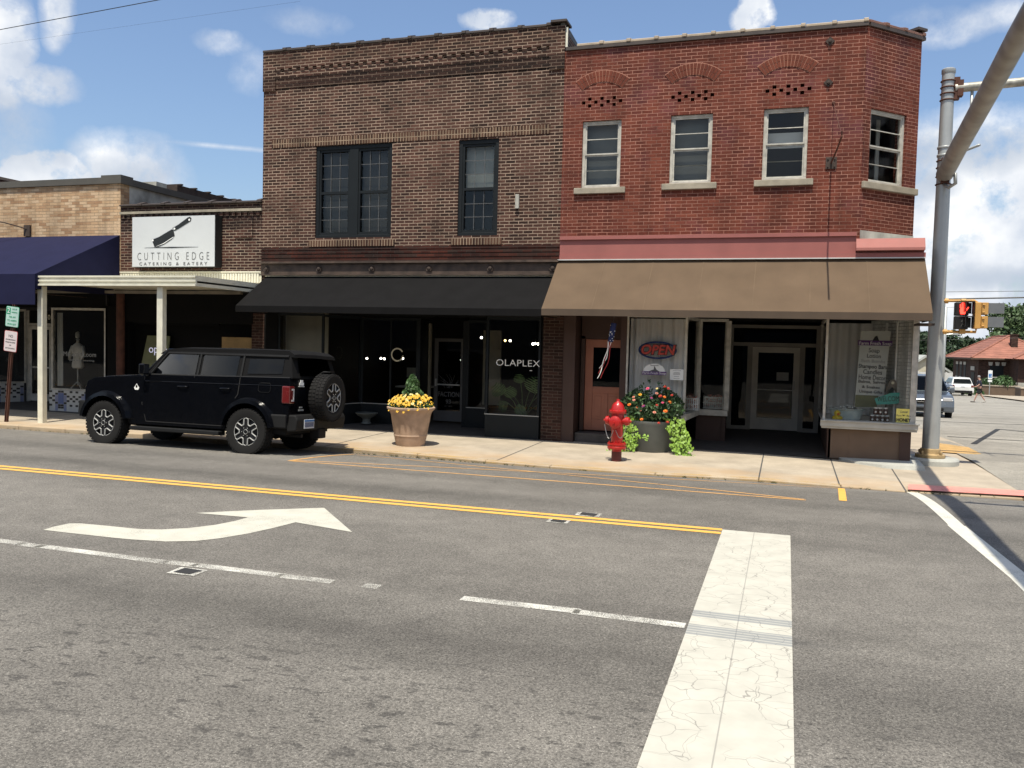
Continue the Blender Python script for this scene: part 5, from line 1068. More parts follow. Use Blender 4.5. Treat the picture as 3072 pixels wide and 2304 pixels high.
def simple_suv(name, label, loc, rz, paint_, L=4.5, W=1.8, H=1.62, kind='front'):
    t = thing(name, label, 'car', loc, rot=(0, 0, rz)); f, r = L * .31, -L * .29; h = L / 2
    pr = [(-h, .45), (-h - .01, .85), (-h + .12, 1.02), (-h + .30, 1.06), (h - 1.35, 1.06), (h - .35, .95), (h - .06, .78), (h, .5), (h - .03, .28), (f + .42, .28)] + arc(f, .34, .40, 0, 180, 10) + [(f - .45, .26), (r + .45, .26)] + arc(r, .34, .40, 0, 180, 10) + [(-h + .05, .28)]
    b = MB(); n = len(pr)
    def ysd(z): return W / 2 - max(0, z - .8) * .18
    b.v = [(x, ysd(z), z) for x, z in pr] + [(x, -ysd(z), z) for x, z in pr]; b.f = [tuple(range(n))[::-1], tuple(range(n, 2 * n))] + [(i, (i + 1) % n, (i + 1) % n + n, i + n) for i in range(n)]; b.m = [0] * len(b.f)
    b.build('body', paint_, t, local=True, bevel=.06, seg=3)
    sd = [(h - 1.30, 1.04), (h - 2.05, H - .04), (h - 2.4, H), (-h + .55, H - .03), (-h + .18, 1.04)]
    def yc2(z): return W / 2 - .07 - (z - 1.04) * .32
    c = MB(); k = len(sd); c.v = [(x, yc2(z), z) for x, z in sd] + [(x, -yc2(z), z) for x, z in sd]; c.f = [tuple(range(k))[::-1], tuple(range(k, 2 * k))] + [(i, (i + 1) % k, (i + 1) % k + k, i + k) for i in range(k)]; c.m = [0] * len(c.f)
    c.build('roof', paint_, t, local=True, bevel=.05, seg=3)
    y1, y2 = yc2(1.10) - .03, yc2(H - .10) - .05
    MB().add([(h - 1.30, y1, 1.08), (h - 1.30, -y1, 1.08), (h - 1.98, -y2, H - .09), (h - 1.98, y2, H - .09)], [(0, 3, 2, 1)]).xf(Matrix.Translation((.035, 0, .02))).build('windshield', 'glass_tint', t, local=True)
    MB().add([(-h + .19, y1 - .05, 1.12), (-h + .19, -y1 + .05, 1.12), (-h + .47, -y2, H - .13), (-h + .47, y2, H - .13)], [(0, 1, 2, 3)]).xf(Matrix.Translation((-.03, 0, .0))).build('rear_window', 'glass_tint', t, local=True)
    for s in (1, -1):
        MB().add([(x, s * (yc2(z) + .008), z) for x, z in ((h - 1.42, 1.10), (h - 2.05, H - .12), (-h + .65, H - .14), (-h + .42, 1.10))], [(0, 1, 2, 3)[::s]]).build('side_window', 'glass_tint', t, local=True)
        MB().box(h - 1.5, h - 1.38, s * (W / 2 - .02), s * (W / 2 + .14), 1.05, 1.19).build('mirror', paint_, t, local=True, bevel=.02)
        MB().box(-h - .02, -h + .16, s * (W / 2 - .27), s * (W / 2 - .03), .78, .98).build('tail_light', 'tail_red', t, local=True, bevel=.02)
        MB().box(h - .24, h - .035, s * (W / 2 - .42), s * (W / 2 - .07), .72, .86).build('headlight', 'clear_lens', t, local=True, bevel=.02)
        for x in (f, r): make_wheel(t, (x, s * (W / 2 - .11), .335), s, Rt=.335, wd=.22, rr=.215, silver=False)
    g = MB().box(h - .05, h + .015, -.42, .42, .60, .76).box(h - .04, h + .02, -.55, .55, .33, .45); g.build('grille', 'car_trim', t, local=True, bevel=.01)
    MB().box(h - .03, h + .03, -.40, .40, .665, .69).build('grille_bar', 'chrome', t, local=True)
    MB().box(-h - .03, -h + .1, -.75, .75, .30, .52).build('rear_bumper', 'car_trim', t, local=True, bevel=.03); MB().box(-h - .02, -h, -.16, .16, .78, .88).build('plate', 'plate_white', t, local=True)
    return t
# grey SUV facing the camera behind the pole, white one going away, pale sedan between them
simple_suv('oncoming_suv', 'silver blue suv facing the camera behind the grey signal pole', (5.55, 39.6, zroad(39.6)), R(-93), 'car_grey', 4.8, 1.86, 1.72)
simple_suv('stopped_suv', 'white suv seen from behind beside the old brick depot', (14.2, 82.5, zroad(82.5)), R(92), 'car_white', 4.4, 1.78, 1.62)
simple_suv('parked_sedan', 'pale blue car partly hidden behind the signal pole, nose towards the camera', (12.0, 80.5, zroad(80.5)), R(-75), 'car_grey', 4.4, 1.75, 1.40)

# ================================================================== STREET FURNITURE
hy = thing('fire_hydrant', 'bright red fire hydrant on the sidewalk in front of the zinnia tub', 'fire hydrant', (-2.86, 15.16, -.10), rot=(0, 0, R(-8))); hy.scale = (1.04, 1.04, 1.11)
b = MB().lathe([(.085, 0), (.085, .22), (.16, .225), (.165, .24), (.165, .262), (.155, .27), (.155, .285), (.165, .292), (.165, .315), (.10, .32), (.105, .34), (.10, .62), (.112, .70), (.108, .78), (.10, .82)], n=28)
b.build('barrel', 'hydrant_red', hy, local=True, smooth=True, auto=True)
MB().lathe([(.088, 0), (.088, .18), (.02, .181)], n=28).build('base', 'hydrant_dark', hy, local=True, smooth=True, auto=True)
b = MB().lathe([(.10, .80), (.145, .805), (.15, .82), (.15, .845), (.12, .855), (.115, .88), (.10, .93), (.07, .97), (.035, .99), (.03, 1.0), (.03, 1.03), (.0, 1.035)], n=28)
for k in range(8):
    a = R(45 * k + 20); b.lathe([(.011, .79), (.011, .865), (0, .868)], (.133 * math.cos(a), .133 * math.sin(a), 0), 6)
    c_, s_ = math.cos(a), math.sin(a); b.add([(.115 * c_ - .006 * s_, .115 * s_ + .006 * c_, .86), (.115 * c_ + .006 * s_, .115 * s_ - .006 * c_, .86), (.05 * c_, .05 * s_, .985)], [(0, 1, 2)])
b.build('bonnet', 'hydrant_red', hy, local=True, smooth=True, auto=True)
b = MB()
for k in range(8): a = R(45 * k); b.lathe([(.013, .205), (.013, .34), (0, .342)], (.14 * math.cos(a), .14 * math.sin(a), 0), 6)
b.build('flange_bolts', 'hydrant_red', hy, local=True)
for s in (1, -1):
    M_ = Matrix.Translation((s * .10, 0, .68)) @ Matrix.Rotation(R(90 * s), 4, 'Y')
    b = MB().lathe([(.055, -.02), (.055, .045), (.072, .05), (.072, .072), (.066, .075), (.066, .105), (.05, .12), (.02, .122), (.018, .15), (0, .15)], n=8 if False else 20); b.xf(M_); b.build('side_outlet', 'hydrant_red', hy, local=True, smooth=True, auto=True)
M_ = Matrix.Translation((0, -.08, .66)) @ Matrix.Rotation(R(90), 4, 'X')
b = MB().lathe([(.085, -.02), (.085, .04), (.105, .045), (.105, .07), (.095, .075), (.092, .10), (.065, .115), (.022, .117), (.02, .145), (0, .145)], n=26); b.xf(M_); b.build('front_outlet', 'hydrant_red', hy, local=True, smooth=True, auto=True)
b = MB()
for x0, x1, sag in ((-.20, -.02, .17), (.20, .02, .15)):
    b.tube([(x0 + (x1 - x0) * t, -.10 - .05 * t, .62 - sag * math.sin(math.pi * t) * 1.1 - .08 * t) for t in [i / 10 for i in range(11)]], .006, 5)
b.build('chain', 'chain', hy, local=True)
MB().lathe([(.17, 0), (.17, .006), (0, .006)], n=20).build('ground_ring', 'rust', hy, local=True)

def leaf_cloud(n, fn, size, rnd, flat=.5):
    b = MB()
    for i in range(n):
        p = fn(rnd); s = size * rnd.uniform(.6, 1.35)
        a = Vector((rnd.gauss(0, 1), rnd.gauss(0, 1), rnd.gauss(0, 1) * flat)).normalized(); c = a.cross(Vector((rnd.gauss(0, 1), rnd.gauss(0, 1), rnd.gauss(0, 1)))).normalized()
        p = Vector(p); b.quad(p - a * s * .5, p + c * s * .28 - a * .05 * s, p + a * s * .6, p - c * s * .28 - a * .05 * s)
    return b
# clay pot with clipped conifer and yellow petunias
pt = thing('clay_planter', 'tall tapered tan clay planter with small conifer and yellow petunias', 'planter', (-7.05, 15.42, -.075))
wb = lambda a: .004 * math.sin(3 * a + 1)
MB().lathe([(.28, 0), (.285, .015), (.325, .20), (.332, .205), (.333, .222), (.328, .23), (.395, .62), (.42, .68), (.455, .72), (.475, .735), (.478, .765), (.455, .775), (.42, .77), (.40, .70), (.0, .69)], n=48, wob=wb).build('pot', 'pot_clay', pt, local=True, smooth=True, auto=True)
MB().lathe([(.40, .70), (.0, .715)], n=24).build('soil', 'soil', pt, local=True)
rnd = random.Random(11)
def cone(r):
    t = r.random() ** .8;  a = r.uniform(0, 6.283); rad = (.25 * (1 - t) ** .7 + .02) * (.55 + .45 * r.random()) * (1 + .14 * math.sin(a * 3) + .16 * math.sin(a * 2 + t * 17)); return (rad * math.cos(a), rad * math.sin(a) + .03,   .76 + t * .64)
MB().tube([(0, .03, .7), (0, .03, 1.30)], [.02, .006], 6).build('stem', 'trunk', pt, local=True)
leaf_cloud(5200, cone, .045, rnd, 1.6).build('conifer', 'conifer', pt, local=True)
def mound(r):
    a = r.uniform(0, 6.283); q = math.sqrt(r.random()) * .43; return (q * math.cos(a), q * math.sin(a), .76 + (.13 - q * q * .45) * r.uniform(.3, 1.2))
leaf_cloud(1500, mound, .05, rnd).build('foliage', 'leaf_mid', pt, local=True)
def bloom(mat, r, par, n=6, name='flower', mats=None):
    b = MB(); c = (0, 0, .004); k = 10
    for i in range(n):
        a = 2 * math.pi * i / n; w = math.pi / n * 1.05
        b.add([c, (r * .7 * math.cos(a - w), r * .7 * math.sin(a - w), .008), (r * math.cos(a), r * math.sin(a), .0), (r * .7 * math.cos(a + w), r * .7 * math.sin(a + w), .008)], [(0, 1, 2, 3)])
    b.lathe([(r * .22, 0), (r * .2, .012), (0, .016)], n=6, mi=1)
    return b.build(name, [mat, mats or 'fl_cream'], par, local=True)
def place(proto, pos, nrm, s, first):
    o = proto if first else proto.copy()
    if not first: COL.objects.link(o); o.parent = proto.parent
    o.location = pos; o.rotation_euler = Vector(nrm).to_track_quat('Z', 'Y').to_euler(); o.scale = (s, s, s); return o
f1 = bloom('fl_yellow', .030, pt, 5); f2 = bloom('fl_cream', .028, pt, 5, mats='fl_yellow')
for i in range(98):
    a = rnd.uniform(0, 6.283) if i % 3 == 0 else rnd.uniform(math.pi * 1.05, math.pi * 1.95); q = math.sqrt(rnd.random()) * .46; h = .81 + .21 * (1 - (q / .5) ** 2) + rnd.uniform(-.04, .03)
    if math.cos(a) * q > .15: h += .05
    if i % 9 == 0: q = .47; h = .74 + rnd.uniform(-.05, .05)
    pr_ = f1 if i % 5 else f2
    place(pr_, (q * math.cos(a), q * math.sin(a), h), (math.cos(a) * q * 1.6 + rnd.uniform(-.2, .2), math.sin(a) * q * 1.6 - .55, .8), rnd.uniform(.95, 1.3), i in (0, 1) if False else (i == 0 or i == 1))
b = MB()
for i in range(260):
    a = rnd.uniform(0, 6.283); q = math.sqrt(rnd.random()) * .46; h = .80 + .20 * (1 - (q / .5) ** 2) + rnd.uniform(-.06, .03); p = Vector((q * math.cos(a), q * math.sin(a), h)); n_ = Vector((math.cos(a) * q * 1.6, math.sin(a) * q * 1.6 - .4, .8)).normalized(); u_ = n_.cross(Vector((rnd.random(), rnd.random(), .3))).normalized(); w_ = n_.cross(u_); r_ = .017
    b.add([p + (u_ * math.cos(k) + w_ * math.sin(k)) * r_ * (1 if k_ % 2 else .6) + n_ * .0 for k_, k in enumerate([j * math.pi / 5 for j in range(10)])], [tuple(range(10))])
sf_ = b.build('small_flowers', 'fl_yellow', pt, local=True); sf_['kind'] = 'stuff'
# grey tub with zinnias and lime vine
zt = thing('zinnia_planter', 'grey round tub of colourful zinnias with trailing lime green vine', 'planter', (-2.50, 17.22 - .32, -.09))
MB().lathe([(.36, 0), (.375, .02), (.43, .56), (.45, .60), (.45, .64), (.42, .64), (.41, .60), (0, .59)], n=40).build('pot', 'pot_grey', zt, local=True, smooth=True, auto=True)
rnd = random.Random(21)
def bush(r):
    a = r.uniform(0, 6.283); q = math.sqrt(r.random()); t = r.random(); rad = q * (.42 + .18 * math.sin(t * 3.0)) ; return (rad * math.cos(a) * 1.08, rad * math.sin(a) * .8, .62 + t * .62 * (1.15 - .45 * q) * (1 + .25 * math.sin(a * 2 + 1)))
leaf_cloud(3400, bush, .075, rnd, 1.2).build('foliage', 'leaf_dark', zt, local=True)
st = MB()
zs_ = [(-.40, .98, 'o', 1.2), (-.33, 1.13, 'k', .9), (-.18, 1.19, 'y', 1.1), (-.05, 1.31, 'p', 1.2), (.12, 1.22, 'q', 1.0), (.14, 1.32, 'c', .8), (.28, 1.16, 'o', 1.0), (.19, 1.17, 'r', 1.2), (.36, 1.33, 'r', 1.0), (.28, 1.36, 'r', .9), (-.25, .92, 'r', 1.2), (-.11, .97, 'u', 1.1), (.03, 1.13, 'm', .9), (.03, .97, 'y', .7), (.15, 1.0, 'r', .9), (.25, 1.05, 'p', .9), (.38, 1.06, 'o', 1.2), (.33, .90, 'o', 1.35), (.11, .86, 'q', 1.1), (-.17, .88, 'q', .9), (-.12, .72, 'o', 1.1), (.20, .66, 'r', .9), (.36, .68, 'r', 1.0), (-.30, 1.08, 'q', 1.0), (.42, 1.20, 'r', .9)]
cmap = {'o': 'fl_orange', 'k': 'fl_peach', 'y': 'fl_yellow', 'p': 'fl_pink', 'q': 'fl_peach', 'c': 'fl_cream', 'r': 'fl_red', 'u': 'fl_purple', 'm': 'fl_purple'}
protos = {}
for i, (x, z, c, s) in enumerate(zs_):
    key = cmap[c]; fst = key not in protos
    if fst:
        b = MB()
        for ring_ in range(3):
            n_ = 12 - ring_ * 3; r0 = .042 - ring_ * .012
            for k in range(n_):
                a = 2 * math.pi * (k + ring_ * .5) / n_; w = math.pi / n_
                b.add([(0, 0, ring_ * .006 + .002), (r0 * .75 * math.cos(a - w), r0 * .75 * math.sin(a - w), ring_ * .006 + .006), (r0 * math.cos(a), r0 * math.sin(a), ring_ * .006), (r0 * .75 * math.cos(a + w), r0 * .75 * math.sin(a + w), ring_ * .006 + .006)], [(0, 1, 2, 3)])
        b.lathe([(.011, .01), (.010, .024), (0, .028)], n=8, mi=1); protos[key] = b.build('flower', [key, 'fl_orange' if key != 'fl_orange' else 'fl_yellow'], zt, local=True)
    q = -.36 + .08 * math.sin(i * 2.1) - .1 * (z < .95)
    place(protos[key], (x, q, z - .03), (x * .5 + .3 * math.sin(i * 3.3), -.7, .9), s * .82, fst); st.tube([(x * .6, q * .4, .62), (x, q + .03, z - .05)], .004, 4)
st.build('stems', 'leaf_mid', zt, local=True)
def heart(b, p, d, s, up):
    d = Vector(d).normalized(); u = Vector(up); w = d.cross(u).normalized(); p = Vector(p)
    b.add([p, p + w * s * .42 - d * s * .12, p + w * s * .5 + d * s * .25, p + d * s * .95, p - w * s * .5 + d * s * .25, p - w * s * .42 - d * s * .12], [(0, 1, 2, 3), (0, 3, 4, 5)])
v = MB(); rnd = random.Random(4)
for side, cnt, x0, sp_ in ((-1, 400, -.36, .20), (1, 380, .42, .20)):
    for i in range(cnt):
        t = rnd.random() ** .9; x = x0 + side * (t * .16 + rnd.uniform(-.17, .22 if side > 0 else .30)) + (.10 * side * t if side > 0 else 0); y = -.24 - t * .14 + rnd.uniform(-.14, .08); z = .70 - t * .70 + rnd.uniform(-.04, .06)
        if side < 0: x += .12 * math.sin(t * 3.1)
        heart(v, (x, y, max(z, .03)), (rnd.uniform(-.6, .6) + side * .2, rnd.uniform(-.5, .1), -.8), rnd.uniform(.036, .066), (rnd.uniform(-.6, .6), -1, rnd.uniform(.3, 1.2)))
for i in range(8): heart(v, (-.10 + i * .012, -.44, .34 + .05 * math.sin(i)), (.6, -.1, -.4), .05, (0, -1, .5))
v.build('vine', 'leaf_lime', zt, local=True)
# signal pole
sp = thing('signal_pole', 'tall grey steel traffic signal pole with two mast arms at the corner', 'signal pole', (2.74, 18.3, -.14))
MB().tube([(0, 0, .28), (0, 0, 7.55)], [.155, .113], 32).build('pole', 'galv', sp, local=True, smooth=True, auto=True)
MB().lathe([(.118, 7.50), (.125, 7.51), (.125, 7.58), (.10, 7.60), (0, 7.61)], n=24).build('cap', 'galv', sp, local=True, smooth=True, auto=True)
MB().lathe([(.52, -.1), (.52, .09), (.50, .12), (0, .12)], n=32, wob=lambda a: .02 * math.sin(5 * a)).build('concrete_footing', 'concrete_grey', sp, local=True)
m = MB().lathe([(.27, .12), (.27, .185), (.22, .19), (.19, .20), (.18, .29), (.158, .30), (0, .30)], n=28)
for i in (-1, 1):
    for j in (-1, 1): m.lathe([(.03, .19), (.03, .25), (0, .26)], (i * .165, j * .165, 0), 6)
m.build('base_plate', 'base_yellow', sp, local=True, bevel=.01)
a1 = [(0, -.12, 5.58), (-.08, -1.8, 5.66), (-.18, -4.0, 5.74), (-.33, -7.0, 5.84), (-.45, -10, 5.92), (-.52, -13, 6.0)]
MB().tube(a1, [.155, .148, .140, .132, .122, .11], 28).build('mast_arm', 'arm_grey', sp, local=True, smooth=True, auto=True, label='thick long mast arm reaching out over the street')
MB().tube([(.12, 0, 7.22), (2.2, .0, 7.30), (6.0, .0, 7.45), (11, 0, 7.6)], [.085, .08, .07, .06], 18).build('mast_arm', 'steel_worn', sp, local=True, smooth=True, auto=True, label='thinner weathered mast arm over the side street')
m = MB()
for z in (7.36, 7.24, 7.12, 7.0, 5.85, 5.72, 5.55, 5.40): m.lathe([(.127 + (7.6 - z) * .006, z - .012), (.136 + (7.6 - z) * .006, z), (.127 + (7.6 - z) * .006, z + .012)], n=24)
m.box(.08, .20, -.06, .06, 7.0, 7.42).box(.16, .26, -.08, .08, 7.06, 7.36).box(-.07, .07, -.22, -.10, 5.40, 5.88); m.build('clamps', 'rust', sp, local=True)
m = MB().tube([(.42, 0, 7.18), (.42, 0, 6.75), (.40, 0, 6.45), (.30, 0, 6.22), (.13, 0, 6.14)], .028, 10).tube([(.13, -.03, 5.98), (.3, -.1, 6.0), (.5, -.5, 6.02)], .026, 8).tube([(0, -.14, 5.38), (.06, -.24, 5.30), (.16, -.32, 5.36), (.14, -.36, 5.55)], .035, 8).lathe([(.137, 6.08), (.14, 6.09), (.14, 6.11), (.137, 6.12)], n=20).lathe([(.138, 5.93), (.141, 5.94), (.141, 5.96), (.138, 5.97)], n=20)
m.build('cable_conduit', 'galv', sp, local=True, smooth=True)
o = MB().box(-.01, .01, -.05, .75, -.72, .0).box(-.02, .02, -.05, -.01, -.30, .12).box(-.02, .02, .55, .59, -.30, .12).build('street_sign', 'signal_grey'); tag(o, 'grey sign plate seen edge on hanging from the thinner mast arm', 'sign'); o.location = (4.42, 17.9, 7.05)
o = MB().box(0, .85, -.01, .01, -.55, -.15).box(.1, .14, -.02, .02, -.2, .12).box(.7, .74, -.02, .02, -.2, .12).build('overhead_sign', 'signal_grey'); tag(o, 'sign on the long mast arm whose thin shadow falls on the road at right', 'sign'); o.location = (2.55, 11.1, 5.95)
# pedestrian signals on yellow brackets
pg = thing('pedestrian_signal', 'black pedestrian signal showing a red raised hand on yellow bracket', 'traffic light', (3.10, 17.72, 2.40))
X = 3.1
def P7(u, v, y=17.72): 
    r = CMm @ Vector(((2820 + u / 4.147 - 1536) / 2554.278, -(850 + v / 4.147 - 1152) / 2554.278, -1)); t = y / r.y; return (r.x * t, y, 2 + r.z * t)
cx0, cz1 = P7(200, 240)[0], P7(300, 235)[2]; cx1, cz0 = P7(412, 240)[0], P7(300, 572)[2]; zm = (cz0 + cz1) / 2
m = MB().box(cx0, cx1 - .06, 17.74, 17.92, zm + .004, cz1).box(cx0, cx1 - .06, 17.74, 17.92, cz0, zm - .004); m.build('housing', 'signal_black', pg, bevel=.012)
for za, zb in ((zm + .02, cz1 + .01), (cz0 + .01, zm - .01)):
    m = MB(); xa, xb = cx0 + .13, cx1; 
    m.box(xa, xb, 17.52, 17.74, zb - .012, zb).box(xa, xa + .012, 17.50, 17.74, za + .05, zb - .012).add([(xb, 17.52, zb - .012), (xb, 17.74, zb - .012), (xb, 17.74, za), (xb, 17.62, za + .04), (xb - .012, 17.52, zb - .012), (xb - .012, 17.74, zb - .012), (xb - .012, 17.74, za), (xb - .012, 17.62, za + .04)], [(0, 3, 2, 1), (4, 5, 6, 7), (0, 4, 7, 3)])
    m.build('visor', 'signal_black', pg)
    MB().box(xa + .02, xb - .02, 17.725, 17.74, za + .02, zb - .02).build('lens', 'sign_black', pg)
hc = P7(290, 320, 17.71); b = MB(); hx, hz_ = hc[0], hc[2]
b.prism([(hx - .045, hz_ - .095), (hx + .03, hz_ - .095), (hx + .055, hz_ - .01), (hx + .04, hz_ + .03), (hx - .05, hz_ + .03), (hx - .055, hz_ - .03)], 'y', 17.705, 17.712)
for dx, l in ((-.047, .07), (-.020, .095), (.006, .098), (.030, .075)): b.tube([(hx + dx, 17.708, hz_ + .02), (hx + dx * 1.1 + .002, 17.708, hz_ + .02 + l)], .0105, 6)
b.tube([(hx + .04, 17.708, hz_ - .04), (hx + .085, 17.708, hz_ + .035)], .0115, 6); b.build('hand_symbol', 'hand_red', pg)
wx, wz = P7(285, 490)[0], P7(285, 490)[2]
MB().lathe([(.012, -.004), (.012, .004)], (wx, 17.715, wz + .07), 8, 'y').tube([(wx, 17.715, wz + .055), (wx, 17.715, wz)], .009, 5).tube([(wx, 17.715, wz), (wx + .03, 17.715, wz - .07)], .007, 5).tube([(wx, 17.715, wz), (wx - .03, 17.715, wz - .07)], .007, 5).tube([(wx - .03, 17.715, wz + .02), (wx, 17.715, wz + .045), (wx + .03, 17.715, wz + .015)], .006, 5).build('walk_symbol', 'ink_grey', pg)
zt_, zb_ = P7(100, 210)[2], P7(100, 598)[2]; xe = P7(465, 210)[0]
m = MB().tube([(2.80, 17.95, zt_), (xe - .03, 17.83, zt_), (xe + .015, 17.83, zt_ - .03), (xe + .02, 17.83, zt_ - .10)], .026, 10).tube([(2.80, 17.95, zb_), (xe + .02, 17.83, zb_), (xe + .02, 17.83, zb_ + .08)], .026, 10).lathe([(.05, -.03), (.05, .03)], (2.84, 17.95, zt_), 10, 'x').lathe([(.05, -.03), (.05, .03)], (2.84, 17.95, zb_), 10, 'x').lathe([(.035, -.04), (.035, .04)], ((cx0 + cx1) / 2, 17.83, zt_), 10, 'x').box((cx0 + cx1) / 2 - .05, (cx0 + cx1) / 2 + .05, 17.78, 17.88, zb_ - .04, cz0)
m.build('bracket', 'signal_yellow', pg, smooth=True, auto=True)
p2_ = thing('side_pedestrian_signal', 'yellow pedestrian signal turned sideways with grey visors beside the red hand signal', 'traffic light', (3.45, 17.83, 2.42))
ya0, ya1 = P7(440, 240)[0], P7(520, 240)[0]; yb1 = P7(602, 240)[0]; yc1 = P7(800, 260)[0]; zt2, zb2 = P7(500, 235)[2], P7(500, 565)[2]; zm2 = (zt2 + zb2) / 2
MB().box(ya0, ya1, 17.70, 17.96, zb2, zt2).build('back_plate', 'signal_yellow', p2_, bevel=.012)
for za, zb in ((zm2 + .008, zt2), (zb2, zm2 - .008)):
    m = MB().box(ya1 + .002, yb1, 17.68, 17.98, za + .01, zb - .005)
    for zz_ in (za + .05, zb - .05): m.tube([(ya1 + .01, 17.675, zz_), (ya1 + .05, 17.66, zz_)], .014, 6)
    m.build('housing', 'signal_yellow', p2_, bevel=.012)
    MB().box(yb1 + .002, yc1, 17.69, 17.70, za + .03, zb - .015).box(yb1 + .002, yc1, 17.70, 17.97, zb - .025, zb - .015).box(yb1 + .002, yc1, 17.97, 17.98, za + .06, zb - .015).build('visor', 'signal_grey', p2_)
# leaning parking signs at far left
lp = thing('parking_sign_post', 'leaning rusty post carrying two parking regulation signs', 'sign', (-16.86, 14.87, -.09), rot=(0, R(5.5), 0))
MB().box(-.035, .035, .0, .03, 0, 2.7).box(-.035, -.02, -.025, .0, 0, 2.7).box(.02, .035, -.025, .0, 0, 2.7).build('post', 'rust', lp, local=True)
def plate(par, z0, z1, w, face, border, name):
    y = -.034; r = .03; P_ = []
    for cx_, cz_, a0 in ((w / 2 - r, z1 - r, 0), (-w / 2 + r, z1 - r, 90), (-w / 2 + r, z0 + r, 180), (w / 2 - r, z0 + r, 270)):
        P_ += [(cx_ + r * math.cos(R(a0 + k * 30)), cz_ + r * math.sin(R(a0 + k * 30))) for k in range(4)]
    o = MB().prism(P_, 'y', y - .003, y).build(name, border, par, local=True)
    P2 = [(x * .94, (z - (z0 + z1) / 2) * .965 + (z0 + z1) / 2) for x, z in P_]
    MB().prism(P2, 'y', y - .0055, y - .0035).build('sign_face', face, o, local=True); return o, y - .007
o, y_ = plate(lp, 2.19, 2.65, .38, 'sign_mint', 'sign_green', 'sign_plate')
MB().box(-.17, -.055, y_ - .001, y_ + .001, 2.47, 2.62).build('sign_patch', 'sign_green', o, local=True); text('2', .16, 'sign_white', o, (-.112, y_ - .003, 2.545), local=True)
for s_, z_, sz in (('HOUR', 2.59, .05), ('PARKING', 2.52, .04)): text(s_, sz, 'sign_green', o, (.06, y_, z_), local=True)
for s_, z_ in (('7:00 AM', 2.41), ('TO 4:00PM', 2.33), ('MON-SAT', 2.25)): text(s_, .058, 'sign_green', o, (.0, y_, z_), local=True)
o, y_ = plate(lp, 1.63, 2.10, .38, 'sign_pink', 'sign_red', 'sign_plate')
for s_, z_, sz in (('NO', 1.98, .085), ('SKATEBOARDING', 1.90, .036), ('ROLLER BLADING', 1.84, .036), ('OR', 1.775, .036), ('BICYCLE RIDING', 1.705, .036)): text(s_, sz, 'ink_grey', o, (0, y_, z_), local=True)

# ================================================================== THINGS IN AND BEHIND THE SHOP WINDOWS
o = thing('neon_open_sign', 'oval blue and red neon sign reading OPEN in the curtained soap shop window', 'neon sign', (-2.54, F + .16, 1.9)); ox, oz = -2.53, 1.935; y_ = F + .16
E_ = [(ox + .375 * math.cos(2 * math.pi * k / 40), y_, oz + .165 * math.sin(2 * math.pi * k / 40)) for k in range(40)]
MB().tube(E_, .022, 6, closed=True).build('oval_tube', 'neon_blue', o)
text('OPEN', .27, 'sign_black', o, (ox, y_ - .022, oz), off=.022, shear=.18, width=.74); text('OPEN', .27, 'neon_red', o, (ox, y_ - .034, oz), off=.008, shear=.18, width=.70)
def soaplogo(par, cx, y, z, w, lit='decal_white', band='violet', txt='decal_white'):
    h = w * .32; pts = [(cx + w * .44 * math.cos(R(a)), z + h * math.sin(R(a))) for a in range(0, 181, 12)]
    MB().prism(pts, 'y', y, y + .002).build('logo_dome', lit, par); MB().prism([(cx - w * .22, z), (cx - w * .1, z + h * .18), (cx - .01, z + h * .25), (cx - .01 * w, z + h * .72), (cx + .03 * w, z + h * .6), (cx + w * .08, z + h * .28), (cx + w * .22, z)], 'y', y - .003, y - .001).build('logo_figure', 'ink_grey', par)
    MB().box(cx - w / 2, cx + w / 2, y - .002, y + .001, z - w * .14, z).build('logo_band', band, par); text('Farm Fresh Soap', w * .135, txt, par, (cx, y - .004, z - w * .07), width=w * .94, ext=.001)
soaplogo(lw_ := rb, -2.56, F - .004, 1.50, .50)
text('Handmade', .04, 'ink_grey', rb, (-2.56, F - .007, 1.625)); text('618 000', .035, 'decal_dim', rb, (-2.56, F - .006, 1.38)) if False else None
pn = MB().box(-2.24, -1.97, F - .004, F - .002, 1.34, 1.56).build('paper_notice', 'decal_white'); tag(pn, 'white paper notice taped in the soap shop window right of the logo', 'notice'); seat(pn, (-2.1, F - .003, 1.34))
ln = MB()
for i, wd_ in enumerate((.16, .0, .12, .14, .14, .0, .10, .0, .12)):
    if wd_: ln.box(-2.105 - wd_ / 2, -2.105 + wd_ / 2, F - .006, F - .0045, 1.53 - i * .02, 1.536 - i * .02)
l_ = ln.build('print', 'ink_grey'); l_.parent = pn; l_.location = -Vector((-2.1, F - .003, 1.34))
wsx = thing('windsock', 'stars and stripes windsock with red and white tails hanging by the salmon door', 'windsock', at(-3.42, 2.47, 16.6))
px_, py_, pz_ = at(-3.42, 2.47, 16.6)
MB().tube([(px_, py_, pz_ + .15), (px_ - .01, py_, pz_ - .02)], .003, 4).build('string', 'ink_grey', wsx)
MB().tube([(px_, py_, pz_), (px_ - .03, py_, pz_ - .18), (px_ - .06, py_, pz_ - .37)], [.055, .055, .05], 14, cap=False).build('sleeve', 'flag_blue', wsx, smooth=True)
m = MB(); rnd = random.Random(2)
for i in range(14):
    t = rnd.random(); a = rnd.uniform(3.3, 6.1); cx_ = px_ - .06 * t; m.lathe([(.009, 0), (.009, -.003)], (cx_ + .056 * math.cos(a), py_ + .057 * math.sin(a), pz_ - .03 - .33 * t), 5, 'y')
m.build('stars', 'decal_white', wsx)
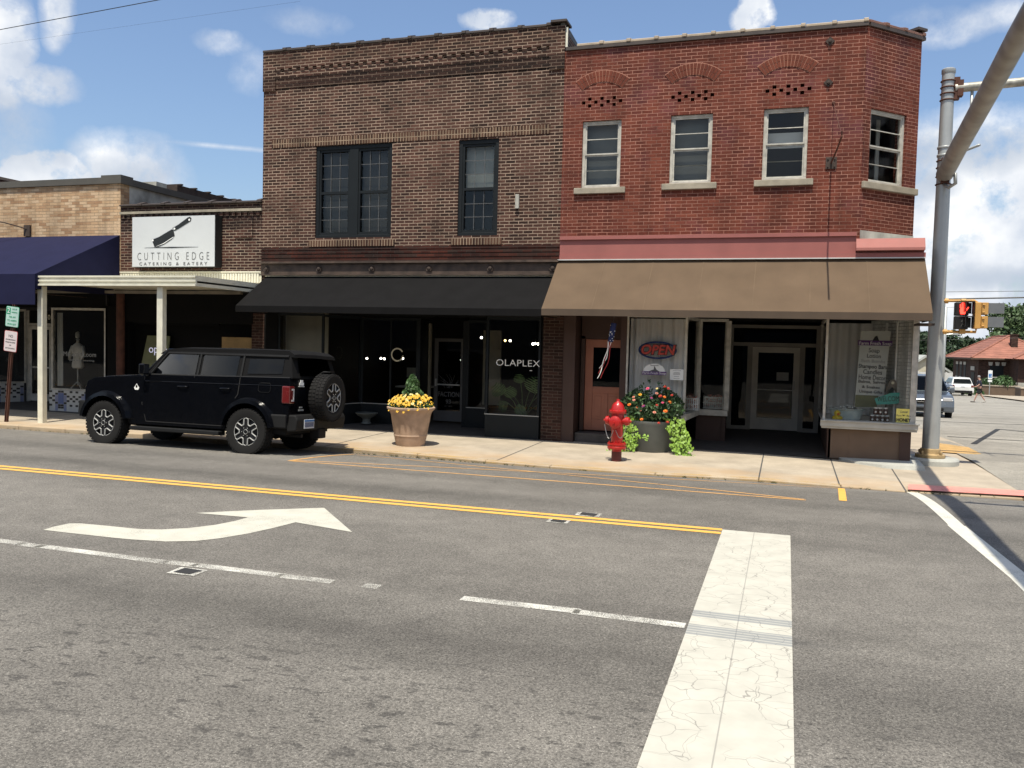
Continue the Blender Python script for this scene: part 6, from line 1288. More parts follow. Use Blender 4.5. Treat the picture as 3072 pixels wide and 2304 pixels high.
for i, (dx, c) in enumerate(((-.05, 'decal_white'), (-.02, 'flag_red'), (.01, 'decal_white'), (.035, 'flag_red'), (-.035, 'flag_red'))):
    x0_ = px_ - .06 + dx * .8; L_ = .74 - .1 * (i % 3)
    ps = [(x0_ - .14 * t * t - .06 * t + .015 * math.sin(t * 9 + i), py_ - .03 + .012 * i, pz_ - .36 - L_ * t) for t in [k / 12 for k in range(13)]]
    m = MB()
    for p_, q_ in zip(ps, ps[1:]): m.quad((p_[0] - .008, p_[1], p_[2]), (q_[0] - .007, q_[1], q_[2]), (q_[0] + .007, q_[1] + .004, q_[2]), (p_[0] + .008, p_[1] + .004, p_[2]))
    m.build('tail', c, wsx)
# hanging banner in the right window
bn = thing('hanging_banner', 'tall white fabric banner listing soap, lotion, candles and gifts in the corner window', 'banner', at(1.47, .75, 18.0))
def P3(u, v, y=18.0):
    r = CMm @ Vector(((2440 + u / 4.74 - 1536) / 2554.278, -(950 + v / 4.74 - 1152) / 2554.278, -1)); t = y / r.y; return (r.x * t, y, 2 + r.z * t)
c4 = [P3(580, 1290), P3(980, 1290), P3(1105, 205), P3(680, 205)]
MB().add(c4 + [(x, y + .006, z) for x, y, z in c4], [(0, 1, 2, 3), (7, 6, 5, 4), (0, 4, 5, 1), (1, 5, 6, 2), (2, 6, 7, 3), (3, 7, 4, 0)]).build('cloth', 'banner', bn)
for s_, (u, v), sz, wd_, mt in (('Soap', (865, 483), .12, .206, 'ink_grey'), ('Lotion', (862, 562), .11, .262, 'ink_grey'), ('Bath Bombs', (850, 635), .09, .45, 'decal_dim'), ('Shampoo Bars', (845, 712), .11, .53, 'sign_black'), ('Candles', (843, 790), .125, .355, 'ink_grey'), ('Home Decor', (835, 868), .125, .51, 'ink_grey'), ('Balms, Salves', (828, 930), .08, .50, 'ink_grey'), ('& Soakes', (818, 1003), .075, .335, 'ink_grey'), ('Unique Gifts', (815, 1070), .08, .43, 'ink_grey')):
    p_ = P3(u, v, 17.995); text(s_, sz, mt, bn, p_, width=wd_ * .97, off=.0015, ext=.001, rot=(90, 1.5, 0), shear=.0)
p_ = P3(880, 375, 17.99); MB().box(p_[0] - .31, p_[0] + .31, 17.988, 17.99, p_[2] - .05, p_[2] + .05).build('banner_band', 'violet', bn); text('Farm Fresh Soap', .09, 'decal_white', bn, (p_[0], 17.984, p_[2] - .01), width=.58, ext=.001)
p_ = P3(890, 320, 17.99); MB().prism([(p_[0] - .06, p_[2] - .03), (p_[0] + .06, p_[2] - .03), (p_[0] + .02, p_[2] + .07), (p_[0] - .02, p_[2] + .05)], 'y', 17.986, 17.99).build('logo_figure', 'sign_black', bn)
c4 = [P3(585, 1285, 17.99), P3(900, 1285, 17.99), P3(930, 1125, 17.99), P3(600, 1110, 17.99)]
MB().add(c4, [(0, 1, 2, 3)]).build('picture_panel', 'green_board', bn)
# welcome board, easel, tub, duck, jars, honey sign
wb_ = thing('welcome_board', 'teal painted driftwood welcome board leaning in the corner window', 'sign', P3(1080, 1290, 17.8))
tz = [P3(*p, 17.80) for p in ((870, 1165), (1000, 1120), (1100, 1085), (1240, 1080), (1270, 1140), (1255, 1200), (1190, 1240), (1060, 1245), (900, 1250))]
MB().prism([(p[0], p[2]) for p in tz], 'y', 17.79, 17.81).build('board', 'teal', wb_); p_ = P3(1085, 1172, 17.785); text('WELCOME', .14, 'sign_black', wb_, p_, width=.44, rot=(90, -4, 0))
ea = thing('wooden_horse_head', 'brown and white carved animal head standing above the teal welcome board', 'ornament', P3(1130, 1290, 17.95))
k_ = [P3(*p, 17.95) for p in ((1030, 1100), (1020, 1060), (1040, 1000), (1085, 905), (1110, 890), (1160, 895), (1195, 960), (1230, 1040), (1240, 1110), (1190, 1110), (1150, 1040), (1120, 1000), (1085, 1030), (1060, 1075))]
MB().prism([(p[0], p[2]) for p in k_], 'y', 17.93, 17.99).tube([P3(1050, 1100, 17.96), P3(1030, 1290, 17.96)], .012, 6).tube([P3(1200, 1110, 17.96), P3(1220, 1290, 17.96)], .012, 6).build('carving', 'wood_grey', ea, bevel=.008)
p_ = P3(1130, 940, 17.925); MB().lathe([(.03, 0), (.025, -.01), (0, -.012)], p_, 10, 'y').build('eye_patch', 'decal_cream', ea)
tb = thing('enamel_tub', 'white enamel tub heaped with pale wrapped soaps in the corner window', 'tub', P3(475, 1450, 17.85)); q = P3(475, 1460, 17.85)
tb_x, tb_z = q[0], .665
MB().lathe([(.20, 0), (.22, .01), (.27, .18), (.32, .205), (.325, .215), (.31, .22), (.26, .17), (0, .16)], (tb_x, 18.0, tb_z), 32).xf(Matrix.Translation((tb_x, 18.0, 0)) @ Matrix.Diagonal((1.15, .8, 1, 1)) @ Matrix.Translation((-tb_x, -18.0, 0))).build('tub', 'enamel', tb, smooth=True, auto=True)
rnd = random.Random(9); m = MB()
for i in range(60):
    a = rnd.uniform(0, 6.283); q_ = math.sqrt(rnd.random()) * .30; c_ = (tb_x + q_ * 1.15 * math.cos(a), 18.0 + q_ * .8 * math.sin(a), tb_z + .20 + .06 * (1 - q_ / .3) + rnd.uniform(0, .03)); m.lathe([(.0, -.022), (.02, -.014), (.028, 0), (.02, .014), (0, .022)], c_, 7)
so_ = m.build('soaps', 'soap_ball', tb, smooth=True); so_['kind'] = 'stuff'
dk = thing('rubber_duck', 'yellow rubber duck with orange beak in front of the enamel tub', 'toy', P3(340, 1450, 17.62)); q = P3(340, 1452, 17.62); dx_, dz_ = q[0], .665
MB().lathe([(.0, 0), (.06, .002), (.095, .03), (.10, .06), (.075, .09), (0, .10)], (dx_, 17.62, dz_), 20).lathe([(0, .075), (.045, .09), (.062, .13), (.055, .17), (.03, .195), (0, .20)], (dx_ - .005, 17.60, dz_), 20).build('body', 'duck', dk, smooth=True)
MB().lathe([(.026, 0), (.02, -.025), (0, -.04)], (dx_ + .01, 17.545, dz_ + .13), 8, 'y').build('beak', 'fl_orange', dk, smooth=True)
jr = None
for i, (u, row) in enumerate([(838, 0), (908, 0), (980, 0), (1050, 0), (880, 1), (946, 1), (1022, 1)]):
    q = P3(u, 1450, 17.66); loc = (q[0], 17.66 + .0 * row, .668 + .145 * row)
    if jr is None:
        jr = thing('honey_jar', 'x', 'jar', loc, 'dark brown lidded jars stacked in two rows in the corner window')
        MB().lathe([(.040, 0), (.042, .01), (.042, .10), (.036, .112), (0, .112)], n=14).build('glass', 'jar_brown', jr, local=True, smooth=True, auto=True); MB().lathe([(.036, .113), (.038, .117), (.038, .138), (0, .139)], n=14).build('lid', 'decal_white', jr, local=True)
        MB().lathe([(.020, 0), (.020, -.002)], (0, -.043, .05), 10, 'y').build('paper_label', 'decal_white', jr, local=True); j = jr
    else: j = dup(jr, loc); ORG[j] = Vector(loc)
    j['label'] = ('brown jar in the upper row, %s' % ('left', 'middle', 'right')[i - 4]) if row else ('brown jar in the lower row, %s' % ('leftmost', 'second from left', 'third from left', 'rightmost')[i])
hs = thing('honey_sign', 'yellow card sign reading Local Pure Raw Honey in the corner of the window', 'sign', P3(1282, 1510, 17.41))
A_ = P3(1172, 1515, 17.385); B_ = P3(1395, 1315, 17.385); cx_ = (A_[0] + B_[0]) / 2
MB().box(A_[0], B_[0], 17.383, 17.388, .70, B_[2]).build('card', 'yellow_sign', hs); zz0 = .70; hh = B_[2] - .70
text('HONEY', .085, 'sign_black', hs, (cx_, 17.38, zz0 + hh * .18), width=.245, off=.003); text('Pure', .045, 'ink_grey', hs, (cx_ - .08, 17.38, zz0 + hh * .50)); text('Raw', .045, 'ink_grey', hs, (cx_ + .09, 17.38, zz0 + hh * .50)); text('Local', .06, 'ink_grey', hs, (cx_, 17.38, zz0 + hh * .78), shear=.3)
MB().lathe([(.012, 0), (.012, -.002)], (cx_, 17.38, zz0 + hh * .52), 8, 'y').box(cx_ - .028, cx_ + .028, 17.379, 17.381, zz0 + hh * .53, zz0 + hh * .56).build('bee_mark', 'sign_black', hs)
# baskets behind the middle window
bk_ = None
for i, (x, y) in enumerate(((-2.02, 18.7), (-1.48, 19.5))):
    if bk_ is None:
        bk_ = thing('slatted_basket', 'x', 'basket', (x, y, .66), 'white slatted baskets in the soap shop window'); m = MB()
        for k in range(12):
            for (a0_, b0_, a1_, b1_) in ((-.24, -.14, .24, -.14), (-.24, .14, .24, .14)): xx = a0_ + (a1_ - a0_) * k / 11; m.box(xx - .009, xx + .009, b0_ - .006, b0_ + .006, 0, .24)
        for z_ in (.0, .24, .12): m.box(-.26, .26, -.15, -.135, z_, z_ + .02).box(-.26, .26, .135, .15, z_, z_ + .02).box(-.26, -.245, -.15, .15, z_, z_ + .02).box(.245, .26, -.15, .15, z_, z_ + .02)
        m.build('slats', 'decal_white', bk_, local=True); leaf_cloud(120, lambda r: (r.uniform(-.2, .2), r.uniform(-.1, .1), r.uniform(.05, .3)), .08, random.Random(6)).build('wrapped_goods', 'fl_peach', bk_, local=True); j = bk_
    else: j = dup(bk_, (x, y, .66))
    j['label'] = ('white slatted basket behind the angled side glass of the soap shop', 'white slatted basket behind the middle window next to the entrance')[i]
# dress form
df = thing('dress_form', 'white dress form with jacket on a tripod stand behind the checkered tile window', 'mannequin', at(-17.33, .55, 18.0)); mx_, my_, mz_ = at(-17.33, .55, 18.0)
MB().lathe([(.04, 1.22), (.035, 1.30), (.05, 1.33)], (0, 0, 0), 14).lathe([(0, 1.33), (.05, 1.36), (.065, 1.42), (.05, 1.50), (0, 1.54)], n=14).build('head_knob', 'curtain_dim', df, local=True, smooth=True)
b = MB().lathe([(.14, .55), (.17, .60), (.165, .68), (.13, .82), (.15, .95), (.175, 1.05), (.165, 1.14), (.08, 1.21), (.04, 1.24)], n=24).xf(Matrix.Diagonal((1, .7, 1, 1))); b.build('torso', 'mannequin', df, local=True, smooth=True)
MB().tube([(.16, 0, 1.14), (.22, -.02, .95), (.20, -.08, .78)], [.05, .045, .035], 8).tube([(-.16, 0, 1.14), (-.23, -.02, .95), (-.20, -.08, .78)], [.05, .045, .035], 8).build('sleeves', 'mannequin', df, local=True, smooth=True)
MB().tube([(0, 0, .10), (0, 0, .56)], .016, 8).tube([(0, 0, .20), (.17, -.06, .01)], .014, 6).tube([(0, 0, .20), (-.17, -.06, .01)], .014, 6).tube([(0, 0, .20), (.0, .17, .01)], .014, 6).build('stand', 'mannequin', df, local=True, smooth=True)
# salon lights
lt = None
for i, (u, v, w_, y) in enumerate([(885, 597, 0, 21.5), (920, 597, 0, 22), (1072, 790, 0, 21), (1185, 790, 0, 22), (1212, 793, 0, 21), (1360, 790, 0, 21.5), (1485, 790, 0, 21), (1830, 803, 0, 21), (1475, 550, 0, 20.5), (1552, 574, 1, 21), (1569, 575, 0, 21.5), (1652, 585, 0, 20.5), (1660, 584, 0, 21.5), (1671, 586, 0, 21)]):
    if i >= 9: u, v = {9: (1325, 452), 10: (1373, 453), 11: (1590, 485), 12: (1612, 480), 13: (1640, 485)}[i]; X_, Y_ = 1100 + u / 3.19, 880 + v / 3.19
    elif i == 8: X_, Y_ = 1100 + 1098 / 3.19, 880 + 423 / 3.19
    else: X_, Y_ = 700 + u / 2.6757, 780 + v / 2.6757
    r = CMm @ Vector(((X_ - 1536) / 2554.278, -(Y_ - 1152) / 2554.278, -1)); t = y / r.y; loc = (r.x * t, y, 2 + r.z * t)
    if lt is None:
        lt = thing('salon_bulb', 'x', 'lamp', loc, 'small lit round bulbs inside the dark salon'); MB().lathe([(0, -.03), (.022, -.02), (.03, 0), (.022, .02), (0, .03)], n=12).build('bulb', 'bulb', lt, local=True, smooth=True); MB().tube([(0, 0, .03), (0, .02, .12)], .008, 6).build('holder', 'iron', lt, local=True); j = lt
    else:
        j = dup(lt, loc)
        if w_:
            for c in [k for k in bpy.data.objects if k.parent == j and k.name.startswith('bulb')]: c.data = c.data.copy(); c.data.materials[0] = MATS['bulb_warm']
    wh = ('in the second salon window', 'in the second salon window', 'left of the round emblem', 'left of the round emblem', 'left of the round emblem', 'inside the round emblem', 'right of the round emblem', 'behind the salon door glass', 'between door and lettered window', 'glowing warm above the window lettering', 'glowing white above the window lettering', 'at the upper right of the lettered window', 'at the upper right of the lettered window', 'at the upper right of the lettered window')[i]
    nth = {0: 'left of two', 1: 'right of two', 2: 'leftmost of three', 3: 'middle of three', 4: 'rightmost of three', 11: 'left of three', 12: 'middle of three', 13: 'right of three'}.get(i, 'single')
    j['label'] = 'small lit bulb %s, %s' % (wh, nth)
# split leaf plant behind the lettered window
mp_ = thing('monstera_plant', 'large split leaf green plant low in the lettered salon window', 'plant', (-5.55, 18.1, -.02))
MB().lathe([(.12, 0), (.17, .3), (0, .3)], n=16).build('pot', 'sign_black', mp_, local=True)
v = MB(); stm = MB(); rnd = random.Random(8)
for (x, z, s, ang) in ((.22, .98, .36, 60), (.48, .95, .40, 95), (-.12, .85, .26, 120), (-.38, .92, .30, 140), (.10, .66, .22, 250), (-.02, .70, .2, 280), (.40, .70, .2, 20), (.62, 1.15, .25, 80), (-.3, .70, .22, 200), (.0, 1.15, .22, 100)):
    a = R(ang); d_ = Vector((math.cos(a), -.35, math.sin(a))).normalized(); w_ = d_.cross(Vector((0, 1, .2))).normalized(); p = Vector((x, -.2 + rnd.uniform(-.1, .1), z)); nl = 7
    for sd in (1, -1):
        for k in range(nl):
            t0, t1 = k / nl, (k + .62) / nl; L_ = s * .62 * math.sin(math.pi * (.18 + .75 * t0))
            v.add([p + d_ * s * t0, p + d_ * s * t1, p + d_ * s * (t1 + .12) + w_ * sd * L_ + Vector((0, 0, -L_ * .3)), p + d_ * s * (t0 + .16) + w_ * sd * L_ + Vector((0, 0, -L_ * .3))], [(0, 1, 2, 3)])
    stm.tube([(0, 0, .3), (x * .5, -.1, z * .8), tuple(p)], .009, 5)
v.build('leaves', 'conifer', mp_, local=True); stm.build('stems', 'leaf_mid', mp_, local=True)
bw = thing('pedestal_bowl', 'low grey bowl on a short pedestal under the dark salon windows', 'bowl', (-9.5, 18.25, .0)); bw.scale = (.78, .78, .8)

MB().lathe([(.16, 0), (.15, .02), (.12, .05), (.12, .14), (.14, .17), (.27, .24), (.34, .31), (.34, .33), (.30, .33), (.22, .28), (0, .26)], n=32).build('bowl', 'pot_grey', bw, local=True, smooth=True, auto=True)
ds = MB().box(-9.35, -8.9, 20.3, 20.7, -.02, .78).box(-9.7, -8.8, 20.2, 20.8, .78, .82).build('salon_counter', 'curtain_dim'); tag(ds, 'pale salon counter dimly seen behind the clay planter', 'counter'); seat(ds, (-9.2, 20.5, 0))
hp = MB().box(-9.75, -9.1, 21.0, 21.05, 1.02, 1.28).box(-9.6, -9.3, 20.95, 21.0, .92, 1.12).build('wall_notice', 'curtain_dim'); tag(hp, 'dim pale board with small card inside the salon', 'notice'); seat(hp, (-9.4, 21, 1.0))

# ================================================================== WIRES, BACKGROUND
def ray(px, py): return CMm @ Vector(((px - 1536) / 2554.278, -(py - 1152) / 2554.278, -1))
def wire(a, b, label, r=.012, sag=.3, name='overhead_wire'):
    a, b = Vector(a), Vector(b); o = MB().tube([a.lerp(b, k / 16) - Vector((0, 0, sag * math.sin(math.pi * k / 16))) for k in range(17)], r, 6).build(name, 'sign_black', None); tag(o, label, 'wire', 'overhead wires'); seat(o, a); return o
def pt_at(px, py, y): r = ray(px, py); t = y / r.y; return Vector((r.x * t, y, 2 + r.z * t))
wa = pt_at(-400, 164, 30); wb2 = pt_at(900, -80, 24); wire(wa, wb2, 'thin dark wire crossing the upper left sky', .014, 0)
wa = pt_at(-400, 190, 60); wb2 = pt_at(900, 4, 48); wire(wa, wb2, 'fainter wire below the upper left one', .0045, 0)
for (y0, y1, lab, r, D_) in ((877, 874, 'highest of the wires at the right', .016, 58), (900, 890, 'thick black wire just above the yellow bracket', .045, 55), (923, 922, 'thin wire crossing behind the red hand signal', .010, 60), (1022, 1010, 'lowest thin wire left of the far trees', .010, 62)):
    wire(pt_at(2700, y0, D_), pt_at(3400, y1 - 4, D_), lab, r, 0)
# thin street lamp
k = 1.25
lp_ = thing('street_lamp', 'thin grey street lamp pole just right of the signal pole', 'street lamp', (8.1, 51.3, zroad(51.3)))
MB().tube([(0, 0, 0), (0, 0, 5.4)], [.12, .08], 10).build('pole', 'galv', lp_, local=True, smooth=True); MB().tube([(0, 0, 3.9), (.45, 0, 3.95)], .04, 6).box(.4, .75, -.1, .1, 3.9, 4.02).build('lamp_arm', 'galv', lp_, local=True)
# depot
dp = thing('depot', 'low dark brick railway depot with orange clay tile hip roof', 'building', (21, 94, -1.8))
ex0, ex1, ey0, ey1, ez, rx_, rz_ = 17.2, 25.6, 93.3, 108.0, 1.72, 21.4, 4.0
wx0, wx1, wy0, wy1 = 18.0, 24.8, 94.0, 107.3
m = MB().box(wx0, wx1, wy0, wy1, -2.2, ez).box(20.7, 27.5, 90.6, 94.2, -2.2, ez); m.build('wall', 'depot_brick', dp)
m = MB().box(wx0 - .05, 20.6, wy0 - .06, wy0 - .001, -2.2, -.5).box(20.6, 27.6, 90.5, 90.599, -2.2, -.5).box(20.55, 20.699, 90.5, 94, -2.2, -.5); m.build('stone_base', 'plaster', dp)
A, B_, C_, D_ = (ex0, ey0, ez), (ex1, ey0, ez), (ex1, ey1, ez), (ex0, ey1, ez); P1, P2 = (rx_, 98, rz_), (rx_, 105, rz_)
rf = MB().add([A, B_, P1, C_, P2, D_], [(0, 1, 2), (1, 3, 4, 2), (3, 5, 4), (5, 0, 2, 4), (0, 5, 3, 1)])
rf.add([(20.1, 89.9, ez), (29, 89.9, ez), (29, 97, ez), (24.6, 95, 3.6), (20.1, 94, ez + .02)], [(0, 1, 3), (1, 2, 3), (0, 3, 4)])
ro = rf.build('roof', 'roof_clay', dp)
m = MB()
for a_, b_ in ((A, P1), (B_, P1), (P1, P2), (D_, P2), ((20.1, 89.9, ez), (24.6, 95, 3.6))): m.tube([Vector(a_) + Vector((0, 0, .04)), Vector(b_) + Vector((0, 0, .04))], .09, 6)
for i in range(1, 11):
    t = i / 11
    m.tube([Vector(A).lerp(Vector(P1), t), Vector(B_).lerp(Vector(P1), t)], .035, 4).tube([Vector(A).lerp(Vector(P1), t), Vector(D_).lerp(Vector(P2), t)], .035, 4)
m.build('ridge_tiles', 'roof_clay', ro)
MB().box(ex0, ex1, ey0 - .02, ey0 + .05, ez - .16, ez - .0).box(ex0 - .02, ex0 + .05, ey0, ey1, ez - .16, ez).build('gutter', 'trunk', ro)
MB().box(21.1, 21.7, 95.6, 96.2, 2.2, 4.05).box(21.05, 21.75, 95.55, 96.25, 4.05, 4.15).build('chimney', 'depot_brick', ro)
for i in range(3):
    y = 104.2 - i * 2.1; o_ = MB().box(wx0 - .04, wx0 - .002, y, y + 1.0, -.35, .95).build('window', 'window_black', dp); MB().box(wx0 - .08, wx0 - .041, y - .1, y + 1.1, .95, 1.25).box(wx0 - .1, wx0 - .041, y - .1, y + 1.1, -.47, -.35).build('lintel', 'bulk_white', o_)
o_ = MB().box(wx0 - .04, wx0 - .002, 95.6, 97.2, -2.0, .25).build('door', 'window_black', dp); MB().box(wx0 - .08, wx0 - .041, 95.5, 97.3, .45, .85).build('lintel', 'bulk_white', o_)
o_ = MB().box(19.0, 20.2, wy0 - .04, wy0 - .002, -.1, 1.0).build('window', 'window_black', dp); m = MB()
for x in (18.9, 19.5, 20.05): m.prism([(x, 1.0), (x + .28, 1.0), (x + .34, 1.35), (x - .06, 1.35)], 'y', wy0 - .09, wy0 - .041)
m.box(18.95, 20.25, wy0 - .1, wy0 - .041, -.2, -.1); m.build('lintel', 'bulk_white', o_)
o_ = MB().box(22.0, 24.5, 90.56, 90.59, -1.8, .9).build('window', 'window_black', dp); m = MB()
for x in (22.1, 22.9, 23.7): m.prism([(x, .9), (x + .2, .9), (x + .26, 1.3), (x - .06, 1.3)], 'y', 90.52, 90.559)
m.build('lintel', 'bulk_white', o_)
for (x0_, x1_, y0_, y1_, lab) in ((17.2, 20.5, 88.5, 90.2, 'low brick planter bed behind the blue parking sign'), (19.6, 27, 84.5, 86.5, 'low brick planter bed at the right edge of the photo')):
    o_ = thing('brick_planter', lab, 'planter', (x0_, y0_, -1.7), 'brick planter beds by the depot'); MB().box(x0_, x1_, y0_, y1_, -2.0, -.85).build('wall', 'bulkhead_brown', o_); MB().box(x0_ - .05, x1_, y0_ - .05, y1_, -.85, -.75).build('coping', 'sidewalk', o_)
def shrub(x, y, z, r, mat, lab, seed=1):
    rnd = random.Random(seed)
    def f(r_):
        v_ = Vector((r_.gauss(0, 1), r_.gauss(0, 1), abs(r_.gauss(0, 1)))).normalized() * r * (.5 + .5 * r_.random() ** .5); return tuple(v_)
    t = thing('shrub', lab, 'shrub', (x, y, z)); leaf_cloud(700, f, r * .28, rnd, 1).build('foliage', mat, t, local=True); MB().tube([(0, 0, -.1), (0, 0, r * .5)], .04, 5).build('stem', 'trunk', t, local=True)
shrub(19.3, 89.3, -.80, .95, 'leaf_mid', 'round bright green shrub in the depot planter', 1); shrub(17.9, 89.3, -.8, .7, 'leaf_dark', 'dark shrub left of the round green one', 2)
shrub(22.2, 85.4, -.78, 1.0, 'fl_purple', 'dark purple leaved shrub at the right edge, in the front planter', 3); shrub(24.2, 85.4, -.78, 1.0, 'leaf_dark', 'dark green shrub beside the purple one at the right edge', 4); shrub(16.6, 88, -1.9, .9, 'leaf_mid', 'low green plants behind the walking man', 5)
ps_ = thing('accessible_parking_sign', 'blue and white accessible parking sign on a thin post', 'sign', (17.65, 87, -1.72)); MB().tube([(0, 0, 0), (0, 0, 2.4)], .04, 6).build('post', 'galv', ps_, local=True)
o_ = MB().box(-.17, .17, -.06, -.03, 1.55, 2.35).box(-.17, .17, -.06, -.03, 1.30, 1.48).build('sign_plate', 'sign_white', ps_, local=True); MB().box(-.12, .12, -.066, -.061, 1.68, 2.05).build('symbol_panel', 'sign_blue', o_, local=True); MB().tube([(.09 * .8 * math.cos(a), -.07, 1.80 + .07 * math.sin(a)) for a in [k * .5 for k in range(-6, 4)]], .012, 5).lathe([(.02, 0), (.02, -.01)], (0, -.065, 1.98), 8, 'y').build('symbol', 'sign_white', o_, local=True)
# houses and fence beyond
h_ = thing('gabled_house', 'cream gabled house partly hidden between shop corner and signal pole', 'house', (15.5, 116, -2.3))
MB().prism([(13.6, -2.5), (13.6, -.1), (15.9, 1.5), (18.6, -.1), (18.6, -2.5)], 'y', 113, 121).build('wall', 'cream_wall', h_); MB().prism([(13.2, -.45), (15.9, 1.55), (19, -.45), (19, -.2), (15.9, 1.85), (13.2, -.2)], 'y', 112.6, 121.3).build('roof', 'curtain_dim', h_); MB().box(15.4, 16.2, 112.95, 112.99, -1.6, -.5).build('window', 'window_black', h_)
fn = thing('white_fence', 'long white board fence between the far trees and the depot', 'fence', (17, 112, -2.2))
MB().box(14, 22, 112, 112.08, -2.2, -.2).build('boards', 'fence_white', fn); 
m = MB()
for i in range(9): m.box(14 + i, 14.12 + i, 111.9, 112.0, -2.2, -.1)
m.build('posts', 'fence_white', fn)
bt = MB().prism([(16.2, -2.2), (16.2, -.2), (17.6, -.2), (18.2, -1.0), (18.6, -1.2), (18.6, -2.2)], 'x', 11.6, 13.8)
def tree(x, y, z, h, r, mat, lab, seed, n=5200, tr=.35, leaf=.55, squash=1.0):
    rnd = random.Random(seed); t = thing('leafy_tree', lab, 'tree', (x, y, z), 'trees along the far side of town')
    tk = MB().tube([(0, 0, -.5), (.1, 0, h * .25), (-.1, .1, h * .5), (0, 0, h * .8)], [tr, tr * .8, tr * .5, .08], 10); cl = []
    for i in range(26):
        a = rnd.uniform(0, 6.283); e = rnd.random(); rad = r * (.25 + .75 * math.sqrt(rnd.random())) * (1 - .55 * max(0, e - .35)) * .85
        c = Vector((rad * math.cos(a), rad * math.sin(a), h * (.30 + .62 * e))); cl.append((c, r * rnd.uniform(.20, .36)))
        if i < 12: tk.tube([(0, 0, h * .25 + e * h * .25), c * .6 + Vector((0, 0, h * .12)), c], [tr * .35, tr * .2, .03], 5)
    cl.append((Vector((0, 0, h * .93)), r * .2))
    tk.build('trunk', 'trunk', t, local=True)
    def f(r_):
        c, q = cl[r_.randrange(len(cl))]; v_ = Vector((r_.gauss(0, 1), r_.gauss(0, 1), r_.gauss(0, 1) * squash)).normalized() * q * (.45 + .6 * r_.random() ** .5); return c + v_
    leaf_cloud(n, f, leaf, rnd, 1).build('crown', mat, t, local=True)
    return t
for i, (x, y, h, r, mat, lab, n) in enumerate([
    (27.2, 118, 10.2, 5.6, 'leaf_tree', 'tallest tree, rising behind the depot chimney at the right edge', 9000), (34.5, 124, 10, 6, 'leaf_tree', 'tree right of the tallest one, partly out of frame', 5000),
    (18.0, 122, 6.6, 4.2, 'leaf_tree_dark', 'dark tree directly right of the signal pole', 7000), (22.6, 126, 6.2, 3.8, 'leaf_tree_dark', 'dark tree between the signal pole and the depot roof', 5000),
    (14.2, 132, 7.0, 3.6, 'leaf_tree_dark', 'dark tree seen between the shop corner and the signal pole', 4500), (11.0, 136, 6.6, 3.6, 'leaf_tree_dark', 'dark tree just behind the shop corner', 3000), (40, 130, 9, 6, 'leaf_tree', 'far tree beyond the right edge of the depot', 2500)]):
    tree(x, y, -2.2, h, r, mat, lab, 30 + i, n, leaf=.5)
# pedestrian
mn = thing('person', 'grey haired man in dark blue shirt and black shorts walking across the side street', 'person', (11.95, 61.7, zroad(61.7) + .005))
def skin_chain(edges_pts, edges, radii, mat, name, par, sub=1):
    me = bpy.data.meshes.new(name); me.from_pydata(edges_pts, edges, []); me.materials.append(MATS[mat]); o = bpy.data.objects.new(name, me); COL.objects.link(o); o.parent = par
    md = o.modifiers.new('Skin', 'SKIN'); sl = me.skin_vertices[0].data if me.skin_vertices else None
    if sl is None:
        bm = bmesh.new(); bm.from_mesh(me); bm.verts.layers.skin.verify(); bm.to_mesh(me); bm.free(); sl = me.skin_vertices[0].data
    for i, r_ in enumerate(radii): sl[i].radius = (r_, r_) if not isinstance(r_, tuple) else r_
    sl[0].use_root = True; md.use_smooth_shade = True
    s_ = o.modifiers.new('Sub', 'SUBSURF'); s_.levels = sub; s_.render_levels = sub; return o
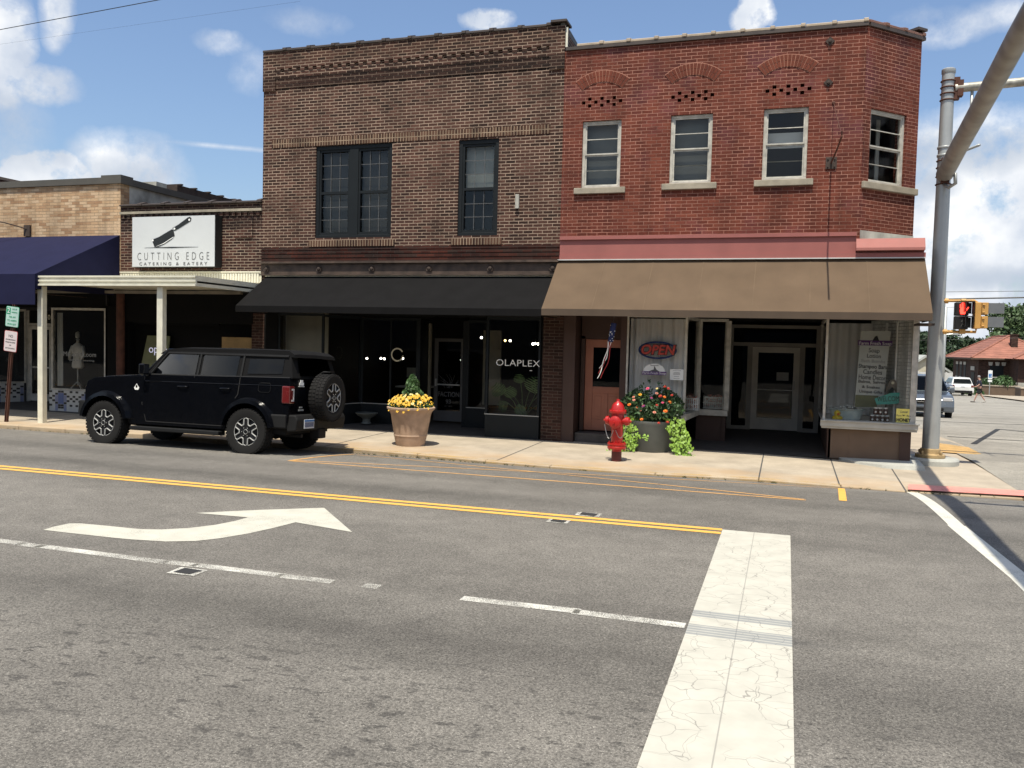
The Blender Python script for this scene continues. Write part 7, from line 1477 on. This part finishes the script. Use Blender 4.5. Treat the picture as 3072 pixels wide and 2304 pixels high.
# walking to the left (-x): pelvis root, torso, neck, head, arms, legs
V_ = [(0, 0, .92), (-.02, 0, 1.10), (-.03, 0, 1.32), (-.02, 0, 1.47), (-.06, 0, 1.55), (-.08, 0, 1.63),
      (-.02, -.17, 1.40), (-.08, -.24, 1.15), (-.26, -.22, 1.02), (-.34, -.20, 1.03), (-.02, .17, 1.40), (.07, .24, 1.16), (.02, .25, .93), (-.01, .24, .86),
      (-.02, -.09, .86), (-.17, -.09, .50), (-.30, -.09, .10), (-.02, .09, .86), (.12, .09, .50), (.36, .09, .14)]
Ed = [(0, 1), (1, 2), (2, 3), (3, 4), (4, 5), (2, 6), (6, 7), (7, 8), (8, 9), (2, 10), (10, 11), (11, 12), (12, 13), (0, 14), (14, 15), (15, 16), (0, 17), (17, 18), (18, 19)]
Rd = [.14, .17, .15, .06, .085, .075, .06, .045, .035, .028, .06, .045, .035, .028, .09, .06, .035, .09, .06, .035]
skin_chain(V_, Ed, Rd, 'skin', 'body', mn, 2)
skin_chain([(0, 0, .90), (-.02, 0, 1.12), (-.03, 0, 1.33), (-.025, 0, 1.43), (-.02, -.18, 1.40), (-.07, -.235, 1.2), (-.02, .18, 1.40), (.055, .235, 1.2)], [(0, 1), (1, 2), (2, 3), (2, 4), (4, 5), (2, 6), (6, 7)], [.17, .20, .175, .09, .085, .075, .085, .075], 'cloth_navy', 'shirt', mn, 2)
skin_chain([(0, 0, .93), (-.03, -.095, .82), (-.13, -.095, .56), (-.03, .095, .82), (.09, .095, .56)], [(0, 1), (1, 2), (0, 3), (3, 4)], [.165, .12, .105, .12, .105], 'signal_black', 'shorts', mn, 2)
MB().lathe([(.0, 1.62), (.08, 1.63), (.092, 1.68), (.07, 1.74), (0, 1.765)], (-.07, 0, 0), 14).build('hair', 'hair_grey', mn, local=True, smooth=True)
m = MB().lathe([(.022, 0), (.012, -.02), (0, -.025)], (-.165, 0, 1.64), 8, 'x')
m.build('nose', 'skin', mn, local=True)
def shoe(x, y, z, a, mat): MB().box(-.19, .08, -.05, .05, 0, .08).xf(Matrix.Translation((x, y, z)) @ Matrix.Rotation(a, 4, 'Y')).build('shoe', mat, mn, local=True, bevel=.025)
shoe(-.32, -.09, .0, 0, 'shoe_dark'); shoe(.36, .09, .03, R(-20), 'shoe')
for sx_, pt_, dr_ in ((-1, (-.35, -.20, 1.03), -1), (1, (-.01, .24, .85), 1)):    # fingers
    for k in range(5):
        fx = MB().tube([(pt_[0], pt_[1] + (k - 2) * .016, pt_[2]), (pt_[0] - (.03 if dr_ < 0 else .005), pt_[1] + (k - 2) * .02, pt_[2] - (.01 if dr_ < 0 else .045)), (pt_[0] - (.06 if dr_ < 0 else .015), pt_[1] + (k - 2) * .02, pt_[2] - (.03 if dr_ < 0 else .08) + abs(k - 2) * .01)], .008, 5); fx.build('finger', 'skin', mn, local=True)
